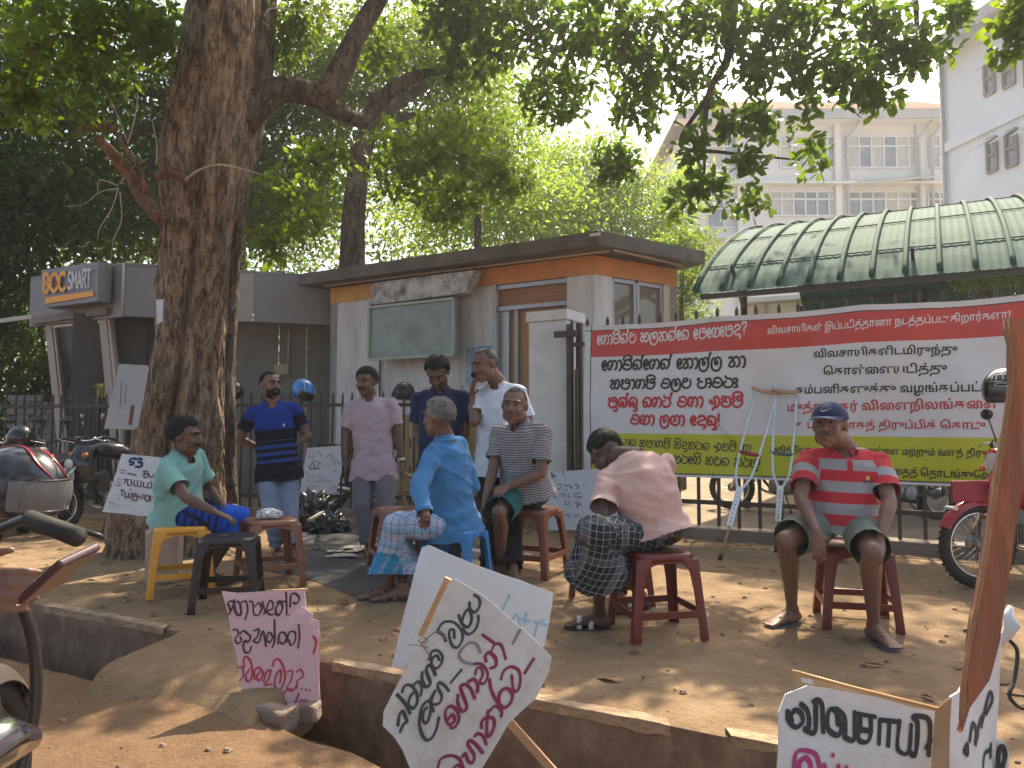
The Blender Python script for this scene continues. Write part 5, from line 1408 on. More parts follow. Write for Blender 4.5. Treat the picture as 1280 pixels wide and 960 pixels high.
# A: at the foot of the tree
dA = 6.1
pA = P(165, 610, dA)
tA = board('placard', 'white placard marked 53 with handwritten lines leaning on the tree beside the mint shirt man',
      [(152, 567), (165, 568), (205, 572), (218, 575), (222, 650), (200, 648), (150, 642), (128, 640), (140, 606)], pA, Vector((0.12, -1, 0.35)), 0.006, PAPER,
      [(crop(120, 550, 8.73, [[(430, 200), (380, 205), (370, 240), (400, 240), (405, 262), (365, 270)], [(430, 215), (470, 200), (495, 215), (460, 240), (498, 250), (490, 290), (430, 290)]]), 0.018, INK_DB),
       (crop(120, 550, 8.73, [[(345, 360), (440, 385)], [(510, 345), (570, 345)], [(540, 330), (520, 400), (560, 405), (560, 370), (510, 370)], [(570, 360), (590, 400), (625, 405), (625, 370)],
        [(300, 425), (360, 430)], [(325, 430), (310, 470)], [(345, 430), (345, 490), (385, 490), (385, 430)], [(420, 440), (415, 490), (450, 500), (455, 440)], [(455, 500), (490, 510), (490, 450)], [(520, 460), (520, 510), (560, 520), (600, 520), (605, 470), (570, 470), (560, 515)], [(600, 435), (606, 440)],
        [(265, 545), (310, 550)], [(290, 550), (285, 610)], [(320, 570), (320, 620), (355, 625), (360, 580)], [(355, 625), (390, 630), (395, 580)], [(375, 540), (381, 545)], [(410, 595), (455, 600)], [(430, 580), (405, 650), (450, 660), (450, 620), (410, 620)], [(460, 610), (510, 640), (510, 590)],
        [(540, 600), (540, 650), (580, 670), (580, 610), (550, 615)], [(600, 610), (595, 670)], [(620, 620), (660, 625), (640, 670), (680, 680)], [(650, 595), (656, 600)]]), 0.010, ink('ink_brownred', (0.14, 0.05, 0.06))),
       (crop(120, 550, 8.73, [[(255, 320), (330, 335)], [(265, 355), (320, 360)], [(240, 420), (280, 440)], [(235, 450), (270, 490)], [(200, 490), (260, 500)], [(175, 630), (178, 640)], [(145, 680), (200, 690), (180, 720)], [(240, 640), (250, 650)], [(235, 700), (240, 715)]]), 0.007, ink('ink_pale_red', (0.45, 0.16, 0.15)))], 0.008)
# dark plank base under it
t = thing('plank', tuple(P(165, 660, 6.2)), 'dark weathered board standing on edge below the placard at the tree', 'plank')
mb = MB(); a = G(124, 672); b = G(205, 690); a.z = b.z = 0
mb.prism([a, b, b + Vector((0.0, 0.04, .27)), a + Vector((0.06, 0.05, .30))], Vector((0.05, 0.12, 0))); mb.build('board', mat('dark_board', (0.05, 0.04, 0.032), 0.9, 0.3, 5, 0.3, 20), t, bevel=0.006)
# B: blank pale board leaning on the trunk
board('placard', 'blank pale grey board with a small red mark leaning high against the tree trunk',
      [(149, 455), (185, 457), (186, 462), (172, 534), (168, 537), (130, 536)], P(158, 495, 6.45), Vector((0.05, -1, 0.25)), 0.012, mat('pale_board', (0.36, 0.345, 0.35), 0.8, 0.06, 3, dirt=(0.25, 0.23, 0.22), dscale=4, damt=0.4),
      [([[(166, 508), (163, 530)]], 0.035, ink('ink_dark_red', (0.16, 0.03, 0.035))), ([[(152, 475), (150, 512)], [(158, 480), (156, 505)]], 0.004, INK_GREY)], 0.004)
# small white card higher on the trunk edge
board('notice_card', 'small blank white card fixed to the left edge of the trunk', [(195, 375), (204, 374), (203, 402), (196, 405)], P(200, 390, 6.62), Vector((-0.1, -1, 0)), 0.004, PAPER2, (), 0.001)
# C: on the fence between the standing men
pC = lpt(400) + LFN * 0.09 + Vector((0, 0, 0.8))
board('placard', 'white placard with faint handwriting hung on the railing between the two standing men',
      [(384, 560), (426, 557), (427, 590), (420, 615), (417, 618), (375, 616), (377, 600)], pC, LFN, 0.004, PAPER2,
      [(crop(365, 545, 11.29, [[(315, 340), (250, 455), (370, 460)], [(310, 390), (320, 470)], [(350, 360), (372, 365)], [(370, 395), (410, 392)]]), 0.012, INK_DB),
       (crop(365, 545, 11.29, [[(370, 400), (350, 440), (395, 450), (380, 480)], [(440, 430), (500, 420), (560, 400)], [(560, 370), (610, 360), (600, 420)], [(630, 360), (680, 400)], [(480, 320), (490, 290), (540, 260), (570, 290), (570, 330)], [(340, 270), (380, 235), (420, 290)], [(300, 250), (310, 300)], [(240, 270), (245, 300), (300, 300)], [(590, 480), (600, 505), (640, 480)]]), 0.009, ink('ink_rose', (0.35, 0.10, 0.16))),
       (crop(365, 545, 11.29, [[(230, 215), (295, 210)], [(260, 215), (255, 250)], [(350, 210), (390, 215)], [(190, 520), (220, 512)], [(215, 540), (240, 540), (235, 600), (215, 600)], [(290, 600), (310, 540)], [(360, 540), (420, 550)], [(370, 550), (400, 600), (440, 590)], [(430, 560), (470, 610)], [(220, 630), (265, 630)], [(340, 640), (560, 630)], [(210, 700), (230, 760)], [(240, 720), (360, 710)], [(560, 740), (600, 700), (610, 750)]]), 0.006, ink('ink_soft', (0.16, 0.20, 0.26)))], 0.006)
# D: at the foot of the pillar behind the stools
pD = fpt(700) + FN * 0.35 + Vector((0, 0, 0.45))
board('placard', 'white placard covered in small handwriting at the foot of the gate pillar',
      [(668, 592), (690, 590), (745, 586), (775, 588), (775, 655), (745, 662), (676, 663)], pD, FN + Vector((0, 0, .2)), 0.005, PAPER2,
      [(crop(665, 575, 9.6, [[(230, 175), (290, 190)], [(245, 205), (290, 205)], [(240, 150), (250, 210)], [(370, 130), (385, 185)], [(235, 270), (240, 330), (270, 345)], [(300, 300), (350, 290), (340, 345), (300, 340)], [(380, 310), (460, 300)], [(380, 360), (430, 360)], [(460, 310), (480, 340)], [(510, 300), (550, 290), (540, 350)], [(565, 310), (560, 350)], [(610, 310), (640, 310)],
        [(300, 380), (280, 440), (300, 470)], [(330, 440), (380, 400), (375, 450)], [(400, 405), (410, 450)], [(440, 400), (440, 450), (465, 440)], [(500, 410), (590, 400)], [(500, 440), (600, 440), (540, 470)], [(410, 490), (410, 540), (445, 530)], [(450, 490), (465, 540)], [(510, 515), (550, 510), (545, 575), (570, 520), (590, 540)],
        [(110, 690), (120, 720), (150, 720)], [(155, 680), (185, 690), (180, 720)], [(350, 660), (340, 710)], [(370, 660), (390, 700)], [(395, 665), (460, 650)], [(430, 670), (470, 690)], [(510, 670), (570, 660)]]), 0.009, ink('ink_violet', (0.10, 0.06, 0.12)))], 0.008)

# E: pink placard on stones
pE = G(340, 893, -0.17); pE.z += 0.02
nE = Vector((0.10, -1, 0.20))
tE = board('placard', 'pink paper placard with three lines of dark and red brush lettering propped on stones',
      [(277, 739), (295, 741), (340, 739), (381, 738), (383, 762), (376, 770), (389, 773), (399, 776), (398, 820), (399, 872), (395, 884), (370, 883), (342, 878), (326, 873), (322, 862), (302, 862), (296, 832), (288, 790), (284, 765)], pE, nE, 0.008, PINK,
      [(crop(270, 725, 5.65, [[(85, 245), (100, 230), (95, 190), (85, 170), (100, 150), (125, 160), (110, 215)], [(130, 140), (135, 215), (150, 245), (175, 240), (170, 170), (150, 150)], [(180, 160), (210, 150), (222, 210), (205, 280)], [(235, 150), (258, 160), (265, 240), (300, 245), (320, 200), (300, 160), (270, 190)], [(325, 150), (342, 220), (330, 245)], [(345, 240), (375, 150), (400, 160), (400, 200), (360, 220), (380, 245), (420, 240)], [(430, 160), (455, 150), (470, 200), (440, 250), (420, 210), (450, 160), (492, 150)], [(495, 85), (500, 180), (500, 245)], [(525, 190), (530, 110), (560, 95), (590, 130), (570, 165), (545, 160)],
        [(115, 355), (140, 350), (155, 380), (130, 420), (150, 450), (175, 430), (165, 400)], [(165, 380), (190, 360), (220, 380), (240, 400), (225, 440), (200, 430), (188, 470), (200, 510), (230, 512), (247, 470)], [(265, 360), (300, 350), (290, 400), (262, 430), (300, 440), (330, 360), (352, 470)], [(350, 440), (370, 370), (400, 400), (380, 440), (360, 430)], [(412, 280), (415, 380), (412, 440), (395, 480)], [(440, 450), (450, 380), (480, 370), (500, 400), (480, 450), (455, 440)], [(500, 440), (520, 370), (560, 370), (560, 430), (530, 460), (515, 420)], [(585, 290), (592, 400), (580, 480)]]), 0.0088, ink('brush_dark', (0.06, 0.025, 0.035))),
       (crop(270, 725, 5.65, [[(150, 620), (180, 620), (190, 680), (165, 710)], [(195, 620), (190, 560), (215, 545), (245, 590), (252, 680), (225, 720), (205, 680), (235, 630)], [(270, 700), (270, 640), (300, 620), (330, 660), (310, 710), (285, 690), (305, 650)], [(335, 720), (355, 650), (385, 640), (370, 700), (345, 740), (392, 735)], [(400, 610), (410, 570), (440, 560), (475, 610), (487, 700), (450, 775), (412, 740), (430, 660), (460, 640), (450, 730)], [(500, 650), (540, 640), (530, 710), (500, 760), (550, 770), (572, 740)], [(570, 650), (600, 630), (617, 680), (575, 710), (575, 765)], [(604, 768), (608, 772)], [(634, 770), (638, 774)], [(660, 778), (664, 782)],
        [(540, 780), (500, 775), (475, 820), (500, 880), (552, 875), (587, 800)], [(590, 870), (600, 850), (645, 850)], [(690, 395), (712, 440), (690, 520)], [(515, 250), (555, 248)]]), 0.0088, ink('brush_red', (0.42, 0.03, 0.06)))], 0.012)
# folded, torn flap and cardboard backing of E
board('placard', None, [(361, 770), (376, 757), (392, 768), (388, 778), (372, 781), (360, 776)], pE - nE.normalized() * -0.02, nE, 0.004, mat('placard_pink_light', (0.68, 0.48, 0.56), 0.8), (), 0.02, parent=tE)
mb = MB(); n_ = nE.normalized(); q = [onplane(x, y, pE - n_ * 0.012, n_) for x, y in ((392, 775), (400, 790), (399, 850), (401, 880), (388, 886), (386, 780))]
mb.prism(q, -n_ * 0.005); mb.build('backing_strip', mat('worn_pink_card', (0.50, 0.27, 0.27), 0.85), tE)
mb = MB(); mb.bar(onplane(287, 867, pE, n_) + n_ * 0.01, onplane(322, 866, pE, n_) + n_ * 0.012, 0.012, 0.018); mb.build('batten', WOOD, tE)
mb = MB(); mb.bar(onplane(340, 739, pE, n_) + n_ * -0.016, onplane(384, 737, pE, n_) - n_ * 0.016, 0.01, 0.012); mb.build('batten', WOOD, tE)
mb = MB(); mb.bar(onplane(335, 742, pE, n_) - n_ * 0.02, onplane(338, 905, pE, n_) - n_ * 0.02, 0.03, 0.012); mb.build('prop_stick', WOOD, tE)

# F and G: the two white placards on sticks in the foreground
pF = P(590, 760, 3.0); nF = Vector((-0.08, -1, 0.18))
board('placard', 'upper white placard with faint blue lettering half hidden behind the tilted one',
      [(527, 684), (536, 681), (560, 692), (600, 708), (650, 725), (691, 741), (690, 757), (680, 808), (600, 815), (528, 818), (504, 836), (489, 833), (494, 815), (504, 770)], pF, nF, 0.005, PAPER2,
      [([[(626, 765), (634, 750), (637, 743)], [(640, 775), (646, 768), (650, 785)], [(655, 780), (658, 765)], [(650, 773), (662, 776)], [(668, 795), (672, 780), (680, 775)], [(667, 777), (684, 781)]], 0.008, ink('ink_pale_blue', (0.28, 0.45, 0.58)))], 0.012)
pG = P(585, 850, 2.55); nG = Vector((0.03, -1, 0.16))
g5 = lambda s: crop(470, 800, 5.565, s); g4 = lambda s: crop(470, 690, 5.565, s)
tG = board('placard', 'front white placard tilted on its stick with black and maroon handwriting',
      [(566, 722), (600, 742), (640, 775), (672, 803), (690, 822), (686, 840), (670, 872), (650, 890), (635, 905), (615, 940), (600, 965), (585, 1000), (540, 1010), (520, 975), (510, 955), (503, 938), (492, 922), (478, 908), (479, 890), (490, 868), (505, 840), (522, 815), (532, 790), (548, 755)], pG, nG, 0.006, PAPER,
      [(g5([[(165, 645), (190, 590), (215, 575)], [(150, 600), (160, 530), (185, 500), (215, 570)], [(235, 515), (215, 470), (190, 430), (145, 380)], [(180, 365), (200, 320), (245, 320), (280, 370), (287, 430), (260, 478), (225, 455), (235, 400), (258, 370)], [(250, 330), (290, 290), (317, 330), (310, 390)], [(322, 225), (320, 280), (345, 327), (377, 300), (350, 220), (360, 180), (390, 190), (412, 245)], [(375, 140), (385, 85), (430, 75), (462, 115), (450, 170), (415, 200), (385, 170), (395, 125), (425, 110), (440, 140)],
        [(437, 540), (420, 620), (390, 680), (350, 697), (315, 650), (300, 570), (315, 480), (350, 430), (380, 440), (375, 520), (350, 580), (325, 560), (330, 500), (355, 470)], [(370, 430), (400, 370), (412, 352), (385, 430), (400, 500)], [(400, 450), (440, 440), (457, 390), (430, 330), (440, 295), (480, 320), (507, 355)], [(518, 298), (597, 203)]])
        + g4([[(485, 620), (470, 580), (425, 550)], [(430, 540), (470, 490), (540, 490), (590, 540), (602, 600), (570, 662), (530, 650), (510, 590), (512, 545), (540, 545), (545, 600)], [(575, 440), (600, 500), (640, 522), (665, 470), (650, 400), (620, 420), (598, 480)], [(600, 530), (640, 572), (690, 540), (712, 480), (712, 440)], [(650, 350), (655, 400), (690, 417), (722, 370), (715, 320), (682, 298)]]), 0.0098, ink('brush_black', (0.045, 0.05, 0.055))),
       (g5([[(500, 555), (530, 520), (547, 560), (510, 592), (485, 550), (485, 490), (520, 460), (562, 490), (577, 550), (550, 605), (515, 612)], [(570, 380), (570, 440), (600, 497), (632, 460), (600, 370), (590, 320), (625, 308), (660, 340), (687, 405)], [(640, 290), (680, 270), (707, 310), (705, 360)], [(690, 240), (700, 200), (730, 190), (742, 240), (722, 285), (750, 300), (777, 250), (765, 200), (730, 165), (680, 165)],
        [(430, 890), (450, 830), (520, 805), (580, 830), (607, 890)], [(540, 890), (570, 870), (590, 890)], [(598, 815), (622, 790), (640, 840), (672, 852), (682, 800), (640, 730), (650, 700), (690, 720), (742, 785)], [(685, 670), (710, 650), (747, 670), (767, 725)], [(735, 612), (735, 570), (762, 540), (812, 540), (822, 590), (800, 652), (775, 662), (770, 600), (780, 490)], [(790, 490), (830, 455), (872, 490), (870, 530)], [(790, 270), (800, 340), (840, 420), (890, 467), (937, 430), (947, 370), (910, 333), (870, 350), (853, 400), (860, 450)], [(868, 272), (890, 210), (940, 183), (992, 210), (1003, 280), (985, 347), (955, 340), (943, 240)], [(1033, 227), (1097, 128)]])
        + g4([[(740, 575), (822, 632)], [(765, 760), (760, 720), (790, 698), (832, 740), (832, 790), (795, 807)], [(800, 690), (830, 640), (872, 650), (902, 742)]]), 0.0100, INK_MAG),
       (g5([[(727, 87), (700, 30), (650, 18), (600, 60), (578, 110), (610, 150), (670, 167)]]) + g4([[(950, 637), (1002, 538)]]), 0.009, ink('ink_washed', (0.22, 0.21, 0.23)))], 0.010)
# sticks
t = thing('wooden_stick', tuple(P(545, 760, 2.75)), 'flat pale wooden stick showing between the two foreground placards', 'stick')
mb = MB(); mb.bar(P(561, 723, 2.62), P(527, 795, 2.66), 0.026, 0.012, up=Vector((0, -1, 0))); mb.build('batten', WOOD, t)
t = thing('wooden_stick', tuple(P(640, 905, 2.6)), 'long bare wooden stick slanting down right below the tilted placard', 'stick')
mb = MB(); mb.bar(P(590, 850, 2.60), P(760, 1040, 2.62), 0.026, 0.018, up=Vector((0, -1, 0))); mb.build('batten', WOOD, t)
# string bow that ties G to the stick
mb = MB()
kn = lambda *q: [P(x, y, 2.53 + 0.01 * math.sin(i)) for i, (x, y) in enumerate(q)]
for q in (kn((526, 805), (535, 797), (545, 790), (553, 792), (558, 800)), kn((526, 805), (532, 812), (536, 820), (533, 826)), kn((522, 800), (530, 804), (534, 800), (528, 796), (524, 803)), kn((510, 806), (524, 806), (536, 810))):
    mb.tube(catmull(q, 4), 0.0022, 5)
mb.build('string', mat('jute_string', (0.24, 0.20, 0.15), 0.9), tG)

# H: lower right placards, bamboo sticks and orange plank
pH = P(1070, 910, 1.9); nH = Vector((0.10, -1, 0.25))
h4 = lambda s: crop(960, 830, 4.0, s)
tH = board('placard', 'large white placard with bold black lettering at the lower right corner',
      [(983, 868), (1010, 857), (1040, 861), (1100, 872), (1140, 884), (1169, 889), (1170, 905), (1164, 960), (1160, 1060), (1060, 1080), (965, 1060), (972, 960), (974, 890)], pH, nH, 0.006, PAPER,
      [(h4([[(100, 232), (100, 275), (135, 315), (172, 290), (165, 245), (135, 232), (115, 258), (118, 285)], [(165, 200), (195, 230), (205, 280), (197, 325), (180, 325)], [(180, 325), (232, 337), (240, 190)], [(225, 190), (250, 180), (272, 215), (272, 342)], [(350, 305), (345, 240), (310, 230), (295, 280), (302, 330), (345, 355), (367, 320), (350, 262)], [(340, 225), (382, 260), (387, 330), (378, 365)], [(378, 365), (430, 375), (440, 240)], [(452, 250), (542, 265)], [(467, 255), (462, 330)], [(460, 327), (520, 337)], [(517, 265), (517, 340), (500, 387), (460, 385), (450, 350), (478, 327)], [(555, 402), (562, 278)], [(562, 280), (640, 288)], [(607, 285), (600, 412)], [(655, 280), (645, 400), (660, 440), (702, 437), (712, 300)], [(702, 437), (735, 452), (742, 300), (720, 265), (752, 260), (800, 290), (800, 457)], [(785, 420), (810, 375)]]), 0.0112, INK_BLACK),
       (h4([[(128, 560), (128, 480), (140, 440), (175, 430), (232, 450), (252, 520), (250, 570)], [(150, 540), (152, 490), (185, 468), (207, 500), (205, 550)], [(315, 452), (321, 455)], [(275, 500), (280, 560)], [(345, 503), (348, 560)], [(385, 510), (392, 560)]]), 0.0105, ink('brush_magenta', (0.36, 0.03, 0.16)))], 0.008)
for (a, b, r, lb) in (((991, 839), (1172, 886), .0045, 'thin bamboo rod along the top of the lower right placard'),):
    t = thing('bamboo_rod', tuple(P(*a, 1.88)), lb, 'rod'); mb = MB(); mb.tube([P(*a, 1.88), P(1060, 858, 1.885), P(*b, 1.88)], r, 8); mb.build('rod', mat('bamboo', (0.50, 0.30, 0.12), 0.5, 0.2, 9), t)
t = thing('cardboard_strip', tuple(P(1005, 865, 1.87)), 'torn brown cardboard strip taped behind the top of the lower right placard', 'cardboard')
board('cardboard', None, [(991, 840), (1020, 846), (1060, 858), (1110, 868), (1170, 884), (1171, 892), (1110, 880), (1045, 864), (1010, 859), (992, 862)], pH - nH.normalized() * 0.02, nH, 0.004, CARD, (), 0.006, parent=t)
board('cardboard', None, [(1001, 847), (1015, 849), (1017, 856), (1003, 853)], pH + nH.normalized() * 0.012, nH, 0.001, PAPER2, (), 0.0, parent=t)
# folded card edge and angled right panel
t = thing('folded_placard', tuple(P(1180, 930, 1.85)), 'folded cardboard placard panel with slanting black letters beside the orange plank', 'cardboard')
pI = P(1185, 925, 1.86)
board('cardboard', None, [(1169, 889), (1183, 876), (1190, 872), (1188, 900), (1187, 960), (1185, 1050), (1163, 1050), (1164, 960)], pI, Vector((-0.5, -1, 0.2)), 0.005, CARD, (), 0.006, parent=t)
board('cardboard', None, [(1190, 871), (1200, 865), (1213, 842), (1255, 790), (1252, 850), (1246, 960), (1243, 1050), (1186, 1050), (1188, 940)], P(1190, 925, 1.87), Vector((0.75, -1, 0.15)), 0.005, PAPER,
      [(crop(960, 830, 4.0, [[(1002, 385), (1022, 300), (1040, 330), (1030, 405), (1060, 300), (1082, 260), (1070, 320), (1112, 150), (1127, 180), (1095, 252)], [(975, 430), (990, 398), (992, 450), (975, 432)], [(1070, 520), (1082, 450), (1112, 430)], [(1040, 380), (1052, 350)], [(1115, 470), (1120, 400)]]), 0.011, INK_BLACK)], 0.006, parent=t)
board('placard', 'sliver of another placard with a black letter behind the orange plank base', [(1247, 925), (1254, 925), (1262, 940), (1258, 1050), (1243, 1050)], P(1250, 940, 1.98), Vector((0.1, -1, 0.1)), 0.005, PAPER,
      [([[(1246, 968), (1248, 938), (1253, 934), (1256, 945), (1252, 960)]], 0.012, INK_BLACK)], 0.002)
# orange-brown plank leaning at the right
t = thing('painted_plank', tuple(P(1230, 900, 1.84)), 'tall rough plank painted orange brown leaning at the right edge', 'plank')
M_pl = mat('orange_plank', (0.36, 0.135, 0.07), 0.85, 0.35, 9, 0.8, 40, dirt=(0.12, 0.075, 0.055), dscale=6, damt=1.0, stretch=(1, 1, 0.12))
ply = [(1259, 398), (1284, 400), (1290, 470), (1278, 600), (1262, 720), (1250, 800), (1236, 850), (1212, 884), (1203, 912), (1200, 916), (1203, 905), (1205, 860), (1213, 800), (1228, 720), (1240, 640), (1252, 560), (1264, 480), (1262, 430), (1257, 412)]
ob = board('plank', None, ply, P(1240, 700, 1.80), Vector((-0.15, -1, 0.05)), 0.024, M_pl, (), 0.006, parent=t)
mb = MB(); pts = [P(x - 1, y, 1.795) for x, y in ((1258, 400), (1265, 470), (1253, 560), (1241, 640), (1229, 720), (1214, 800), (1206, 850), (1204, 905))]
mb.tube(catmull(pts, 4), 0.0055, 6); mb.build('split_edge', mat('raw_split_edge', (0.30, 0.17, 0.10), 0.9, 0.3, 12), t)
# twisted paper scrap with wire by the plank foot
t = thing('paper_scrap', tuple(P(1262, 780, 2.3)), 'twisted scrap of pale card caught by the plank foot', 'scrap')
mb = MB(); mb.tube([P(1263, 757, 2.3), P(1260, 770, 2.3), P(1266, 782, 2.28), P(1258, 795, 2.3), P(1250, 806, 2.3)], [.006, .016, .022, .015, .006], 7); mb.build('scrap', PAPER2, t)
mb = MB(); mb.tube(catmull([P(1262, 800, 2.3), P(1272, 815, 2.32), P(1268, 850, 2.3), P(1262, 870, 2.28), P(1276, 885, 2.3), P(1290, 880, 2.3)], 4), 0.006, 5); mb.build('wire', mat('dark_cord', (0.03, 0.03, 0.03)), t)

# stones that hold up the pink placard
def stone(px, py, z, sx, sy, sz, label, seed):
    c = G(px, py, z); t = MB(); r_ = random.Random(seed)
    t.box(c + Vector((0, 0, sz * 0.42)), (sx, sy, sz))
    me = t.mesh('stone', mat('stone_grey', (0.27, 0.20, 0.165), 0.95, 0.25, 9, 0.5, 30, dirt=(0.16, 0.09, 0.06), dscale=6, damt=0.7), c, bevel=0.018)
    bm = bmesh.new(); bm.from_mesh(me); bmesh.ops.subdivide_edges(bm, edges=bm.edges[:], cuts=2, use_grid_fill=True)
    for v in bm.verts: v.co += Vector((noise.noise(v.co * 9 + Vector((seed, 0, 0))), noise.noise(v.co * 9 + Vector((0, seed, 0))), noise.noise(v.co * 9 + Vector((0, 0, seed))))) * min(sx, sz) * 0.22
    bm.to_mesh(me); bm.free()
    o = bpy.data.objects.new('stone', me); o.location = c; o.rotation_euler = (0, 0, r_.uniform(-.4, .4)); link(o); tag(o, label, 'stone', 'stones propping the pink placard')
stone(345, 912, -0.20, .16, .12, .115, 'squared grey stone in front of the pink placard foot', 1)
stone(322, 882, -0.18, .14, .09, .07, 'low dark stone behind the squared one at the placard foot', 2)
stone(384, 900, -0.20, .11, .09, .09, 'brown stone under the right corner of the pink placard', 3)
stone(290, 880, -0.19, .20, .14, .035, 'flat slab of broken concrete left of the pink placard', 4)

# ---------------------------------------------------------------- plastic stools
def stool_proto(m, name_mat=None):
    """local coordinates, seat top at z = 0.45"""
    H = 0.45
    parts = []
    # seat: rounded square slab with a finger hole
    bm = bmesh.new()
    n = 40
    def sq(r, z, p=5.0):
        out = []
        for i in range(n):
            a = 2 * math.pi * i / n; c, s = math.cos(a), math.sin(a)
            k = (abs(c) ** p + abs(s) ** p) ** (-1 / p)
            out.append(bm.verts.new((c * k * r, s * k * r, z)))
        return out
    rings = [sq(.030, H - .012, 2), sq(.034, H - .003, 2), sq(.10, H - .004, 4), sq(.150, H - .001), sq(.162, H - .004), sq(.172, H - .016), sq(.176, H - .045), sq(.170, H - .045), sq(.160, H - .02), sq(.10, H - .016, 4), sq(.030, H - .022, 2)]
    for a, b in zip(rings, rings[1:] + rings[:1]):
        for i in range(n): bm.faces.new((a[i], a[(i + 1) % n], b[(i + 1) % n], b[i]))
    bmesh.ops.recalc_face_normals(bm, faces=bm.faces)
    me = bpy.data.meshes.new('seat'); bm.to_mesh(me); bm.free(); smooth(me); me.materials.append(m); parts.append(('seat', me, 0))
    # L-section leg, splayed, wide near the seat
    mb = MB()
    secs = []
    for z, w in ((H - .03, .085), (H - .10, .060), (.25, .050), (.06, .046), (0.0, .050)):
        k = (H - z) / H; c = .172 + .040 * k
        th = .010
        secs.append([(c, c, z), (c, c - w, z), (c - th, c - w, z), (c - th * 1.2, c - th * 1.2, z), (c - w, c - th, z), (c - w, c, z)])
    v = [p for s in secs for p in s]; f = []
    for j in range(len(secs) - 1):
        for i in range(6): f.append((j * 6 + i, j * 6 + (i + 1) % 6, (j + 1) * 6 + (i + 1) % 6, (j + 1) * 6 + i))
    f += [tuple(range(6)), tuple(reversed(range(24, 30)))]
    mb.add(v, f); leg = mb.mesh('leg', m, bevel=0.004); smooth(leg, True)
    mb = MB()
    z = .135; k = (H - z) / H; c = .172 + .040 * k
    mb.bar((c - .006, -(c - .03), z), (c - .006, (c - .03), z), 0.011, 0.038)
    rail = mb.mesh('stretcher', m, bevel=0.003)
    # rounded arch under the seat between the legs
    mb = MB(); c = .176
    top = [(c - .004, y, H - .04) for y in np.linspace(-.13, .13, 13)]
    bot = [(c - .004 + .002, y, H - .052 - .045 * (abs(y) / .13) ** 3) for y in np.linspace(-.13, .13, 13)]
    mb.sheet([top, bot]); mb.sheet([[(x - .008, y, z_) for x, y, z_ in top], [(x - .008, y, z_) for x, y, z_ in bot]]); mb.sheet([bot, [(x - .008, y, z_) for x, y, z_ in bot]])
    apron = mb.mesh('apron', m)
    for q in range(4):
        parts.append(('leg', leg, q)); parts.append(('stretcher', rail, q)); parts.append(('apron', apron, q))
    return parts
def stool(px, py, d, rz, color, label, scale=1.0, zoff=0.0, matname=None):
    """px,d: plan position of the stool's centre"""
    q = online(px, Vector((0, d, 0)), Vector((1, 0, 0)))
    m = mat('plastic_' + matname, color, 0.36, 0.08, 5, 0.02, 60, spec=0.5, dirt=tuple(c * 0.55 for c in color), dscale=5, damt=0.35)
    t = empty('plastic_stool', (q.x, q.y, zoff + path_h(q.x, q.y)), label, 'stool', 'plastic stools on the path', rz)
    t.scale = (scale, scale, scale)
    if matname not in SP: SP[matname] = stool_proto(m)
    for nm, me, k in SP[matname]:
        o = bpy.data.objects.new(nm, me); o.rotation_euler = (0, 0, k * math.pi / 2); link(o, t)
    return t
SP = {}
MAR = (0.15, 0.022, 0.020); BRN = (0.23, 0.085, 0.05)
stool(231, 0, 5.30, R(24), (0.72, 0.33, 0.03), 'yellow plastic stool under the man in the mint shirt', 1.0, matname='yellow')
stool(290, 0, 4.95, R(12), (0.022, 0.018, 0.018), 'black plastic stool beside the yellow one', 0.98, matname='black')
stool(340, 0, 5.60, R(30), (0.26, 0.11, 0.065), 'brown plastic stool holding a foil parcel', 1.02, matname='brown')
stool(502, 0, 6.10, R(20), (0.25, 0.105, 0.085), 'empty mauve brown stool behind the man in the blue tunic', 1.08, matname='mauve')
stool(570, 0, 5.30, R(-20), (0.03, 0.22, 0.55), 'blue plastic stool under the man in the blue tunic', 0.98, matname='blue')
stool(663, 0, 6.00, R(-25), (0.22, 0.075, 0.045), 'red brown stool under the man in the checked shirt', 1.12, matname='redbrown')
stool(817, 0, 4.28, R(12), MAR, 'dark maroon stool under the bent man in pink, nearest the camera', 1.0, matname='maroon')
stool(762, 0, 5.00, R(20), MAR, 'maroon stool half hidden behind the bent man', 0.98, matname='maroon')
stool(1064, 0, 4.50, R(-14), MAR, 'maroon stool under the man in the red striped shirt', 1.0, matname='maroon')

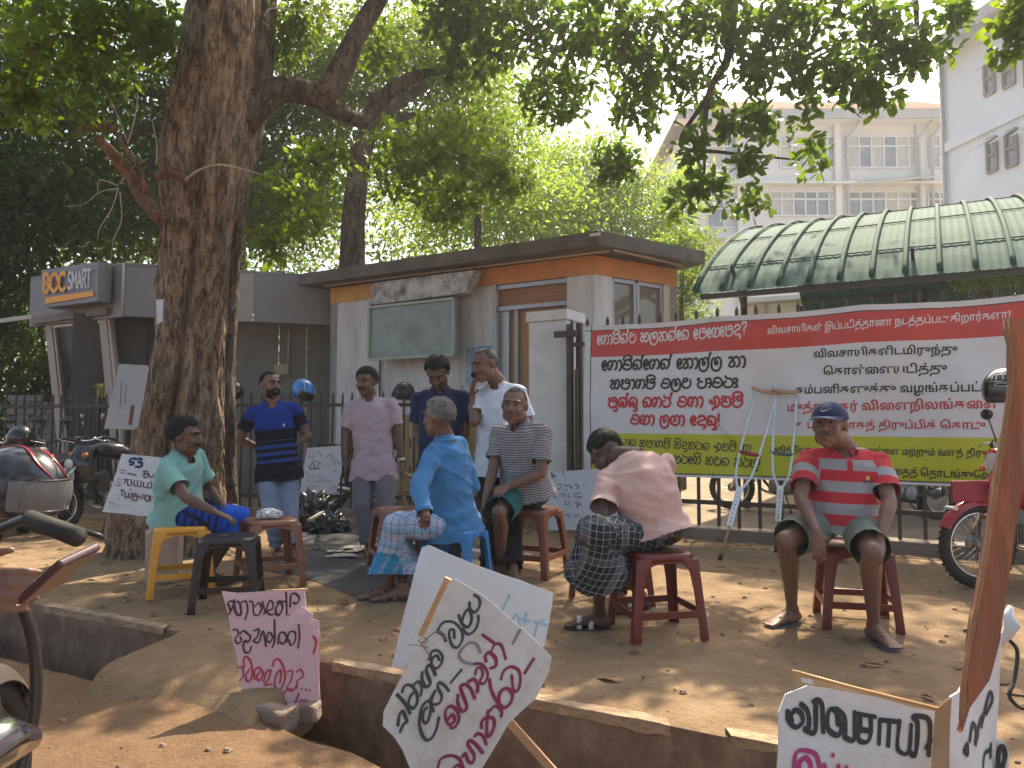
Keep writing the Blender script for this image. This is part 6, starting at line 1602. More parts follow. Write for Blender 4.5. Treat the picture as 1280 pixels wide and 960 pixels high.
# ---------------------------------------------------------------- crutches
def crutch(top, foot, lean, grip_c, label, s=1.0):
    """wooden armrest at top, twin aluminium tubes that meet at the lower sleeve"""
    t = thing('crutch', tuple(foot), label, 'crutch', 'pair of crutches against the banner')
    ax = (top - foot); L = ax.length; u = ax.normalized()
    w = lean - u * lean.dot(u); w.normalize()
    M_al = mat('brushed_aluminium', (0.62, 0.68, 0.74), 0.35, 0.06, 20, metal=0.55)
    hw = 0.095 * s
    for sg in (-1, 1):
        pts = [foot + u * L * .98 + w * sg * hw, foot + u * L * .72 + w * sg * hw * .97, foot + u * L * .50 + w * sg * hw * .80, foot + u * L * .42 + w * sg * hw * .42, foot + u * L * .38 + w * sg * .020, foot + u * L * .20 + w * sg * .016]
        mb = MB(); mb.tube(catmull(pts, 6), 0.0115, 8); mb.build('side_tube', M_al, t)
    mb = MB(); mb.box(foot + u * L * .29, (0.05, 0.022, L * .22), (w, u.cross(w), u)); lw = mb.build('sleeve', mat('pale_sleeve', (0.68, 0.72, 0.76), 0.4), t, bevel=0.004)
    for k in range(8):
        mb = MB(); c = foot + u * L * (.20 + .024 * k); nrm = u.cross(w); nrm = nrm if nrm.y < 0 else -nrm
        mb.cyl(c + nrm * 0.010, c + nrm * 0.0135, 0.006, 8); mb.build('adjust_hole', mat('hole_dark', (0.06, 0.07, 0.08), 0.6), lw)
    mb = MB(); mb.tube([foot + u * .02, foot + u * L * .22], 0.012, 8); mb.build('lower_tube', mat('brass_tube', (0.30, 0.20, 0.13), 0.5, metal=0.3), t)
    mb = MB(); mb.tube([foot, foot + u * .05], [0.022, 0.016], 10); mb.build('rubber_tip', mat('black_rubber', (0.02, 0.02, 0.02), 0.8), t)
    # underarm rest: a padded saddle
    mb = MB(); c = foot + u * L
    mb.tube(catmull([c - w * (hw + .045) + u * .022, c - w * hw * .5 + u * .004, c + w * hw * .5 + u * .002, c + w * (hw + .045) + u * .02], 5), [.014] + [.02] * 14 + [.014] if False else 0.019, 10); mb.build('arm_rest', mat('tan_pad', (0.48, 0.30, 0.20), 0.7, 0.1, 8), t)
    g = foot + u * L * .60
    mb = MB(); mb.tube([g - w * hw * .95, g, g + w * hw * .95], [.017, .02, .017], 10); mb.build('hand_grip', grip_c, t)
    return t
c1t = onplane(958, 490, fpt(958) + FN * 0.16, FN); c1f = G(900, 700)
c2t = onplane(983, 490, fpt(985) + FN * 0.16, FN); c2f = G(970, 690)
crutch(c1t, c1f, Vector((1, -0.3, 0)), mat('red_grip', (0.25, 0.03, 0.03), 0.8), 'left crutch with a red hand grip leaning on the banner')
crutch(c2t, c2f, Vector((1, -0.3, 0)), mat('grey_grip', (0.12, 0.13, 0.14), 0.8), 'right crutch with a dark grey hand grip leaning on the banner')

# ---------------------------------------------------------------- tarp, bag, parcel, bottle and rags
def tarp():
    outl = [(375, 668), (430, 652), (560, 655), (615, 690), (560, 735), (512, 757), (462, 752), (400, 730), (330, 716), (345, 690)]
    pts = [G(x, y) for x, y in outl]
    c = sum(pts, Vector()) / len(pts)
    mb = MB(); rings = 9; v = []; n = 60
    def rim(a):
        # radial position on the outline polygon
        best = 0; d = Vector((math.cos(a), math.sin(a), 0))
        for i in range(len(pts)):
            p, q = pts[i] - c, pts[(i + 1) % len(pts)] - c; e = q - p
            den = d.x * e.y - d.y * e.x
            if abs(den) < 1e-9: continue
            t_ = (p.x * e.y - p.y * e.x) / den; s_ = (p.x * d.y - p.y * d.x) / den
            if t_ > 0 and -1e-6 <= s_ <= 1 + 1e-6: best = max(best, t_)
        return best
    rs_ = [rim(2 * math.pi * k / n) for k in range(n)]
    grid = []
    for j in range(rings + 1):
        row = []
        for k in range(n + 1):
            a = 2 * math.pi * (k % n) / n; r = rs_[k % n] * j / rings * (1 + (0.02 * math.sin(7 * a) if j == rings else 0))
            x, y = c.x + math.cos(a) * r, c.y + math.sin(a) * r
            z = path_h(x, y) + 0.014 + 0.012 * max(0, noise.noise(Vector((x * 5, y * 5, 1)))) + 0.01 * max(0, noise.noise(Vector((x * 13, y * 9, 4)))) - (0.012 if j == rings else 0)
            row.append((x, y, z))
        grid.append(row)
    mb.sheet(grid); o = mb.build('ground_sheet', mat('dark_tarp', (0.045, 0.048, 0.055), 0.6, 0.3, 3, 0.3, 18, dirt=(0.14, 0.10, 0.075), dscale=2.5, damt=0.6))
    tag(o, 'dark grey tarpaulin spread flat on the path under the seated group', 'tarpaulin')
tarp()
def lump(name, c, rx, ry, rz, m, label, cat, amp=0.3, fr=9, sub=4, facet=False, parent=None):
    bm = bmesh.new(); bmesh.ops.create_icosphere(bm, subdivisions=sub, radius=1)
    for v in bm.verts:
        q = v.co.normalized(); k = 1 + amp * (noise.noise(q * fr * 0.35 + Vector(c)) * 1.2 + abs(noise.noise(q * fr * 0.8 + Vector(c) * 3)) * 0.8 - 0.2)
        v.co = Vector((q.x * rx * k, q.y * ry * k, q.z * rz * k))
        if v.co.z < -rz * 0.5: v.co.z = -rz * 0.5 + (v.co.z + rz * .5) * 0.1
    me = bpy.data.meshes.new(name); bm.to_mesh(me); bm.free(); smooth(me, not facet); me.materials.append(m)
    o = bpy.data.objects.new(name, me); o.location = Vector(c) + Vector((0, 0, rz * 0.5)); link(o)
    if label: tag(o, label, cat)
    return o
M_bagp = mat('black_polythene', (0.012, 0.012, 0.014), 0.25, 0.2, 8, spec=0.7)
lump('rubbish_bag', G(388, 662), .26, .2, .26, M_bagp, 'crumpled black plastic bag behind the standing men by the railing', 'bag', 0.5, 12)
lump('rubbish_bag', G(410, 668), .17, .13, .14, M_bagp, 'smaller heap of black polythene with a pale strip beside the big bag', 'bag', 0.6, 12)
t = thing('slat', tuple(G(400, 655, 0.2)), 'short pale wooden slat sticking out of the black bags', 'slat'); mb = MB(); mb.bar(P(386, 650, 7.6), P(404, 640, 7.9), 0.03, 0.02); mb.build('batten', mat('pale_slat', (0.5, 0.45, 0.36)), t)
foil = lump('foil_parcel', (0, 0, 0), .085, .06, .042, mat('crumpled_foil', (0.72, 0.73, 0.74), 0.28, 0.15, 14, 0.6, 60, metal=0.5), 'crumpled silver foil parcel resting on the brown stool', 'parcel', 0.35, 14, 4, True)
q = online(340, Vector((0, 5.6, 0)), Vector((1, 0, 0))); foil.location = (q.x, q.y - 0.02, 0.455 * 1.02 + path_h(q.x, q.y) + 0.024)
# green soda bottle lying
t = thing('plastic_bottle', tuple(G(397, 690)), 'small clear plastic bottle with a green cap standing on the tarpaulin', 'bottle')
c = G(397, 691); M_bt = mat('bottle_plastic', (0.5, 0.6, 0.56), 0.08, 0.05); N_, L_ = nodes_of(M_bt); N_['Principled BSDF'].inputs['Transmission Weight'].default_value = 0.75
mb = MB(); mb.tube([c + Vector((0, 0, z)) for z in (.015, .02, .06, .065, .075, .11, .125, .135)], [.025, .034, .034, .031, .034, .034, .02, .013], 14); mb.build('body', M_bt, t)
mb = MB(); mb.cyl(c + Vector((0, 0, .135)), c + Vector((0, 0, .155)), .015, 12); mb.build('cap', mat('green_cap', (0.03, 0.3, 0.13), 0.4), t)
for i, (x, y, s_) in enumerate(((428, 700, .14), (455, 694, .15), (440, 690, .10), (418, 696, .08))):
    c = G(x, y); mb = MB(); g_ = []
    for j in range(7):
        g_.append([(c.x + (j - 3) * s_ / 3 * (0.8 + 0.2 * math.sin(i + k)), c.y + (k - 3) * s_ / 5, path_h(c.x, c.y) + 0.032 + 0.012 * abs(noise.noise(Vector((j * .9 + i * 7, k * .9, 0))))) for k in range(7)])
    mb.sheet(g_); o = mb.build('rag', mat('pale_rag', (0.55, 0.50, 0.44), 0.9, 0.15, 9)); tag(o, ['crumpled pale rag on the tarpaulin, nearest the bottle', 'pale cloth scrap on the tarpaulin by the empty mauve stool', 'rearmost pale rag on the tarpaulin', 'smallest pale scrap right beside the plastic bottle'][i], 'rag')
# torn carton by the yellow stool
t = thing('carton', tuple(G(197, 690)), 'torn pale cardboard carton standing behind the yellow stool', 'carton')
c = P(206, 672, 5.75)
mb = MB(); mb.box((c.x, c.y, 0.19), (.22, .2, .38), (Vector((.95, .2, 0)).normalized(), Vector((-.2, .95, 0)).normalized(), Vector((0, 0, 1)))); mb.build('box', mat('pinkish_carton', (0.50, 0.38, 0.30), 0.85, 0.1, 5), t, bevel=0.004)
mb = MB(); mb.prism([P(199, 655, 5.6), P(181, 664, 5.6), P(183, 670, 5.6), P(199, 669, 5.62)], Vector((0, .004, 0))); mb.build('flap', mat('carton_flap', (0.58, 0.48, 0.40)), t)
# folding chair frame behind the mauve stool
t = thing('chair_frame', tuple(G(500, 660)), 'bare pale wooden chair frame standing behind the mauve brown stool', 'chair')
M_cf = mat('worn_pale_wood', (0.30, 0.22, 0.15), 0.8, 0.2, 8)
for a, b in (((504, 592), (522, 600)), ((503, 614), (520, 616)), ((474, 612), (471, 660)), ((520, 596), (524, 690)), ((503, 590), (508, 680))):
    mb = MB(); mb.bar(P(*a, 7.3), P(*b, 7.25), 0.03, 0.03); mb.build('strut', M_cf, t)

# ================================================================ PEOPLE
def remeshed(mb, voxel, sm_iter=3, sm_fac=0.5, noise_amp=0.0, noise_fr=12, dec=None):
    me = mb.mesh('tmp', None)
    o = bpy.data.objects.new('tmp', me); COL.objects.link(o)
    md = o.modifiers.new('r', 'REMESH'); md.mode = 'VOXEL'; md.voxel_size = voxel; md.use_smooth_shade = True
    if sm_iter:
        s = o.modifiers.new('s', 'SMOOTH'); s.factor = sm_fac; s.iterations = sm_iter
    if dec:
        d = o.modifiers.new('d', 'DECIMATE'); d.ratio = dec
    bpy.context.view_layer.update()
    dg = bpy.context.evaluated_depsgraph_get()
    out = bpy.data.meshes.new_from_object(o.evaluated_get(dg))
    bpy.data.objects.remove(o); bpy.data.meshes.remove(me)
    smooth(out)
    return out
def displace(me, fn):
    n = len(me.vertices); co = np.empty(n * 3, np.float32); me.vertices.foreach_get('co', co); co = co.reshape(-1, 3)
    no = np.empty(n * 3, np.float32); me.vertex_normals.foreach_get('vector', no); no = no.reshape(-1, 3)
    d = np.array([fn(Vector(c), Vector(k)) for c, k in zip(co, no)], np.float32)
    co = co + no * d[:, None]
    me.vertices.foreach_set('co', co.ravel()); me.update()
def cutmesh(me, tests):
    """delete vertices for which any test(co) is true"""
    bm = bmesh.new(); bm.from_mesh(me)
    rm = [v for v in bm.verts if any(t(v.co) for t in tests)]
    bmesh.ops.delete(bm, geom=rm, context='VERTS'); bm.to_mesh(me); bm.free(); smooth(me)
def attr_pt(me, fn, nrm=False):
    a = me.attributes.new('pt', 'FLOAT_VECTOR', 'POINT')
    a.data.foreach_set('vector', np.array([fn(v.co, v.normal) if nrm else fn(v.co) for v in me.vertices], np.float32).ravel())
def addmesh(name, me, m, parent):
    off = OFF.get(parent.name, Vector((0, 0, 0)))
    me.transform(Matrix.Translation(-off)); me.name = name
    me.materials.clear(); me.materials.append(m)
    o = bpy.data.objects.new(name, me); OFF[o.name] = off
    return link(o, parent)
def dirv(yaw, pitch=0):
    a = R(yaw); p = R(pitch)
    return Vector((math.sin(a) * math.cos(p), -math.cos(a) * math.cos(p), math.sin(p)))
def skinmat(name, c):
    if name in MATS: return MATS[name]
    m = mat(name, c, 0.5, 0.10, 9, 0.12, 90, spec=0.45, dirt=tuple(x * 0.72 for x in c), dscale=5, damt=0.5)
    N_, L_ = nodes_of(m); b = N_['Principled BSDF']; b.inputs['Subsurface Weight'].default_value = 0.06; b.inputs['Subsurface Radius'].default_value = (0.02, 0.008, 0.004)
    return m

def hand(mb, wr, d, pn, s, thumb, curl=0.5):
    """wr wrist, d hand direction, pn palm normal (fingers curl towards it), thumb: unit vector towards the thumb side"""
    d = d.normalized(); thumb = (thumb - d * thumb.dot(d)).normalized(); pn = (pn - d * pn.dot(d) - thumb * pn.dot(thumb)).normalized()
    pc = wr + d * 0.045 * s
    mb.tube([wr - d * .01, wr + d * .02 * s, wr + d * .055 * s, wr + d * .088 * s], [.024 * s, .030 * s, .038 * s, .036 * s], 12, side=thumb, flat=[.020 * s, .018 * s, .016 * s, .012 * s])
    for k, (o_, L_) in enumerate(((.028, .072), (.009, .080), (-.010, .074), (-.028, .058))):
        p = wr + d * .086 * s + thumb * o_ * s
        dd = d + thumb * o_ * 1.5; dd.normalize()
        r = .0088 * s
        for j, fr in enumerate((.42, .32, .26)):
            a = curl * (0.25 if j == 0 else 0.8) * (1 + 0.12 * k)
            dd = (dd * math.cos(a) + pn * math.sin(a)).normalized()
            q = p + dd * L_ * s * fr
            mb.capsule(p, q, r, r * 0.92, 8); p = q; r *= 0.92
    p = wr + d * .025 * s + thumb * .026 * s
    q = p + (d * .6 + thumb * .75 + pn * .3).normalized() * .038 * s
    mb.capsule(p, q, .0125 * s, .0105 * s, 8)
    mb.capsule(q, q + (d * .9 + thumb * .2 + pn * .35).normalized() * .030 * s, .010 * s, .008 * s, 8)
def foot(mb, an, d, s, bare=True):
    """an ankle joint; d horizontal toe direction"""
    d = Vector((d.x, d.y, 0)).normalized(); sd = Vector((-d.y, d.x, 0))
    zf = an.z - 0.072 * s
    base = Vector((an.x, an.y, zf))
    mb.tube([base - d * .055 * s + Vector((0, 0, .03 * s)), base - d * .03 * s + Vector((0, 0, .034 * s)), base + d * .04 * s + Vector((0, 0, .040 * s)), base + d * .10 * s + Vector((0, 0, .028 * s)), base + d * .155 * s + Vector((0, 0, .016 * s)), base + d * .175 * s + Vector((0, 0, .013 * s))],
            [.022 * s, .034 * s, .036 * s, .044 * s, .046 * s, .038 * s], 12, side=sd, flat=[.018 * s, .034 * s, .040 * s, .027 * s, .015 * s, .010 * s])
    mb.capsule(an + Vector((0, 0, .01)), base - d * .02 * s + Vector((0, 0, .035 * s)), .036 * s, .030 * s, 10)
    if bare:
        for k in range(5):
            o_ = (-.034 + .017 * k) * s; L_ = (.030, .034, .034, .030, .036)[k] * s
            a = base + d * (.165 - .004 * abs(k - 2.5)) * s + sd * o_ + Vector((0, 0, .011 * s))
            mb.capsule(a, a + d * L_, .0085 * s * (1.25 if k == 4 else 1), .008 * s, 7)
    return base
def sandal(base, d, s, parent, m_sole, m_strap, kind='slipper'):
    d = Vector((d.x, d.y, 0)).normalized(); sd = Vector((-d.y, d.x, 0))
    out = []
    for k in range(28):
        a = 2 * math.pi * k / 28; u = math.cos(a); v = math.sin(a)
        out.append(base + d * ((.065 + .135 * u) * s) + sd * (v * (.040 + .010 * u) * s * (1 if abs(u) < .9 else .96)) + Vector((0, 0, -.012 * s)))
    mb = MB(); mb.prism(out, Vector((0, 0, .016 * s))); so = mb.build('slipper', m_sole, parent, bevel=0.002)
    mb = MB()
    if kind == 'slipper':
        t = base + d * .145 * s + sd * .006 * s + Vector((0, 0, .004))
        for sg in (-1, 1):
            mb.tube(catmull([t, base + d * .11 * s + sd * sg * .022 * s + Vector((0, 0, .045 * s)), base + d * .05 * s + sd * sg * .043 * s + Vector((0, 0, .008))], 5), .0055 * s, 6)
    else:
        for o_ in (.115, .05):
            mb.tube(catmull([base + d * o_ * s - sd * .044 * s, base + d * o_ * s - sd * .025 * s + Vector((0, 0, .052 * s)), base + d * o_ * s + sd * .025 * s + Vector((0, 0, .052 * s)), base + d * o_ * s + sd * .044 * s], 5), .014 * s, 6, flat=.004, side=d)
    mb.build('strap', m_strap, so)

def head_axes(yaw, pitch, roll=0):
    f = dirv(yaw, pitch); r = Vector((-math.cos(R(yaw)), -math.sin(R(yaw)), 0)); u = r.cross(f).normalized()
    if u.z < 0 and abs(pitch) < 80: u = -u
    if roll:
        r, u = r * math.cos(R(roll)) + u * math.sin(R(roll)), u * math.cos(R(roll)) - r * math.sin(R(roll))
    return r, f, u
def head(mb, c, ax, s, nk):
    r, f, u = ax
    A = (r, f, u)
    mb.ell(c + u * .032 * s - f * .012 * s, .074 * s, .093 * s, .086 * s, A)
    mb.ell(c - u * .020 * s + f * .026 * s, .062 * s, .066 * s, .080 * s, A)
    mb.ell(c - u * .070 * s + f * .040 * s, .044 * s, .046 * s, .036 * s, A)
    mb.ell(c - u * .092 * s + f * .064 * s, .022 * s, .022 * s, .018 * s, A)
    for sg in (-1, 1):
        mb.ell(c + r * sg * .036 * s + f * .062 * s - u * .022 * s, .024 * s, .024 * s, .022 * s, A)
        mb.ell(c + r * sg * .050 * s - u * .055 * s + f * .012 * s, .018 * s, .034 * s, .034 * s, A)
        mb.ell(c + r * sg * .076 * s - f * .010 * s + u * .002 * s, .010 * s, .020 * s, .032 * s, (r * sg + f * -.3, f, u))
        mb.capsule(c + r * sg * .012 * s + f * .088 * s + u * .037 * s, c + r * sg * .048 * s + f * .070 * s + u * .034 * s, .0110 * s, .010 * s, 8)
        mb.ell(c + r * sg * .014 * s + f * .100 * s - u * .024 * s, .011 * s, .012 * s, .009 * s, A)
    mb.capsule(c + f * .086 * s + u * .022 * s, c + f * .112 * s - u * .018 * s, .010 * s, .0145 * s, 9)
    mb.ell(c + f * .086 * s - u * .049 * s, .026 * s, .014 * s, .0075 * s, A)
    mb.ell(c + f * .083 * s - u * .062 * s, .022 * s, .014 * s, .0085 * s, A)
    mb.tube([nk - (c - nk).normalized() * .04 * s, nk.lerp(c, .35), c - u * .045 * s - f * .012 * s], [.066 * s, .055 * s, .056 * s], 14)
def hair_shell(c, ax, s, line, thick, m, parent, seed=1, rough=0.006, name='hair', inflate=1.0):
    r, f, u = ax
    bm = bmesh.new(); bmesh.ops.create_icosphere(bm, subdivisions=5, radius=1)
    for v in bm.verts:
        q = v.co.normalized(); x, y, z = q.x, q.y, q.z
        k = line(x, y, z)                       # >0 inside the hair
        ww = max(-1.0, min(1.0, k * 7))
        t = thick * ww + (rough * noise.noise(q * 22 + Vector((seed, 0, 0))) + rough * 0.7 * noise.noise(q * 45 + Vector((0, seed, 0)))) * (1 if k > -0.05 else 0)
        if ww < 0: t = -0.02 * (-ww) 
        v.co = c + u * .032 * s - f * .012 * s + r * (x * (.074 + t) * s * inflate) + f * (y * (.093 + t) * s * inflate) + u * (z * (.086 + t) * s * inflate)
    me = bpy.data.meshes.new(name); bm.to_mesh(me); bm.free(); smooth(me)
    return addmesh(name, me, m, parent)
def hairmat(name, c, c2=None):
    return mat(name, c, 0.75, 0.3, 30, 0.5, 150, spec=0.3, dirt=c2, dscale=9, damt=0.8)
def _thr(y, top):
    if y < -.3: return -.60
    if y < .22: return -.60 + (y + .3) / .52 * .48
    if y < .45: return -.12 + (y - .22) / .23 * (top + .12)
    return top
LINE_FULL = lambda x, y, z: z - _thr(y, .50) + .03 * math.sin(x * 9)
LINE_RECEDE = lambda x, y, z: z - _thr(y + .10, .70)
def person(spec):
    """spec: joints in photo pixels with depths solved from limb lengths"""
    s = spec['s']; d0 = spec['d']
    pel = P(*spec['pelvis'], d0)
    t = thing('person', (pel.x, pel.y, 0), spec['label'], 'person')
    by = spec['yaw']
    neck = bone(pel, *spec['neck'], .50 * s, spec.get('lean', -1)) if 'neckd' not in spec else P(*spec['neck'], spec['neckd'])
    spine = (neck - pel).normalized()
    rgt = Vector((-math.cos(R(by)), -math.sin(R(by)), 0))
    rgt = (rgt - spine * rgt.dot(spine)).normalized(); fr = spine.cross(rgt) * 1.0
    if fr.dot(dirv(by)) < 0: fr = -fr
    hc = P(*spec['head'], spec['headd']) if 'headd' in spec else bone(neck, *spec['head'], .160 * s, spec.get('hside', -1))
    ax = head_axes(spec['fyaw'], spec.get('fpitch', 0), spec.get('froll', 0))
    sw = spec.get('sw', .160) * s; hw = .092 * s
    J = {}
    for k, sg in (('R', 1), ('L', -1)):
        sh = neck + rgt * sg * sw - spine * .078 * s + fr * spec.get('shf', 0.0)
        J['sh' + k] = sh
        ex, ey, es = spec['el' + k]; el = bone(sh, ex, ey, .285 * s, es)
        wx, wy, ws = spec['wr' + k]; wr = bone(el, wx, wy, .25 * s, ws)
        J['el' + k] = el; J['wr' + k] = wr
        hp = pel + rgt * sg * hw
        kx, ky, ks = spec['kn' + k]; kn = bone(hp, kx, ky, .42 * s, ks)
        ax_, ay_, as_ = spec['an' + k]; an = bone(kn, ax_, ay_, .41 * s, as_) if as_ is not None else None
        gz = spec.get('ground', 0.0)
        if an is not None and spec.get('plant', True):
            # keep the ankle on the ground: slide it along its own pixel ray's foot point
            zt = gz + .078 * s + path_h(an.x, an.y)
            g = G(ax_, ay_, zt)
            dv = g - kn
            an = kn + dv.normalized() * min(max(dv.length, .38 * s), .46 * s)
            an.z = zt
        J['hp' + k] = hp; J['kn' + k] = kn; J['an' + k] = an
    sk = skinmat(spec.get('skinname', 'skin_brown'), spec.get('skin', (0.17, 0.085, 0.055)))
    # ---- body
    mb = MB()
    tw = spec.get('belly', 1.0)
    sp = lambda k: pel + spine * (k * s)
    bulge = fr * .02 * s
    cv = spec.get('hunch', 0.0)
    def spn(k):
        q = k / 0.5
        return pel.lerp(neck, q) - fr * (cv * math.sin(math.pi * min(1, max(0, q))) * s)
    mb.tube([spn(-.06), spn(0), spn(.10) + bulge * tw, spn(.22) + bulge * tw * .6, spn(.34), spn(.43), spn(.49)], [.12 * s, .155 * s, .140 * s * (0.5 + .5 * tw), .142 * s, .155 * s, .145 * s, .07 * s], 18, side=rgt,
            flat=[.09 * s, .105 * s, .105 * s * tw, .100 * s * (.6 + .4 * tw), .100 * s, .080 * s, .055 * s])
    s0_ = s; hs = s * 1.10
    head(mb, hc, ax, hs, neck)
    for k, sg in (('R', 1), ('L', -1)):
        sh, el, wr = J['sh' + k], J['el' + k], J['wr' + k]
        mb.capsule(neck - spine * .035 * s + rgt * sg * .04 * s, sh, .040 * s, .046 * s)
        m1 = sh.lerp(el, .45)
        mb.tube([sh, sh.lerp(el, .2), m1, el], [.050 * s, .049 * s, .045 * s, .037 * s], 12)
        mb.capsule(sh, sh, .047 * s); mb.capsule(el, el, .038 * s)
        mb.tube([el, el.lerp(wr, .25), el.lerp(wr, .6), wr], [.037 * s, .040 * s, .032 * s, .024 * s], 12)
        hd = spec.get('hand' + k)
        if hd is not False:
            hdir = (wr - el).normalized()
            if hd and 'to' in hd: hdir = (P(*hd['to']) - wr).normalized()
            pn = Vector(hd['pn']) if hd and 'pn' in hd else -fr
            th = Vector(hd['th']) if hd and 'th' in hd else fr
            if abs(hdir.dot(pn.normalized())) > .95: pn = pn + spine
            hand(mb, wr, hdir, pn, s, th, hd.get('curl', .45) if hd else .45)
        hp, kn, an = J['hp' + k], J['kn' + k], J['an' + k]
        mb.tube([hp, hp.lerp(kn, .3), hp.lerp(kn, .7), kn], [.085 * s, .080 * s, .062 * s, .052 * s], 14); mb.capsule(kn, kn, .053 * s); mb.capsule(hp, hp, .088 * s)
        if an is not None:
            calf = (an - kn)
            back = -dirv(spec.get('toe' + k, by)) * .012 * s
            mb.tube([kn, kn.lerp(an, .25) + back, kn.lerp(an, .55) + back * .6, kn.lerp(an, .9), an], [.050 * s, .054 * s, .042 * s, .031 * s, .032 * s], 12)
            td = dirv(spec.get('toe' + k, by))
            J['ft' + k] = foot(mb, an, td, s, spec.get('bare', True))
    me = remeshed(mb, 0.0062 * s, 3, 0.45)
    b = addmesh('body', me, sk, t)
    # eyes and brows
    r, f, u = ax
    M_eye = mat('eye_white', (0.20, 0.17, 0.15), 0.45); M_iris = mat('eye_dark', (0.012, 0.008, 0.006), 0.2); 
    for sg in (-1, 1):
        e = MB(); ec = hc + r * sg * .031 * hs + f * .0785 * hs + u * .014 * hs
        e.ell(ec, .0105 * hs, .008 * hs, .0042 * hs, (r, f, u), 12, 8); eo = e.build('eye', M_eye, t)
        e = MB(); e.ell(ec + f * .006 * hs, .0052 * hs, .0042 * hs, .0050 * hs, (r, f, u), 10, 8); e.build('iris', M_iris, eo)
    hm = spec['hairmat']
    e = MB()
    for sg in (-1, 1):
        e.tube([hc + r * sg * .012 * hs + f * .0985 * hs + u * .034 * hs, hc + r * sg * .032 * hs + f * .092 * hs + u * .040 * hs, hc + r * sg * .052 * hs + f * .076 * hs + u * .034 * hs], [.004 * hs, .0050 * hs, .003 * hs], 6)
    e.build('eyebrows', hm, t)
    if spec.get('moustache'):
        e = MB()
        e.tube([hc + r * sx * hs + f * sf * hs + u * su * hs for sx, sf, su in ((-.032, .080, -.048), (-.017, .0955, -.040), (0, .101, -.0365), (.017, .0955, -.040), (.032, .080, -.048))], [.003 * hs, .0065 * hs, .0065 * hs, .0065 * hs, .003 * hs], 8)
        e.build('moustache', spec.get('mmat', hm), t)
    if spec.get('beard'):
        mm = spec.get('mmat', hm)
        bm = bmesh.new(); bmesh.ops.create_icosphere(bm, subdivisions=4, radius=1)
        for v in bm.verts:
            q = v.co.normalized(); 
            k = min(-q.z * 1.3 + 0.02 - .4 * max(0, q.y - .5), q.y + .5)
            ww = max(-1, min(1, k * 6)); tt = .004 * ww + .002 * noise.noise(q * 30)
            v.co = hc - u * .036 * hs + f * .030 * hs + r * (q.x * (.061 + tt) * hs) + f * (q.y * (.066 + tt) * hs) + u * (q.z * (.074 + tt) * hs)
        me = bpy.data.meshes.new('beard'); bm.to_mesh(me); bm.free(); smooth(me); addmesh('beard', me, mm, t)
    if spec.get('hair'):
        hair_shell(hc, ax, hs, spec['hair'], spec.get('hthick', .012), hm, t, spec.get('seed', 1), spec.get('hrough', .005))
    # ---- shirt
    sh_ = spec['shirt']; ex = sh_.get('ease', .018) * s
    mb = MB(); hem = sh_.get('hem', -.06)
    flare = sh_.get('flare', 1.0)
    seq = [(hem - .03, .208 * flare, .178), (hem + .02, .204 * flare, .172), (.05, .188, .148), (.10, .172, .122 + .012 * (tw - 1) * 10), (.22, .168, .124), (.34, .178, .120), (.43, .158, .098), (.47, .11, .075), (.495, .072, .062)]
    mb.tube([spn(k) + (bulge * (tw if .0 < k < .2 else .5)) for k, a, c_ in seq], [a * s * (0.55 + .45 * tw) + ex * .5 if i < 5 else a * s + ex * .4 for i, (k, a, c_) in enumerate(seq)], 22, side=rgt, flat=[c_ * s * (.5 + .5 * tw) + ex * .4 for k, a, c_ in seq])
    sl = sh_.get('sleeve', .62)
    ends = []
    for k, sg in (('R', 1), ('L', -1)):
        sh, el, wr = J['sh' + k], J['el' + k], J['wr' + k]
        mb.capsule(neck - spine * .050 * s + rgt * sg * .04 * s, sh - spine * .004 * s, .062 * s, .060 * s)
        if sl <= 1:
            e = sh.lerp(el, sl); dd = (el - sh).normalized()
            mb.tube([sh, sh.lerp(el, sl * .5), e + dd * .02], [.060 * s, .061 * s + ex * .25, .062 * s + ex * .35], 14); mb.capsule(sh, sh, .062 * s)
            ends.append((e, dd))
        else:
            e = el.lerp(wr, sl - 1); dd = (wr - el).normalized()
            mb.tube([sh, sh.lerp(el, .5), el], [.062 * s, .062 * s, .056 * s], 14); mb.capsule(sh, sh, .063 * s); mb.capsule(el, el, .056 * s)
            mb.tube([el, el.lerp(wr, .5), e + dd * .02], [.055 * s, .050 * s, .044 * s], 14); ends.append((e, dd))
    me = remeshed(mb, 0.0085 * s, 5, 0.5)
    amp = 1.25 * sh_.get('wrinkle', .006) * s
    sd = spec.get('seed', 1) * 3.7
    def wr_fn(c, n):
        v = c - pel
        a = noise.noise(Vector((v.dot(rgt) * 7 + sd, v.dot(spine) * 16, v.dot(fr) * 7)))
        b_ = noise.noise(Vector((v.dot(rgt) * 15 - v.dot(spine) * 9, v.dot(spine) * 9 + sd, v.dot(fr) * 13)))
        c_ = 1 - abs(noise.noise(Vector((v.dot(rgt) * 6 + v.dot(spine) * 8 + sd, v.dot(spine) * 5, v.dot(fr) * 6)))) * 4
        return amp * (a * 1.1 + b_ * .8 + max(-.6, c_) * .55)
    displace(me, wr_fn)
    tests = []
    def ellq(c, a, b_):
        v = c - pel; k = v.dot(spine) / s
        v = c - spn(k) if -.1 < k < .5 else v
        return math.sqrt((v.dot(rgt) / (a * s)) ** 2 + (v.dot(fr) / (b_ * s)) ** 2)
    def mk_end(e, dd): return lambda c: (c - e).dot(dd) > 0 and (c - e).length < .13 * s and ((c - e) - dd * (c - e).dot(dd)).length < .092 * s and ellq(c, .178 + .05 * (tw - 1), .135 + .05 * (tw - 1)) > 1.22
    for e, dd in ends: tests.append(mk_end(e, dd))
    hemp = spn(hem) ; hd_ = (spn(hem + .05) - spn(hem)).normalized()
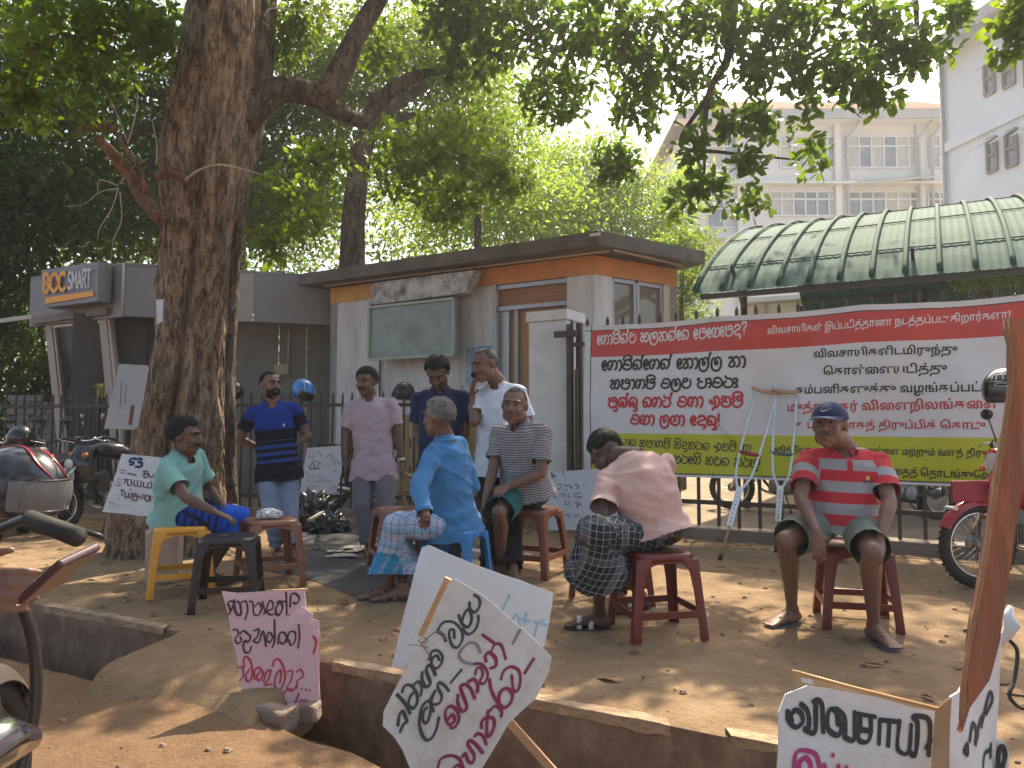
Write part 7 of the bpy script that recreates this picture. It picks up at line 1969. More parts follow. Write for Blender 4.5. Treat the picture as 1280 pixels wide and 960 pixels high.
    tests.append(lambda c: (c - hemp).dot(hd_) < .004 + .008 * math.sin(14 * (c - hemp).dot(rgt)) and ellq(c, .235, .20) < 1.15)
    nkd = (hc - ax[2] * .02 * s - neck).normalized(); nb = neck + nkd * .028 * s
    tests.append(lambda c: (c - nb).dot(nkd) > -.012 and (c - nb).length < .085 * s)
    tests.append(lambda c: ((c - (neck + fr * .065 * s - spine * .028 * s))).length < sh_.get('vneck', .036) * s)
    cutmesh(me, tests)
    def pt_fn(c):
        v = c - pel
        best = None
        for k, sg in (('R', 1), ('L', -1)):
            sh, el = J['sh' + k], J['el' + k]; w = c - sh; a = (el - sh).normalized(); tt = w.dot(a); perp = (w - a * tt).length
            if tt > .02 * s and perp < .085 * s and abs(v.dot(rgt)) > .145 * s: best = (perp, sg, tt, (w - a * tt).dot(fr))
        if best: return (best[1] * (.3 + best[3]), (.5 * s - .055 * s - best[2]) / s, 1.0)
        return (v.dot(rgt) / s, v.dot(spine) / s, 0.0 if v.dot(fr) < 0 else 0.5)
    attr_pt(me, pt_fn)
    so = addmesh('shirt', me, sh_['mat'], t)
    # collar
    if sh_.get('collar', True):
        cb = MB(); m_ = 18; rows = [[], [], []]
        for i in range(m_ + 1):
            a = R(28) + (2 * math.pi - 2 * R(28)) * i / m_           # open at the front
            dx, dy = math.sin(a), math.cos(a)
            base = neck + nkd * .012 * s + rgt * dx * .070 * s + fr * (dy * .064 + .004) * s - spine * (.030 * max(0, dy)) * s
            top = base + nkd * .030 * s * (1 - .5 * max(0, dy)) - (rgt * dx + fr * dy) * .004 * s
            fold = base + (rgt * dx + fr * dy) * .020 * s - spine * (.018 + (.032 if i in (0, 1, m_ - 1, m_) else 0)) * s
            rows[0].append(base); rows[1].append(top); rows[2].append(fold)
        cb.sheet([rows[0], rows[1], rows[2]]); cb.build('collar', sh_.get('collarmat', sh_['mat']) if 'collarmat' in sh_ else plainof(sh_), so)
    if sh_.get('buttons'):
        for i in range(6):
            q = spn(.43 - .075 * i) ; fc = fr
            c = q + fr * (.5 * s)
            # press onto the cloth
            hit, loc, nrm, _ = so.ray_cast(c - OFF[so.name], -fr)
            if hit:
                b_ = MB(); loc = loc + OFF[so.name]; b_.cyl(loc - fr * .001, loc + fr * .003, .0052 * s, 8); b_.build('button', sh_['buttons'], so)
    if sh_.get('placket') or sh_.get('pocket') or sh_.get('logo'):
        def onshirt(x, k, o=.0025):
            c = spn(k) + rgt * (-x * s) + fr * .5 * s
            hit, loc, nrm, _ = so.ray_cast(c - OFF[so.name], -fr)
            return (loc + OFF[so.name] + fr * o) if hit else None
        def patch(x0, x1, k0, k1, name, m, o=.0025, par=None, nu=4, nv=6):
            g_ = []
            for j in range(nv + 1):
                row = [onshirt(x0 + (x1 - x0) * i / nu, k0 + (k1 - k0) * j / nv, o) for i in range(nu + 1)]
                if any(p is None for p in row): return
                g_.append(row)
            m2 = MB(); m2.sheet(g_); m2.build(name, m, par or so)
        if sh_.get('placket'): patch(-.014, .014, .42, sh_['placket'][0], 'placket', sh_['placket'][1])
        if sh_.get('pocket'): patch(.045, .115, .33, .20, 'pocket', sh_['pocket'])
        if sh_.get('logo'):
            for (x0, x1, k0, k1, m_) in sh_['logo']: patch(x0, x1, k0, k1, 'emblem', m_, .004, nu=2, nv=2)
    # ---- lower garment
    lo = spec['lower']; kind = lo['kind']; mb = MB(); tests = []
    if kind in ('trousers', 'shorts'):
        ez = lo.get('ease', .016) * s
        mb.tube([spn(.085), spn(.03), spn(-.05)], [.150 * s + ez * .4, .162 * s + ez * .4, .150 * s + ez * .3], 20, side=rgt, flat=[.115 * s + ez * .3, .122 * s + ez * .3, .110 * s])
        for k in 'RL':
            hp, kn, an = J['hp' + k], J['kn' + k], J['an' + k]
            mb.capsule(hp, hp, .093 * s)
            if kind == 'trousers':
                e = kn.lerp(an, .93); dd = (an - kn).normalized()
                mb.tube([hp, hp.lerp(kn, .4), kn, kn.lerp(an, .4), e + dd * .03], [.098 * s, .090 * s + ez * .3, .068 * s + ez * .5, .062 * s + ez * .5, .060 * s + ez * .6], 14)
                tests.append((lambda e, dd: lambda c: (c - e).dot(dd) > 0 and (c - e).length < .12)(e, dd))
            else:
                L_ = lo.get('len', .8); e = hp.lerp(kn, L_) if L_ <= 1 else kn.lerp(an, L_ - 1); dd = ((kn - hp) if L_ <= 1 else (an - kn)).normalized()
                if L_ > 1: mb.tube([hp, hp.lerp(kn, .5), kn, e + dd * .03], [.098 * s, .095 * s + ez * .4, .075 * s + ez, .074 * s + ez], 14)
                else: mb.tube([hp, hp.lerp(e, .5), e + dd * .03], [.098 * s, .090 * s + ez * .6, .076 * s + ez * .8], 14)
                tests.append((lambda e, dd: lambda c: (c - e).dot(dd) > 0 and (c - e).length < .13)(e, dd))
    else:   # sarong: one cloth round both thighs down to the hem
        ez = lo.get('ease', .02) * s
        mb.tube([spn(.085), spn(.03), spn(-.05)], [.155 * s, .170 * s, .160 * s], 20, side=rgt, flat=[.120 * s, .128 * s, .115 * s])
        hl = lo.get('hemt', .85)
        for i in range(7):
            q = i / 6
            hp = J['hpR'].lerp(J['hpL'], q); kn = J['knR'].lerp(J['knL'], q)
            aR = J['anR'] if J['anR'] is not None else J['anL']; aL = J['anL'] if J['anL'] is not None else J['anR']
            an = aR.lerp(aL, q)
            if hl > 1e-3:
                e = kn.lerp(an, hl)
                mb.tube([hp, hp.lerp(kn, .5), kn, kn.lerp(e, .5), e + (an - kn).normalized() * .03], [.094 * s, .090 * s, .072 * s + ez * .4, .066 * s + ez, .064 * s + ez * 1.6 + lo.get('hemflare', 0)], 12)
                mb.capsule(kn, kn, .070 * s + ez * .4)
            else:
                e = hp.lerp(kn, 1 + hl); mb.tube([hp, hp.lerp(e, .5), e], [.1 * s, .095 * s, .08 * s + ez], 12)
        aR = J['anR']; aL = J['anL']; kR, kL = J['knR'], J['knL']
        e = kR.lerp(aR, hl).lerp(kL.lerp(aL, hl), .5); dd = ((aR - kR) + (aL - kL)).normalized()
        if 'hemz' in lo: tests.append(lambda c: c.z < lo['hemz'] + .02 * math.sin(c.x * 9))
        else: tests.append(lambda c: (c - e).dot(dd) > 0 and (c - e).length < .4)
    me = remeshed(mb, 0.009 * s, 5, 0.5)
    ampL = lo.get('wrinkle', .007) * s
    def wl_fn(c, n):
        v = c - pel
        a = noise.noise(Vector((v.x * 9 + sd, v.y * 9, v.z * 5))); b_ = noise.noise(Vector((v.x * 20, v.y * 20 + sd, v.z * 7 + v.x * 9)))
        ring_ = 0
        if kind == 'trousers':
            zk = abs(c.z - .12); ring_ = .9 * math.sin(c.z * 95 + 3 * v.x) * max(0, 1 - zk / .12)
        return ampL * (a + b_ * .7 + ring_)
    displace(me, wl_fn)
    tests.append(lambda c: (c - spn(.085)).dot(spine) > -.012 and ellq(c, .19, .145) < 1.12)
    cutmesh(me, tests)
    thd = ((J['knR'] + J['knL']) / 2 - pel).normalized()
    def pl_fn(c, vn=None):
        # run coordinate: along thigh then down the shin
        k1 = (J['knR'] + J['knL']) / 2; v = c - pel
        a = v.dot(thd); w = c - k1; bq = .42 * s - w.z
        q = max(0.0, min(1.0, (a / s - .30) / .14))
        yy = (a * (1 - q) + max(bq, .3 * s) * q) / s
        if kind != 'sarong': return (v.dot(rgt) / s, yy, v.z)
        ax_, ay_, az_ = abs(vn.x), abs(vn.y) * 1.25, abs(vn.z) * .9
        tl = lo.get('tilt', .3); ct, st_ = math.cos(tl), math.sin(tl)
        p_, r_ = (v.y, v.z) if ax_ > ay_ and ax_ > az_ else ((v.x, v.z) if ay_ > az_ else (v.x, v.y))
        return (p_ * ct - r_ * st_ + .02 * math.sin(v.z * 14), p_ * st_ + r_ * ct + .02 * math.sin(v.x * 12), yy)
    attr_pt(me, pl_fn, True)
    lo_o = addmesh({'trousers': 'trousers', 'shorts': 'shorts', 'sarong': 'sarong'}[kind], me, lo['mat'], t)
    # footwear
    fw = spec.get('foot')
    if fw:
        for k in fw.get('which', 'RL'):
            if 'ft' + k in J: sandal(J['ft' + k], dirv(spec.get('toe' + k, by)), s, t, fw['sole'], fw['strap'], fw.get('kind', 'slipper'))
    J.update(pel=pel, neck=neck, head=hc, ax=ax, rgt=rgt, fr=fr, spine=spine, spn=spn)
    return t, J, so, lo_o
def plainof(sh): return sh.get('plain', sh['mat'])

# ---------------------------------------------------------------- cloths
def cloth(name, c, rough=0.9, var=0.1): return mat(name, c, rough, var, 5, 0.3, 220, spec=0.15, sheen=0.15)
def pm_polo_blue(N, L, sp):
    y = sp.outputs[1]
    blue = (0.008, 0.035, 0.24); blk = (0.008, 0.010, 0.018)
    st = m_math(N, L, 'MULTIPLY', band(N, L, y, .085, .285), stripe(N, L, y, .066, .25, .72, 0.0))
    top = m_math(N, L, 'GREATER_THAN', y, .385)
    c = m_mix(N, L, st, blk, (0.02, 0.055, 0.22)); return m_mix(N, L, top, c, blue)
def pm_polo_red(N, L, sp):
    y = sp.outputs[1]
    st = stripe(N, L, y, .118, .0, .50, 0.052)
    return m_mix(N, L, st, (0.46, 0.035, 0.05), (0.30, 0.30, 0.33))
def pm_check(base, l1, l2, p):
    def f(N, L, sp):
        x, y = sp.outputs[0], sp.outputs[1]
        c = m_mix(N, L, m_math(N, L, 'MULTIPLY', stripe(N, L, x, p, 0, .28), .6), base, l1)
        return m_mix(N, L, m_math(N, L, 'MULTIPLY', stripe(N, L, y, p, 0, .28), .6), c, l2)
    return f
def pm_hstripe(N, L, sp):
    x, y = sp.outputs[0], sp.outputs[1]
    c = m_mix(N, L, stripe(N, L, y, .017, 0, .42), (0.36, 0.34, 0.345), (0.11, 0.10, 0.12))
    return m_mix(N, L, m_math(N, L, 'MULTIPLY', stripe(N, L, x, .055, 0, .16), .5), c, (0.20, 0.18, 0.22))
def pm_sarong_blue(N, L, sp):
    x, y = sp.outputs[0], sp.outputs[1]
    c = m_mix(N, L, band(N, L, sp.outputs[2], .56, .72), (0.38, 0.46, 0.60), (0.03, 0.30, 0.55))
    c = m_mix(N, L, m_math(N, L, 'MULTIPLY', stripe(N, L, x, .085, 0, .30), .5), c, (0.50, 0.46, 0.60))
    c = m_mix(N, L, m_math(N, L, 'MULTIPLY', stripe(N, L, y, .10, 0, .32), .45), c, (0.04, 0.36, 0.60))
    c = m_mix(N, L, m_math(N, L, 'MULTIPLY', stripe(N, L, x, .042, 0, .10), .8), c, (0.05, 0.06, 0.18))
    return m_mix(N, L, m_math(N, L, 'MULTIPLY', stripe(N, L, y, .05, 0, .09), .7), c, (0.07, 0.08, 0.20))
def pm_sarong_dark(N, L, sp):
    x, y = sp.outputs[0], sp.outputs[1]
    c = m_mix(N, L, m_math(N, L, 'MULTIPLY', stripe(N, L, x, .21, 0, .22), .7), (0.020, 0.024, 0.032), (0.11, 0.12, 0.13))
    c = m_mix(N, L, m_math(N, L, 'MULTIPLY', stripe(N, L, y, .21, 0, .22), .6), c, (0.09, 0.10, 0.11))
    c = m_mix(N, L, m_math(N, L, 'MULTIPLY', stripe(N, L, x, .035, 0, .08), .75), c, (0.33, 0.36, 0.38))
    return m_mix(N, L, m_math(N, L, 'MULTIPLY', stripe(N, L, y, .035, 0, .08), .75), c, (0.33, 0.36, 0.38))
def pm_sarong_royal(N, L, sp):
    x, y = sp.outputs[0], sp.outputs[1]
    dk = m_math(N, L, 'LESS_THAN', y, .30)
    c = m_mix(N, L, dk, (0.008, 0.085, 0.52), (0.012, 0.05, 0.28))
    c = m_mix(N, L, m_math(N, L, 'MULTIPLY', dk, stripe(N, L, x, .06, 0, .25)), c, (0.01, 0.012, 0.04))
    return m_mix(N, L, m_math(N, L, 'MULTIPLY', dk, stripe(N, L, y, .05, 0, .3)), c, (0.012, 0.014, 0.05))
HB = hairmat('hair_black', (0.010, 0.009, 0.009)); HG = hairmat('hair_grey', (0.09, 0.085, 0.085), (0.22, 0.21, 0.20)); HS = hairmat('hair_stubble', (0.05, 0.045, 0.045), (0.13, 0.12, 0.12))
HW = hairmat('hair_salt', (0.10, 0.095, 0.09), (0.40, 0.38, 0.35))
BTN = mat('button_pale', (0.4, 0.38, 0.36), 0.4); BTND = mat('button_dark', (0.03, 0.025, 0.025), 0.4)
SL_B = mat('slipper_grey', (0.10, 0.12, 0.15), 0.7); SL_K = mat('slipper_black', (0.015, 0.015, 0.017), 0.6); ST_W = mat('strap_white', (0.5, 0.5, 0.5), 0.6)

# 1 mint shirt
mint = cloth('cloth_mint', (0.23, 0.44, 0.40))
person(dict(label='man in a mint green shirt and bright blue sarong sitting on the yellow stool', s=.98, d=5.42, pelvis=(222, 642), neck=(228, 566), neckd=5.30, head=(231, 547), headd=5.27,
    yaw=78, fyaw=88, fpitch=-4, elR=(233, 622, -1), wrR=(268, 640, -1), elL=(262, 612, 1), wrL=(280, 634, -1), knR=(286, 652, -1), anR=(240, 712, 1), knL=(300, 650, 1), anL=(262, 715, 1),
    handR=dict(to=(284, 646, 5.0), pn=(0, 0, -1), th=(0.2, 1, 0), curl=.6), handL=dict(to=(290, 642, 5.1), pn=(0, 0, -1), th=(0, -1, 0)), toeR=70, toeL=75, hunch=.03, belly=1.05,
    skin=(0.13, 0.068, 0.047), skinname='skin_dark', hairmat=HB, hair=LINE_FULL, hthick=.020, hrough=.010, seed=2, moustache=True, beard=False,
    shirt=dict(mat=mint, sleeve=.66, hem=-.05, flare=1.05, ease=.022), lower=dict(kind='shorts', mat=patmat('sarong_royal', pm_sarong_royal), len=1.12, ease=.035)))
# 2 blue striped polo, standing
t, J2, so2, _ = person(dict(label='standing man in a blue and black striped polo shirt with arms behind his back', s=.97, d=6.95, pelvis=(349, 589), neck=(341, 503), neckd=6.95, head=(338, 482), headd=6.92,
    yaw=14, fyaw=48, fpitch=0, sw=.19, elR=(300, 549, 1), wrR=(328, 562, 1), elL=(386, 548, 1), wrL=(352, 566, 1), knR=(338, 640, -1), anR=(346, 683, 1), knL=(362, 640, -1), anL=(368, 687, 1), toeR=20, toeL=40, belly=1.12,
    skin=(0.20, 0.105, 0.072), skinname='skin_mid', hairmat=HB, hair=LINE_RECEDE, hthick=.007, hrough=.003, seed=3, moustache=True, beard=True,
    shirt=dict(mat=patmat('polo_blue', pm_polo_blue), plain=cloth('cloth_polo_blue', (0.008, 0.035, 0.24)), sleeve=.62, hem=-.07, ease=.012, wrinkle=.005, logo=[(.075, .092, .335, .315, ST_W)], vneck=.045),
    lower=dict(kind='trousers', mat=cloth('denim_pale', (0.20, 0.24, 0.34), var=0.25), ease=.02), foot=dict(sole=SL_K, strap=SL_K, kind='sandal')))
# 3 pink check shirt, standing
pk = patmat('check_pink', pm_check((0.47, 0.36, 0.40), (0.36, 0.27, 0.33), (0.40, 0.30, 0.36), .02))
t3, J3, so3, _ = person(dict(label='standing man in a pale pink checked shirt and grey trousers with arms hanging', s=1.0, d=7.05, pelvis=(468, 588), neck=(463, 497), neckd=7.05, head=(458, 478), headd=7.0,
    yaw=2, fyaw=-22, fpitch=-8, sw=.19, elR=(432, 556, 1), wrR=(432, 596, -1), elL=(500, 556, 1), wrL=(504, 594, -1), knR=(452, 636, -1), anR=(460, 684, 1), knL=(482, 634, -1), anL=(490, 674, 1), toeR=-20, toeL=20,
    skin=(0.17, 0.088, 0.06), skinname='skin_mid2', hairmat=HB, hair=LINE_FULL, hthick=.018, hrough=.005, seed=4, moustache=True,
    shirt=dict(mat=pk, plain=cloth('cloth_pale_pink', (0.45, 0.35, 0.39)), sleeve=.66, hem=-.07, flare=1.1, ease=.02, buttons=BTND), lower=dict(kind='trousers', mat=cloth('cloth_grey_trouser', (0.13, 0.125, 0.15)), ease=.024), foot=dict(sole=SL_K, strap=SL_K, kind='sandal')))
# 4 navy shirt, head bowed
nv = cloth('cloth_navy', (0.010, 0.022, 0.075))
person(dict(label='man in a dark navy shirt standing with his head bowed before the notice board', s=1.02, d=6.35, pelvis=(552, 592), neck=(551, 486), neckd=6.4, head=(547, 466), headd=6.28,
    yaw=-6, fyaw=-8, fpitch=-42, sw=.19, elR=(522, 546, 1), wrR=(536, 576, -1), elL=(582, 542, 1), wrL=(566, 574, -1), knR=(540, 650, -1), anR=(540, 712, 1), knL=(566, 650, -1), anL=(566, 712, 1), toeR=-10, toeL=15,
    skin=(0.13, 0.068, 0.047), skinname='skin_dark', hairmat=HB, hair=LINE_FULL, hthick=.020, hrough=.006, seed=5, moustache=True,
    shirt=dict(mat=nv, sleeve=.66, hem=-.08, ease=.02), lower=dict(kind='trousers', mat=cloth('cloth_black_trouser', (0.015, 0.015, 0.02))), foot=dict(sole=SL_K, strap=SL_K)))
# 5 white shirt on the phone
wh = patmat('cloth_white_check', pm_check((0.60, 0.64, 0.72), (0.52, 0.57, 0.68), (0.54, 0.59, 0.69), .03))
t5, J5, _, _ = person(dict(label='tall man in a white short sleeved shirt holding a phone to his ear', s=1.06, d=6.25, pelvis=(626, 585), neck=(624, 480), neckd=6.3, head=(607, 457), headd=6.2,
    yaw=-22, fyaw=-52, fpitch=-14, froll=-6, elR=(593, 528, -1), wrR=(590, 492, 1), elL=(664, 540, 1), wrL=(652, 585, -1), knR=(612, 650, -1), anR=(612, 712, 1), knL=(640, 650, -1), anL=(642, 712, 1), toeR=-30, toeL=0,
    handR=dict(to=(594, 462, 6.15), pn=(1, 0.2, 0), th=(0.3, -1, 0.2), curl=.7),
    skin=(0.18, 0.092, 0.065), skinname='skin_mid3', hairmat=HS, hair=LINE_RECEDE, hthick=.003, hrough=.0015, seed=6, moustache=True,
    shirt=dict(mat=wh, plain=cloth('cloth_white', (0.60, 0.64, 0.72)), sleeve=.70, hem=-.06, ease=.022, pocket=cloth('cloth_white', (0.6, .64, .72))), lower=dict(kind='trousers', mat=cloth('cloth_black_trouser', (0.015, 0.015, 0.02)))))
q = thing('mobile_phone', tuple(J5['wrR']), 'dark mobile phone held to the ear by the man in white', 'phone')
r5, f5, u5 = J5['ax']; c = J5['head'] + r5 * .100 + f5 * .035 - u5 * .01
d5 = (u5 * .9 - f5 * .45).normalized(); n5 = r5; w5 = n5.cross(d5).normalized()
mb = MB(); mb.box(c, (.14, .068, .010), (d5, w5, n5)); mb.build('body', mat('phone_black', (0.015, 0.015, 0.018), 0.2), q, bevel=0.003)
# 6 blue tunic, back to us
tn = cloth('cloth_sky_blue', (0.06, 0.21, 0.44))
person(dict(label='grey haired man in a blue tunic and pale plaid sarong on the blue stool', s=1.03, d=5.30, pelvis=(567, 652), neck=(556, 548), neckd=5.22, head=(548, 523), headd=5.17,
    yaw=-118, fyaw=-128, fpitch=-2, elL=(523, 610, -1), wrL=(534, 648, -1), elR=(592, 612, 1), wrR=(540, 645, 1), knL=(494, 658, -1), anL=(486, 733, -1), knR=(500, 654, 1), anR=(505, 740, -1), toeL=-85, toeR=-80, belly=1.08,
    handR=dict(pn=(0, 0, -1), th=(0, 1, 0)), handL=dict(to=(528, 660, 5.0), pn=(0, 0, -1), th=(-.5, 1, 0), curl=.6),
    skin=(0.18, 0.092, 0.065), skinname='skin_mid3', hairmat=HW, hair=LINE_FULL, hthick=.014, hrough=.004, seed=7,
    shirt=dict(mat=tn, sleeve=1.85, hem=-.08, flare=1.12, ease=.03, wrinkle=.008), lower=dict(kind='sarong', mat=patmat('sarong_pale_plaid', pm_sarong_blue), hemt=.80, ease=.03, hemflare=.04), foot=dict(sole=mat('slipper_navy', (0.03, 0.05, 0.09), .6), strap=mat('strap_brown', (0.12, 0.07, 0.05), 0.5), kind='sandal')))
# 7 checked shirt, teal shorts
ck = patmat('cloth_fine_stripe', pm_hstripe)
person(dict(label='seated bald man in a grey striped shirt and teal shorts looking at the camera', s=1.08, d=5.95, pelvis=(660, 613), neck=(650, 527), neckd=5.85, head=(643, 508), headd=5.72,
    yaw=-32, fyaw=-12, fpitch=-4, froll=5, sw=.178, elR=(616, 588, -1), wrR=(606, 628, -1), elL=(676, 592, -1), wrL=(626, 612, -1), knR=(624, 640, -1), anR=(626, 706, 1), knL=(640, 638, 1), anL=(646, 704, 1), toeR=-40, toeL=-25, belly=1.05,
    handR=dict(pn=(.2, .5, 0), th=(-.2, -1, 0), curl=.7), handL=dict(to=(610, 620, 5.35), pn=(0, 0, -1), th=(0, 1, .2), curl=.5),
    skin=(0.20, 0.105, 0.072), skinname='skin_mid', hairmat=HS, hair=LINE_RECEDE, hthick=.002, hrough=.001, seed=8, moustache=True, mmat=HG,
    shirt=dict(mat=ck, plain=cloth('cloth_greyish', (0.28, 0.26, 0.27)), sleeve=.70, hem=-.04, ease=.022, buttons=BTN), lower=dict(kind='shorts', mat=cloth('cloth_teal', (0.008, 0.11, 0.12)), len=.96, ease=.03), foot=dict(sole=SL_K, strap=SL_K)))
# 8 bent man in pink
pi_ = cloth('cloth_salmon', (0.58, 0.38, 0.34))
person(dict(label='man in a salmon pink shirt and dark plaid sarong bent forward on the maroon stool', s=1.0, d=4.30, pelvis=(818, 665), neck=(791, 573), neckd=4.40, head=(758, 566), headd=4.50,
    yaw=-170, fyaw=-155, fpitch=-60, sw=.18, elL=(752, 650, -1), wrL=(776, 668, 1), elR=(818, 636, 1), wrR=(770, 652, 1), knL=(742, 664, -1), anL=(758, 742, 1), knR=(752, 672, 1), anR=(822, 742, 1), toeL=-95, toeR=-60, hunch=.055, belly=1.0,
    handL=dict(pn=(0, 0, -1), th=(-1, 0, 0)), handR=dict(pn=(0, 0, -1), th=(-1, 0, 0)),
    skin=(0.085, 0.045, 0.033), skinname='skin_darker', hairmat=HB, hair=LINE_FULL, hthick=.016, hrough=.005, seed=9,
    shirt=dict(mat=pi_, sleeve=.72, hem=-.045, flare=1.0, ease=.036, wrinkle=.010), lower=dict(kind='sarong', mat=patmat('sarong_dark_plaid', pm_sarong_dark), hemt=.42, ease=.05, hemflare=.035), foot=dict(sole=SL_K, strap=ST_W, kind='sandal')))
# 9 red striped polo and cap
t9, J9, so9, _ = person(dict(label='seated old man in a navy cap, red and grey striped polo and olive shorts', s=1.02, d=4.42, pelvis=(1052, 655), neck=(1054, 559), neckd=4.42, head=(1037, 533), headd=4.32,
    yaw=-8, fyaw=-36, fpitch=3, sw=.19, elR=(1001, 622, -1), wrR=(1020, 664, -1), elL=(1112, 628, -1), wrL=(1100, 674, -1), knR=(982, 676, -1), anR=(992, 757, 1), knL=(1090, 690, -1), anL=(1092, 782, 1), toeR=-62, toeL=8, belly=1.14,
    handR=dict(to=(1024, 690, 4.05), pn=(0, 1, -.3), th=(1, 0, .2), curl=.35), handL=dict(to=(1094, 702, 3.95), pn=(0, .6, -1), th=(-1, 0, 0), curl=.55),
    skin=(0.18, 0.092, 0.065), skinname='skin_mid3', hairmat=HS, hair=LINE_FULL, hthick=.004, hrough=.002, seed=10, moustache=True, mmat=HG,
    shirt=dict(mat=patmat('polo_red', pm_polo_red), plain=cloth('cloth_red', (0.46, 0.035, 0.05)), sleeve=.72, hem=-.06, ease=.016, wrinkle=.006, vneck=.055, placket=(.33, cloth('cloth_red', (.46, .035, .05))), logo=[(.085, .105, .325, .300, mat('emblem_yellow', (0.6, 0.45, 0.08), 0.6)), (.070, .120, .296, .286, mat('emblem_navy', (0.02, 0.03, 0.12), 0.6))]),
    lower=dict(kind='shorts', mat=cloth('cloth_olive_grey', (0.15, 0.18, 0.14)), len=.88, ease=.03), foot=dict(sole=SL_B, strap=SL_K)))
# his cap: crown shell and brim, with a light tick on the front
def cap(J, parent, s):
    r, f, u = J['ax']; hc = J['head']; M_c = cloth('cloth_cap_navy', (0.020, 0.030, 0.085))
    bm = bmesh.new(); bmesh.ops.create_icosphere(bm, subdivisions=5, radius=1)
    for v in list(bm.verts):
        q = v.co.normalized(); z = max(q.z, 0.02 if q.y < 0.3 else 0.02)
        seam = .0015 * math.cos(6 * math.atan2(q.x, q.y))
        k = 1.0 + seam
        sc_ = (q.x, q.y, z)
        v.co = hc + u * .036 * s - f * .010 * s + r * (sc_[0] * .087 * s * k) + f * (sc_[1] * .106 * s * k) + u * (z * .088 * s)
    me = bpy.data.meshes.new('cap_crown'); bm.to_mesh(me); bm.free(); smooth(me)
    t = parent; co = addmesh('cap', me, M_c, t)
    mb = MB(); g = []
    for j in range(6):
        q = j / 5; row = []
        for i in range(17):
            a = R(-62) + R(124) * i / 16
            rr = .100 + .075 * q * math.cos(a * .75)
            row.append(hc + u * (.046 - .014 * q - .022 * abs(math.sin(a)) ** 2 * .6 * q) * s - f * .008 * s + r * math.sin(a) * (.088 + .006 * q) * s + f * math.cos(a) * rr * s)
        g.append(row)
    mb.sheet(g); mb.sheet([[p - u * .004 for p in row] for row in g]); mb.sheet([g[-1], [p - u * .004 for p in g[-1]]]); mb.build('brim', M_c, co)
    # tick emblem on the crown front (viewer's left-centre)
    def oncap(a, z):
        x, y = math.sin(a), math.cos(a); h = math.sqrt(max(0, 1 - z * z))
        return hc + u * (.036 + .088 * z) * s - f * .010 * s + r * (x * h * .0895 * s) + f * (y * h * .109 * s)
    tick = [(-.25, .50), (-.14, .38), (.02, .40), (.38, .55)]
    c = catmull(tick, 6); V = []; Fc = []
    for i, p in enumerate(c):
        w = .035 * (1 - i / (len(c) - 1)) ** .7 * (min(1, i / 3)) + .006
        V += [oncap(-p.x + .0, p.y + w), oncap(-p.x + .0, p.y - w)]
        if i: Fc.append((2 * i - 2, 2 * i - 1, 2 * i + 1, 2 * i))
    mb = MB(); mb.add(V, Fc); mb.build('emblem', mat('cap_emblem', (0.45, 0.45, 0.50), 0.6), co)
cap(J9, t9, 1.125)
# watch on the pink shirt man
w_ = J3['wrL']; e_ = J3['elL']; mb = MB(); c = w_.lerp(e_, .12); mb.torus(c, (w_ - e_), 0.030, 0.006, 20, 6, 2.2); mb.build('watch', mat('watch_pale', (0.6, 0.6, 0.58), 0.3, metal=.3), t3)
# 10 customer inside the kiosk
person(dict(label='customer in a pale blue shirt seen from behind through the kiosk glass', s=1.02, d=13.2, pelvis=(118, 533), neck=(115, 486), neckd=13.2, head=(114, 472), headd=13.15,
    yaw=170, fyaw=170, fpitch=-10, elL=(100, 512, -1), wrL=(102, 532, 1), elR=(131, 512, -1), wrR=(128, 532, 1), knR=(112, 565, 1), anR=(112, 598, 1), knL=(122, 565, 1), anL=(122, 598, 1), toeR=175, toeL=165,
    skin=(0.13, 0.068, 0.047), skinname='skin_dark', hairmat=HB, hair=LINE_FULL, hthick=.015, seed=11,
    shirt=dict(mat=cloth('cloth_pale_blue', (0.30, 0.38, 0.50)), sleeve=.65, hem=-.07), lower=dict(kind='trousers', mat=cloth('cloth_stone', (0.30, 0.29, 0.26)))))
HAZE = 0.0018

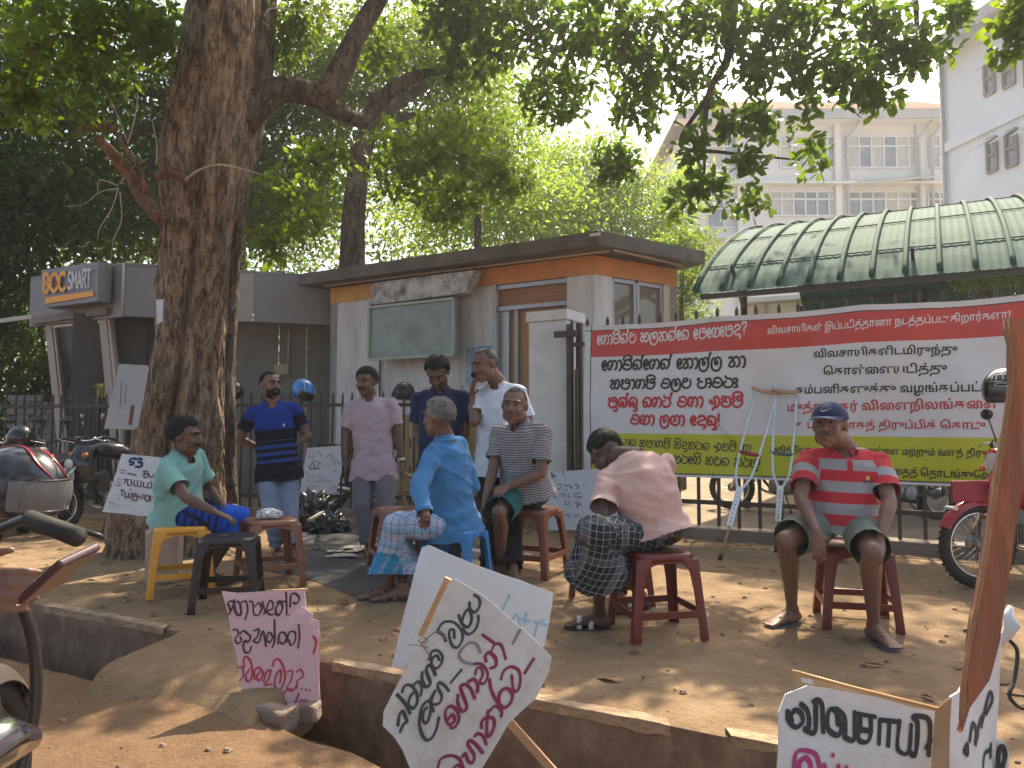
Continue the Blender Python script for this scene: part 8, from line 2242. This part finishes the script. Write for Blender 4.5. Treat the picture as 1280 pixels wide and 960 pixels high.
# ================================================================ HELMETS AND MOTORCYCLES
RUB = mat('tyre_rubber', (0.02, 0.02, 0.02), 0.85, 0.2, 12, dirt=(0.09, 0.065, 0.045), dscale=8, damt=0.5)
CHR = mat('chrome', (0.65, 0.65, 0.66), 0.15, 0.05, 10, metal=1.0)
BLK = mat('black_plastic', (0.018, 0.018, 0.02), 0.4, 0.2, 8, dirt=(0.06, 0.05, 0.04), dscale=6, damt=0.4)
ALU = mat('engine_alloy', (0.28, 0.27, 0.26), 0.45, 0.2, 12, metal=0.7, dirt=(0.08, 0.06, 0.045), dscale=9, damt=0.6)
def helmet(c, yaw, pitch, s, m, label, visor=None, stripe_m=None, roll=0, text=None, visor_up=False):
    r, f, u = head_axes(yaw, pitch, roll)
    t = thing('helmet', tuple(c), label, 'helmet')
    bm = bmesh.new(); bmesh.ops.create_icosphere(bm, subdivisions=5, radius=1)
    op = []
    for v in bm.verts:
        q = v.co.normalized()
        k = 1 + .03 * max(0, -q.z) + .05 * max(0, q.y) * max(0, -q.z)
        z = max(q.z, -.62)
        hole = abs(q.x) < .74 and q.y > .30 and -.42 < q.z < .30
        if hole: k *= .90
        v.co = c + (r * q.x * .128 + f * q.y * .158 * k + u * z * .138) * s
    me = bpy.data.meshes.new('shell'); bm.to_mesh(me); bm.free(); smooth(me)
    so = addmesh('shell', me, m, t)
    # rim trim
    mb = MB(); pts = []
    for i in range(41):
        a = 2 * math.pi * i / 40
        x = .74 * math.copysign(min(1, abs(math.cos(a)) * 1.25), math.cos(a)); z = -.06 + .36 * math.copysign(min(1, abs(math.sin(a)) * 1.25), math.sin(a))
        y = math.sqrt(max(.05, 1 - x * x - z * z))
        pts.append(c + (r * x * .130 + f * y * .160 + u * z * .140) * s)
    mb.tube(pts, .005 * s, 6); mb.build('rim', BLK, so)
    if visor:
        g = []
        z0, z1 = (-.40, .28) if not visor_up else (.22, .85)
        for j in range(9):
            row = []
            for i in range(21):
                a = R(-66) + R(132) * i / 20; z = z0 + (z1 - z0) * j / 8
                h = math.sqrt(max(.02, 1 - z * z)) if not visor_up else math.sqrt(max(.1, 1 - z * z * .75))
                row.append(c + (r * math.sin(a) * h * .137 + f * math.cos(a) * h * (.172 + (.03 if visor_up else 0)) + u * z * .145) * s)
            g.append(row)
        mb = MB(); mb.sheet(g); mb.build('visor', visor, so)
    if stripe_m:
        for x0 in ((-.34, .22) if stripe_m.name == 'stripe_red' else (0.75,)):
            pts = []
            for i in range(13):
                a = R(20) + R(100) * i / 12
                z = math.sin(a); y = math.cos(a) ; x = x0 + .18 * math.sin(i * .5)
                n_ = Vector((x, y, z)).normalized()
                pts.append(c + (r * n_.x * .1295 + f * n_.y * .1595 + u * n_.z * .1395) * s)
            mb = MB(); mb.tube(pts, [.002 + .005 * math.sin(math.pi * i / 12) for i in range(13)], 6, flat=.0025, side=r); mb.build('stripe', stripe_m, so)
    return t, so, (r, f, u)
M_vis = bpy.data.materials.new('smoky_visor'); MATS['smoky_visor'] = M_vis
N_, L_ = nodes_of(M_vis); b_ = N_['Principled BSDF']; b_.inputs['Base Color'].default_value = (0.85, 0.85, 0.84, 1); b_.inputs['Roughness'].default_value = 0.08; b_.inputs['Transmission Weight'].default_value = 0.85; b_.inputs['IOR'].default_value = 1.08
M_bv = mat('black_visor', (0.01, 0.01, 0.012), 0.08, spec=0.8)
qf = lambda px, py, o=0.10: (lambda b_: Vector((b_.x, b_.y, CAMZ + (533 - py) * b_.y / F)))(lpt(px) + LFN * o)
helmet(qf(383, 488), 60, -35, 1.05, mat('helmet_blue', (0.01, 0.16, 0.50), 0.2, coat=.6), 'glossy blue crash helmet hung on the railing right of the striped polo man', M_bv, mat('helmet_white_band', (.55, .6, .65), .3))
helmet(qf(508, 491), -20, 5, .98, mat('helmet_black', (0.015, 0.015, 0.017), 0.3), 'plain black crash helmet resting on the railing between the pink and navy shirts')
helmet(qf(297, 489), 30, -10, .95, mat('helmet_black', (0.015, 0.015, 0.017)), 'dark crash helmet on the railing just right of the tree trunk', M_bv)

DRIM = mat('dull_rim', (0.09, 0.08, 0.07), 0.5, metal=.5)
def wheel(root, x, z, Rr, w, name, spoked=True, dark=False):
    mb = MB(); mb.torus((x, 0, z), (0, 1, 0), Rr - w * .5, w * .5, 40, 10, 1.0)
    for i in range(40):                                    # tread blocks
        a = 2 * math.pi * i / 40
        c = Vector((x + math.cos(a) * (Rr - .002), 0, z + math.sin(a) * (Rr - .002)))
        mb.box(c, (.014, w * .62, .012), (Vector((-math.sin(a), 0, math.cos(a))), Vector((0, 1, 0)), Vector((math.cos(a), 0, math.sin(a)))))
    t = mb.build(name, RUB, root)
    mb = MB(); mb.torus((x, 0, z), (0, 1, 0), Rr - w * 1.02, .012, 40, 8, 1.6); mb.build('rim', DRIM if dark else CHR, t)
    mb = MB(); mb.cyl((x, -.045, z), (x, .045, z), .035, 16); mb.cyl((x, -.05, z), (x, -.02, z), .062, 20); mb.build('hub', ALU, t)
    mb = MB()
    if spoked:
        for i in range(28):
            a = 2 * math.pi * i / 28; b = a + (.35 if i % 2 else -.35); y = .03 if i % 4 < 2 else -.03
            mb.tube([(x + math.cos(b) * .033, y, z + math.sin(b) * .033), (x + math.cos(a) * (Rr - w), 0, z + math.sin(a) * (Rr - w))], .0017, 4)
    else:
        for i in range(6):
            a = 2 * math.pi * i / 6
            mb.bar((x + math.cos(a) * .03, 0, z + math.sin(a) * .03), (x + math.cos(a + .2) * (Rr - w), 0, z + math.sin(a + .2) * (Rr - w)), .028, .018, up=Vector((0, 1, 0)))
    sp = mb.build('spokes', (DRIM if dark else CHR) if spoked else BLK, t); sp['kind'] = 'stuff'
    return t
def fender(root, x, z, Rr, w, a0, a1, m):
    mb = MB(); g = []
    for i in range(19):
        a = R(a0 + (a1 - a0) * i / 18); row = []
        for j in range(9):
            q = (j - 4) / 4; rr = Rr + .025 - .045 * abs(q) ** 2.2
            row.append((x + math.cos(a) * rr, q * w, z + math.sin(a) * rr))
        g.append(row)
    mb.sheet(g); mb.sheet([[(px * 1 - (px - x) * .012, py * .97, pz - (pz - z) * .012) for px, py, pz in row] for row in g])
    return mb.build('mudguard', m, root)
def motorcycle(loc, yaw, m, style, label, group=None, near=False):
    """local x forward; yaw: heading angle in the ground plane (0 = +X)"""
    root = empty('motorcycle' if style != 'scooter' else 'scooter', loc, label, 'motorcycle', group, yaw)
    scoot = style == 'scooter'
    Rr = .235 if scoot else .30; xf, xr = (.60, -.60) if scoot else (.64, -.62)
    wheel(root, xf, Rr, Rr, .09 if scoot else .075, 'front_wheel', not scoot, near)
    wheel(root, xr, Rr, Rr, .09 if scoot else .085, 'rear_wheel', not scoot, near)
    fender(root, xf, Rr, Rr, .055, 25, 165, m); fender(root, xr, Rr, Rr, .065, 20, 170, BLK if not scoot else m)
    hx, hz = (.34, .93) if not scoot else (.36, .90)          # top of the steering head
    for sg in (-1, 1):
        mb = MB(); mb.tube([(xf, sg * .075, Rr), (xf - .10, sg * .075, Rr + .30), (hx + .02, sg * .075, hz - .08)], [.021, .021, .016], 10); mb.build('fork_leg', CHR if not (scoot or near) else BLK, root)
    mb = MB(); hb = catmull([(hx - .16, .36, hz + .06), (hx - .08, .26, hz + .09), (hx, .12, hz + .05), (hx, -.12, hz + .05), (hx - .08, -.26, hz + .09), (hx - .16, -.36, hz + .06)], 6)
    mb.tube(hb, .011, 8); bar_ = mb.build('handlebar', BLK if near or scoot else CHR, root)
    for sg in (-1, 1):
        mb = MB(); mb.tube([(hx - .075, sg * .25, hz + .09), (hx - .16, sg * .37, hz + .06)], [.017, .019], 12); mb.build('grip', RUB, bar_)
        mb = MB(); mb.tube(catmull([(hx - .02, sg * .22, hz + .085), (hx + .02, sg * .26, hz + .075), (hx - .05, sg * .38, hz + .045)], 5), .006, 6); mb.build('lever', CHR if not near else BLK, bar_)
        if near: continue
        mb = MB(); mb.tube([(hx - .06, sg * .21, hz + .10), (hx - .05, sg * .27, hz + .27)], .006, 6); ms = mb.build('mirror', BLK, root)
        mb = MB(); mb.ell((hx - .055, sg * .29, hz + .30), .012, .065, .042); mb.build('mirror_glass', M_bv, ms)
        mb = MB(); mb.tube([(hx + .06, sg * .08, hz - .10), (hx + .07, sg * .17, hz - .10)], .008, 6); mb.ell((hx + .075, sg * .19, hz - .10), .032, .022, .026); mb.build('indicator', mat('amber_lens', (0.75, 0.22, 0.02), 0.25), root)
    # headlight
    mb = MB()
    if style == 'cub' or style == 'roadster':
        mb.tube([(hx - .04, 0, hz - .03), (hx + .04, 0, hz - .03), (hx + .12, 0, hz - .04), (hx + .15, 0, hz - .045)], [.05, .085, .092, .088], 20); hl = mb.build('headlight_bowl', m, root)
        mb = MB(); mb.ell((hx + .15, 0, hz - .045), .02, .078, .078); mb.build('headlight', mat('lamp_glass', (0.55, 0.56, 0.56), 0.08, spec=.8), hl)
        mb = MB(); mb.torus((hx + .15, 0, hz - .045), (1, 0, 0), .084, .007, 24, 6); mb.build('headlight_ring', CHR, hl)
    else:
        g = []
        for j in range(9):
            z = hz - .40 + .40 * j / 8; w = (.17, .175, .18, .185, .18, .17, .15, .12, .07)[j]; xx = hx + .05 + .12 * math.sin(math.pi * (j + 1) / 10)
            g.append([(xx - .14 * (abs(k - 6) / 6) ** 2, (k - 6) / 6 * w, z) for k in range(13)])
        mb.sheet(g); mb.sheet([[(a - .02, b, c) for a, b, c in row] for row in g]); hl = mb.build('front_fairing', m if style == 'sport' else BLK, root)
        mb = MB(); mb.ell((hx + .165, 0, hz - .20), .03, .105, .055); mb.build('headlight', mat('lamp_glass', (0.55, 0.56, 0.56), 0.08), hl)
    if scoot:
        g = []
        for j in range(11):
            z = .20 + .52 * j / 10; w = .20 + .04 * math.sin(j / 3)
            g.append([(hx - .02 + .08 * math.cos(j / 6) - .10 * (abs(k - 5) / 5) ** 2 + (.05 if j < 3 else 0), (k - 5) / 5 * w, z) for k in range(11)])
        mb = MB(); mb.sheet(g); mb.sheet([[(a - .025, b, c) for a, b, c in row] for row in g]); mb.build('leg_shield', m, root)
        mb = MB(); mb.box((.05, 0, .23), (.50, .34, .06)); mb.build('floorboard', BLK, root, bevel=.02)
        mb = MB(); mb.tube([(-.10, 0, .34), (-.25, 0, .50), (-.55, 0, .56), (-.88, 0, .60)], [.12, .17, .17, .09], 16, flat=[.10, .17, .16, .06], side=Vector((0, 1, 0))); mb.build('body_cowl', m, root)
        seat_p = [(-.05, .70), (-.3, .72), (-.62, .76), (-.85, .78)]
    else:
        # frame tubes
        mb = MB()
        if style == 'cub':
            mb.tube([(xf - .07, 0, .58), (.50, 0, .70), (hx + .03, 0, hz - .10)], [.055, .075, .07], 12); mb.build('steering_cowl', m, root); mb = MB()
            mb.tube([(hx, 0, hz - .08), (.24, 0, .62), (.02, 0, .46), (-.22, 0, .50), (-.40, 0, .62)], [.05, .06, .065, .07, .07], 12, flat=[.05, .09, .10, .10, .09], side=Vector((0, 1, 0))); mb.build('frame', m, root)
            g = []
            for j in range(11):
                z = .30 + .50 * j / 10; w = .10 + .20 * math.sin(math.pi * min(1, (10 - j) / 8 + .15) * .5)
                g.append([(.27 - .06 * j / 10 + .10 * (j / 10) - .03 + .05 * (abs(k - 5) / 5) ** 2 * -1.2, (k - 5) / 5 * w, z) for k in range(11)])
            mb = MB(); mb.sheet(g); mb.sheet([[(a - .012, b, c) for a, b, c in row] for row in g]); mb.build('leg_shield', mat('shield_cream', (0.62, 0.62, 0.60), 0.35), root)
        else:
            mb.tube([(hx, 0, hz - .1), (.0, 0, .78), (-.45, 0, .74)], .022, 8); mb.tube([(hx, 0, hz - .15), (.22, 0, .40), (.1, 0, .25), (-.3, 0, .25), (-.42, 0, .70)], .02, 8); mb.build('frame', BLK, root)
            mb = MB(); mb.tube([(.30, 0, .86), (.20, 0, .88), (.02, 0, .86), (-.14, 0, .80), (-.20, 0, .77)], [.06, .125, .140, .105, .06], 18, flat=[.05, .085, .100, .07, .04], side=Vector((0, 1, 0))); tk = mb.build('fuel_tank', m, root)
            mb = MB(); mb.cyl((.12, 0, .965), (.12, 0, .985), .03, 16); mb.build('fuel_cap', CHR, tk)
            for sg in (-1, 1):
                mb = MB(); mb.prism([(-.15, sg * .10, .52), (-.40, sg * .11, .56), (-.42, sg * .10, .70), (-.18, sg * .10, .72)], Vector((0, sg * .02, 0))); mb.build('side_panel', m, root, bevel=.006)
        seat_p = [(-.15, .80), (-.35, .81), (-.60, .84), (-.80, .86)]
        # engine
        mb = MB(); mb.tube([(.16, 0, .36), (.0, 0, .35), (-.18, 0, .34)], [.11, .13, .10], 16, flat=[.10, .12, .10]); en = mb.build('engine', ALU, root)
        for k in range(9):
            q = k / 8; c = Vector((.14, 0, .46)).lerp(Vector((.20, 0, .62)), q) if style != 'cub' else Vector((.20, 0, .36)).lerp(Vector((.38, 0, .38)), q)
            mb = MB(); mb.box(c, (.14, .15, .007), (Vector((.94, 0, -.34)), Vector((0, 1, 0)), Vector((.34, 0, .94))) if style != 'cub' else (Vector((0, 0, 1)), Vector((0, 1, 0)), Vector((1, 0, 0)))); mb.build('cooling_fin', mat('fin_rust', (0.30, 0.12, 0.07), .6, .2, metal=.3) if near else ALU, en, bevel=.002)
        for sg in (-1, 1):
            mb = MB(); mb.cyl((-.04, sg * .10, .34), (-.04, sg * .155, .34), .095, 20, .085); mb.build('engine_cover', ALU, en, bevel=.006)
        mb = MB(); mb.tube(catmull([(.20, -.05, .56), (.30, -.08, .50), (.28, -.12, .30), (.10, -.14, .22), (-.2, -.15, .22)], 5), .018, 10); ex_ = mb.build('exhaust_pipe', CHR, root)
        mb = MB(); mb.tube([(-.2, -.15, .22), (-.3, -.155, .24), (-.8, -.16, .34), (-.86, -.16, .35)], [.02, .042, .045, .03], 14); mb.build('silencer', CHR, ex_)
        for sg in (-1, 1):
            mb = MB(); mb.cyl((.0, sg * .10, .25), (.0, sg * .26, .25), .012, 8); mb.cyl((.0, sg * .17, .25), (.0, sg * .27, .25), .018, 8); mb.build('foot_peg', RUB, root)
    mb = MB(); mb.tube([(x, 0, z) for x, z in seat_p], [.09, .13, .14, .09], 16, flat=[.035, .05, .05, .035], side=Vector((0, 1, 0))); mb.build('seat', mat('seat_vinyl', (0.025, 0.023, 0.023), 0.55), root)
    mb = MB(); mb.ell((-.92, 0, .68), .03, .07, .04); mb.build('tail_light', mat('red_lens', (0.5, 0.02, 0.02), 0.2), root)
    for sg in (-1, 1):
        mb = MB(); mb.tube([(xr, sg * .10, Rr), (xr + .10, sg * .12, .66)], [.022, .02], 10); mb.build('shock_absorber', CHR, root)
        mb = MB(); mb.bar((xr, sg * .07, Rr), (-.1, sg * .08, .32), .025, .04); mb.build('swing_arm', BLK, root)
    mb = MB(); mb.tube([(-.05, .12, .22), (-.12, .30, .01)], .010, 6); mb.build('side_stand', BLK, root)
    if not near: mb = MB(); mb.box((hx + .15, 0, hz - .32) if style != 'cub' else (hx + .23, 0, hz - .24), (.006, .22, .10)); pl_ = mb.build('number_plate', mat('plate_white', (0.6, 0.6, 0.58), 0.5) if style != 'cub' else m, root, bevel=.002)
    return root
RED = mat('bike_red', (0.30, 0.012, 0.018), 0.25, 0.1, 5, coat=.4, dirt=(0.14, 0.04, 0.03), dscale=6, damt=.35)
# red step-through at the right, in front of the banner
ax_ = P(1222, 675, 5.55); hd = Vector((-1, -.16, 0)).normalized(); ya = math.atan2(hd.y, hd.x)
rt_ = Vector((ax_.x, ax_.y, 0)) - hd * .64; rt_.z = path_h(rt_.x, rt_.y)
rb = motorcycle(tuple(rt_), ya, RED, 'cub', 'red step through motorcycle parked against the banner behind the orange plank')
# side plate bracket: maroon board over the front wheel
mb = MB(); mb.box((.70, .02, .68), (.30, .03, .15)); mb.build('front_board', mat('maroon_board', (0.26, 0.015, 0.035), .5, .08), rb, bevel=.01)
mb = MB(); mb.tube([(.84, -.05, .56), (.84, .05, .56)], .014, 8); mb.build('white_tip', mat('mud_tip_white', (.6, .58, .55), .4), rb)
hc_ = P(1256, 487, 5.45)
th, sho, (hr, hf, hu) = helmet(hc_, -38, 0, 1.12, mat('helmet_black_gloss', (0.012, 0.012, 0.014), 0.18, coat=.7), 'black open face helmet with white lettering hung on the red motorcycle')
# lettering on its brow
V_, F_, Wd = stroke_layout(['I', 'T', 'T', 'A'], LA, .18)
mb = MB(); out = []
for v in V_:
    a = (v.x / Wd - .5) * 1.1; z = .42 + v.y * .22
    h = math.sqrt(1 - z * z); out.append(hc_ + (hr * (-math.sin(a)) * h * .1315 + hf * math.cos(a) * h * .1625 + hu * z * .1415) * 1.12)
mb.add(out, F_); mb.build('lettering', mat('helmet_print', (.45, .50, .55), .4), sho)
mb = MB(); pts = []
for i in range(25):
    q = 2 * math.pi * i / 24; a = .30 * math.cos(q); z = .18 + .07 * math.sin(q); h = math.sqrt(1 - z * z)
    pts.append(hc_ + (hr * (-math.sin(a)) * h * .132 + hf * math.cos(a) * h * .163 + hu * z * .142) * 1.12)
mb.tube(pts, .003, 5); mb.build('emblem', mat('helmet_print', (.45, .50, .55)), sho)
# parked bikes behind the left fence end
GRP = 'motorcycles parked by the tree'
def at_g(px, d): q = online(px, Vector((0, d, 0)), Vector((1, 0, 0))); return (q.x, q.y, 0)
motorcycle(at_g(62, 8.9), math.atan2(-1, .22), mat('bike_silver', (0.30, 0.30, 0.31), .3, metal=.4), 'scooter', 'silver and black scooter facing the camera at the left edge', GRP)
motorcycle(at_g(150, 8.6), math.atan2(-.75, -.66), mat('bike_black', (0.02, 0.02, 0.022), .25, coat=.4), 'sport', 'black motorcycle with a pointed fairing just left of the tree', GRP)
motorcycle(at_g(10, 8.3), math.atan2(-.9, .5), mat('bike_black', (0.02, 0.02, 0.022)), 'scooter', 'dark scooter half cut off by the left edge of the photo', GRP)
helmet(P(27, 548, 8.2), 20, 0, 1.05, mat('helmet_black', (0.015, 0.015, 0.017)), 'black helmet sitting on the dark scooter at the far left', M_bv)
# behind the fence on the right
motorcycle(at_g(1120, 9.3), R(200), mat('bike_grey', (0.12, 0.12, 0.13), .4), 'roadster', 'grey motorcycle parked behind the fence below the banner at right', 'motorcycles in the shelter')
motorcycle(at_g(975, 10.4), R(160), mat('bike_black', (0.02, 0.02, 0.022)), 'roadster', 'black motorcycle parked behind the fence below the crutches', 'motorcycles in the shelter')
motorcycle(at_g(470, 11.0), R(20), mat('bike_black', (0.02, 0.02, 0.022)), 'roadster', 'black motorcycle in the yard behind the railing under the notice board', 'motorcycles in the yard')

# near motorcycle at the lower left with its rider
h2 = Vector((-.20, 1, 0)).normalized(); ya2 = math.atan2(h2.y, h2.x)
nb_ = motorcycle((-1.31, 1.42, -.22), ya2, mat('bike_dark_olive', (0.06, 0.05, 0.045), .35, dirt=(0.13, 0.09, 0.06), dscale=7, damt=.5), 'roadster', 'large dark motorcycle with chrome engine and crash bar in the near left corner', near=True)
nb_.scale = (1.12, 1.12, 1.12)
mb = MB(); mb.tube(catmull([(.30, -.03, .74), (.33, -.14, .86), (.36, -.21, .82), (.37, -.235, .62), (.30, -.20, .42), (.18, -.10, .28)], 6), .013, 10); mb.build('crash_bar', mat('crash_bar_black', (0.03, 0.025, 0.025), .3), nb_)
mb = MB(); mb.tube(catmull([(.30, .03, .74), (.33, .14, .86), (.36, .21, .82), (.37, .235, .62), (.30, .20, .42), (.18, .10, .28)], 6), .013, 10); mb.build('crash_bar', mat('crash_bar_black', (0.03, 0.025, 0.025)), nb_)
mb = MB(); mb.tube([(-.02, -.21, .58), (.08, -.22, .62), (.16, -.25, .62), (.22, -.29, .60)], [.05, .06, .05, .02], 14); mb.build('exhaust_guard', CHR, nb_)
helmet(P(22, 610, 2.2), 82, -6, .86, mat('helmet_grey_gloss', (0.03, 0.03, 0.038), 0.2, coat=.5), 'glossy dark grey helmet with red flashes and a clear visor on the near motorcycle', M_vis, mat('stripe_red', (.30, .02, .03), .25), visor_up=False)

def proj(v):
    w = v - CAM; k = w.dot(FWD)
    return (640 + F * w.x / k, 480 - F * w.dot(UPV) / k)
V3 = Vector
RP = dict(pel=V3((-1.30, .98, .80)), nk=V3((-1.28, 1.08, 1.29)), hd=V3((-1.27, 1.14, 1.44)), eR=V3((-1.04, 1.15, .96)), wR=V3((-.79, 1.17, .885)), eL=V3((-1.50, 1.25, .95)), wL=V3((-1.25, 1.35, .95)), kR=V3((-1.16, 1.40, .62)), aR=V3((-1.14, 1.34, .22)), kL=V3((-1.52, 1.42, .62)), aL=V3((-1.54, 1.36, .22)))
q = {k: proj(v) for k, v in RP.items()}
tR, JR, _, _ = person(dict(label='rider cut off by the left edge, only the hand holding a phone showing', s=1.0, d=1.05, pelvis=q['pel'], neck=q['nk'], neckd=1.16, head=q['hd'], headd=1.22, yaw=165, fyaw=150, fpitch=-15,
    elR=(*q['eR'], 1), wrR=(*q['wR'], 1), elL=(*q['eL'], 1), wrL=(*q['wL'], 1), knR=(*q['kR'], 1), anR=(*q['aR'], 1), knL=(*q['kL'], 1), anL=(*q['aL'], 1), toeR=170, toeL=190, plant=False,
    handR=dict(to=(80, 748, 1.16), pn=(0.1, 1, .3), th=(0, .2, 1), curl=.6),
    skin=(0.22, 0.12, 0.085), skinname='skin_light', hairmat=HB, hair=LINE_FULL, hthick=.015, seed=12,
    shirt=dict(mat=cloth('cloth_rider', (0.10, 0.10, 0.12)), sleeve=1.5, hem=-.07), lower=dict(kind='trousers', mat=cloth('cloth_black_trouser', (0.015, 0.015, 0.02)))))
t = thing('mobile_phone', tuple(P(62, 718, 1.13)), 'phone in a dark case held up in the near left hand', 'phone')
a = P(34, 748, 1.14); b = P(87, 699, 1.10); d = (b - a).normalized(); w = Vector((0.25, 1, 0.2)); w = (w - d * w.dot(d)).normalized(); n_ = d.cross(w)
mb = MB(); mb.box((a + b) / 2 + w * .02, ((b - a).length, .072, .011), (d, w, n_)); mb.build('body', mat('phone_case_maroon', (0.07, 0.03, 0.035), 0.3), t, bevel=0.004)
mb = MB(); mb.box((a + b) / 2 + w * .02 + n_ * .0062, ((b - a).length * .94, .066, .0012), (d, w, n_)); mb.build('screen', mat('phone_screen', (0.05, 0.05, 0.06), 0.08), t)

# ---------------------------------------------------------------- even haze volume added to imitate veiling glare
hz_ = MB(); hz_.box((0, 70, 21.5), (760, 560, 46)); ho = hz_.build('haze', None)
hm_ = bpy.data.materials.new('veil_haze'); N_, L_ = nodes_of(hm_)
N_.remove(N_['Principled BSDF']); pv = N_.new('ShaderNodeVolumePrincipled')
pv.inputs['Color'].default_value = (0.95, 0.97, 1.0, 1); pv.inputs['Density'].default_value = HAZE; pv.inputs['Anisotropy'].default_value = 0.45
L_.new(pv.outputs[0], N_['Material Output'].inputs['Volume'])
ho.data.materials.append(hm_); tag(ho, kind='stuff')
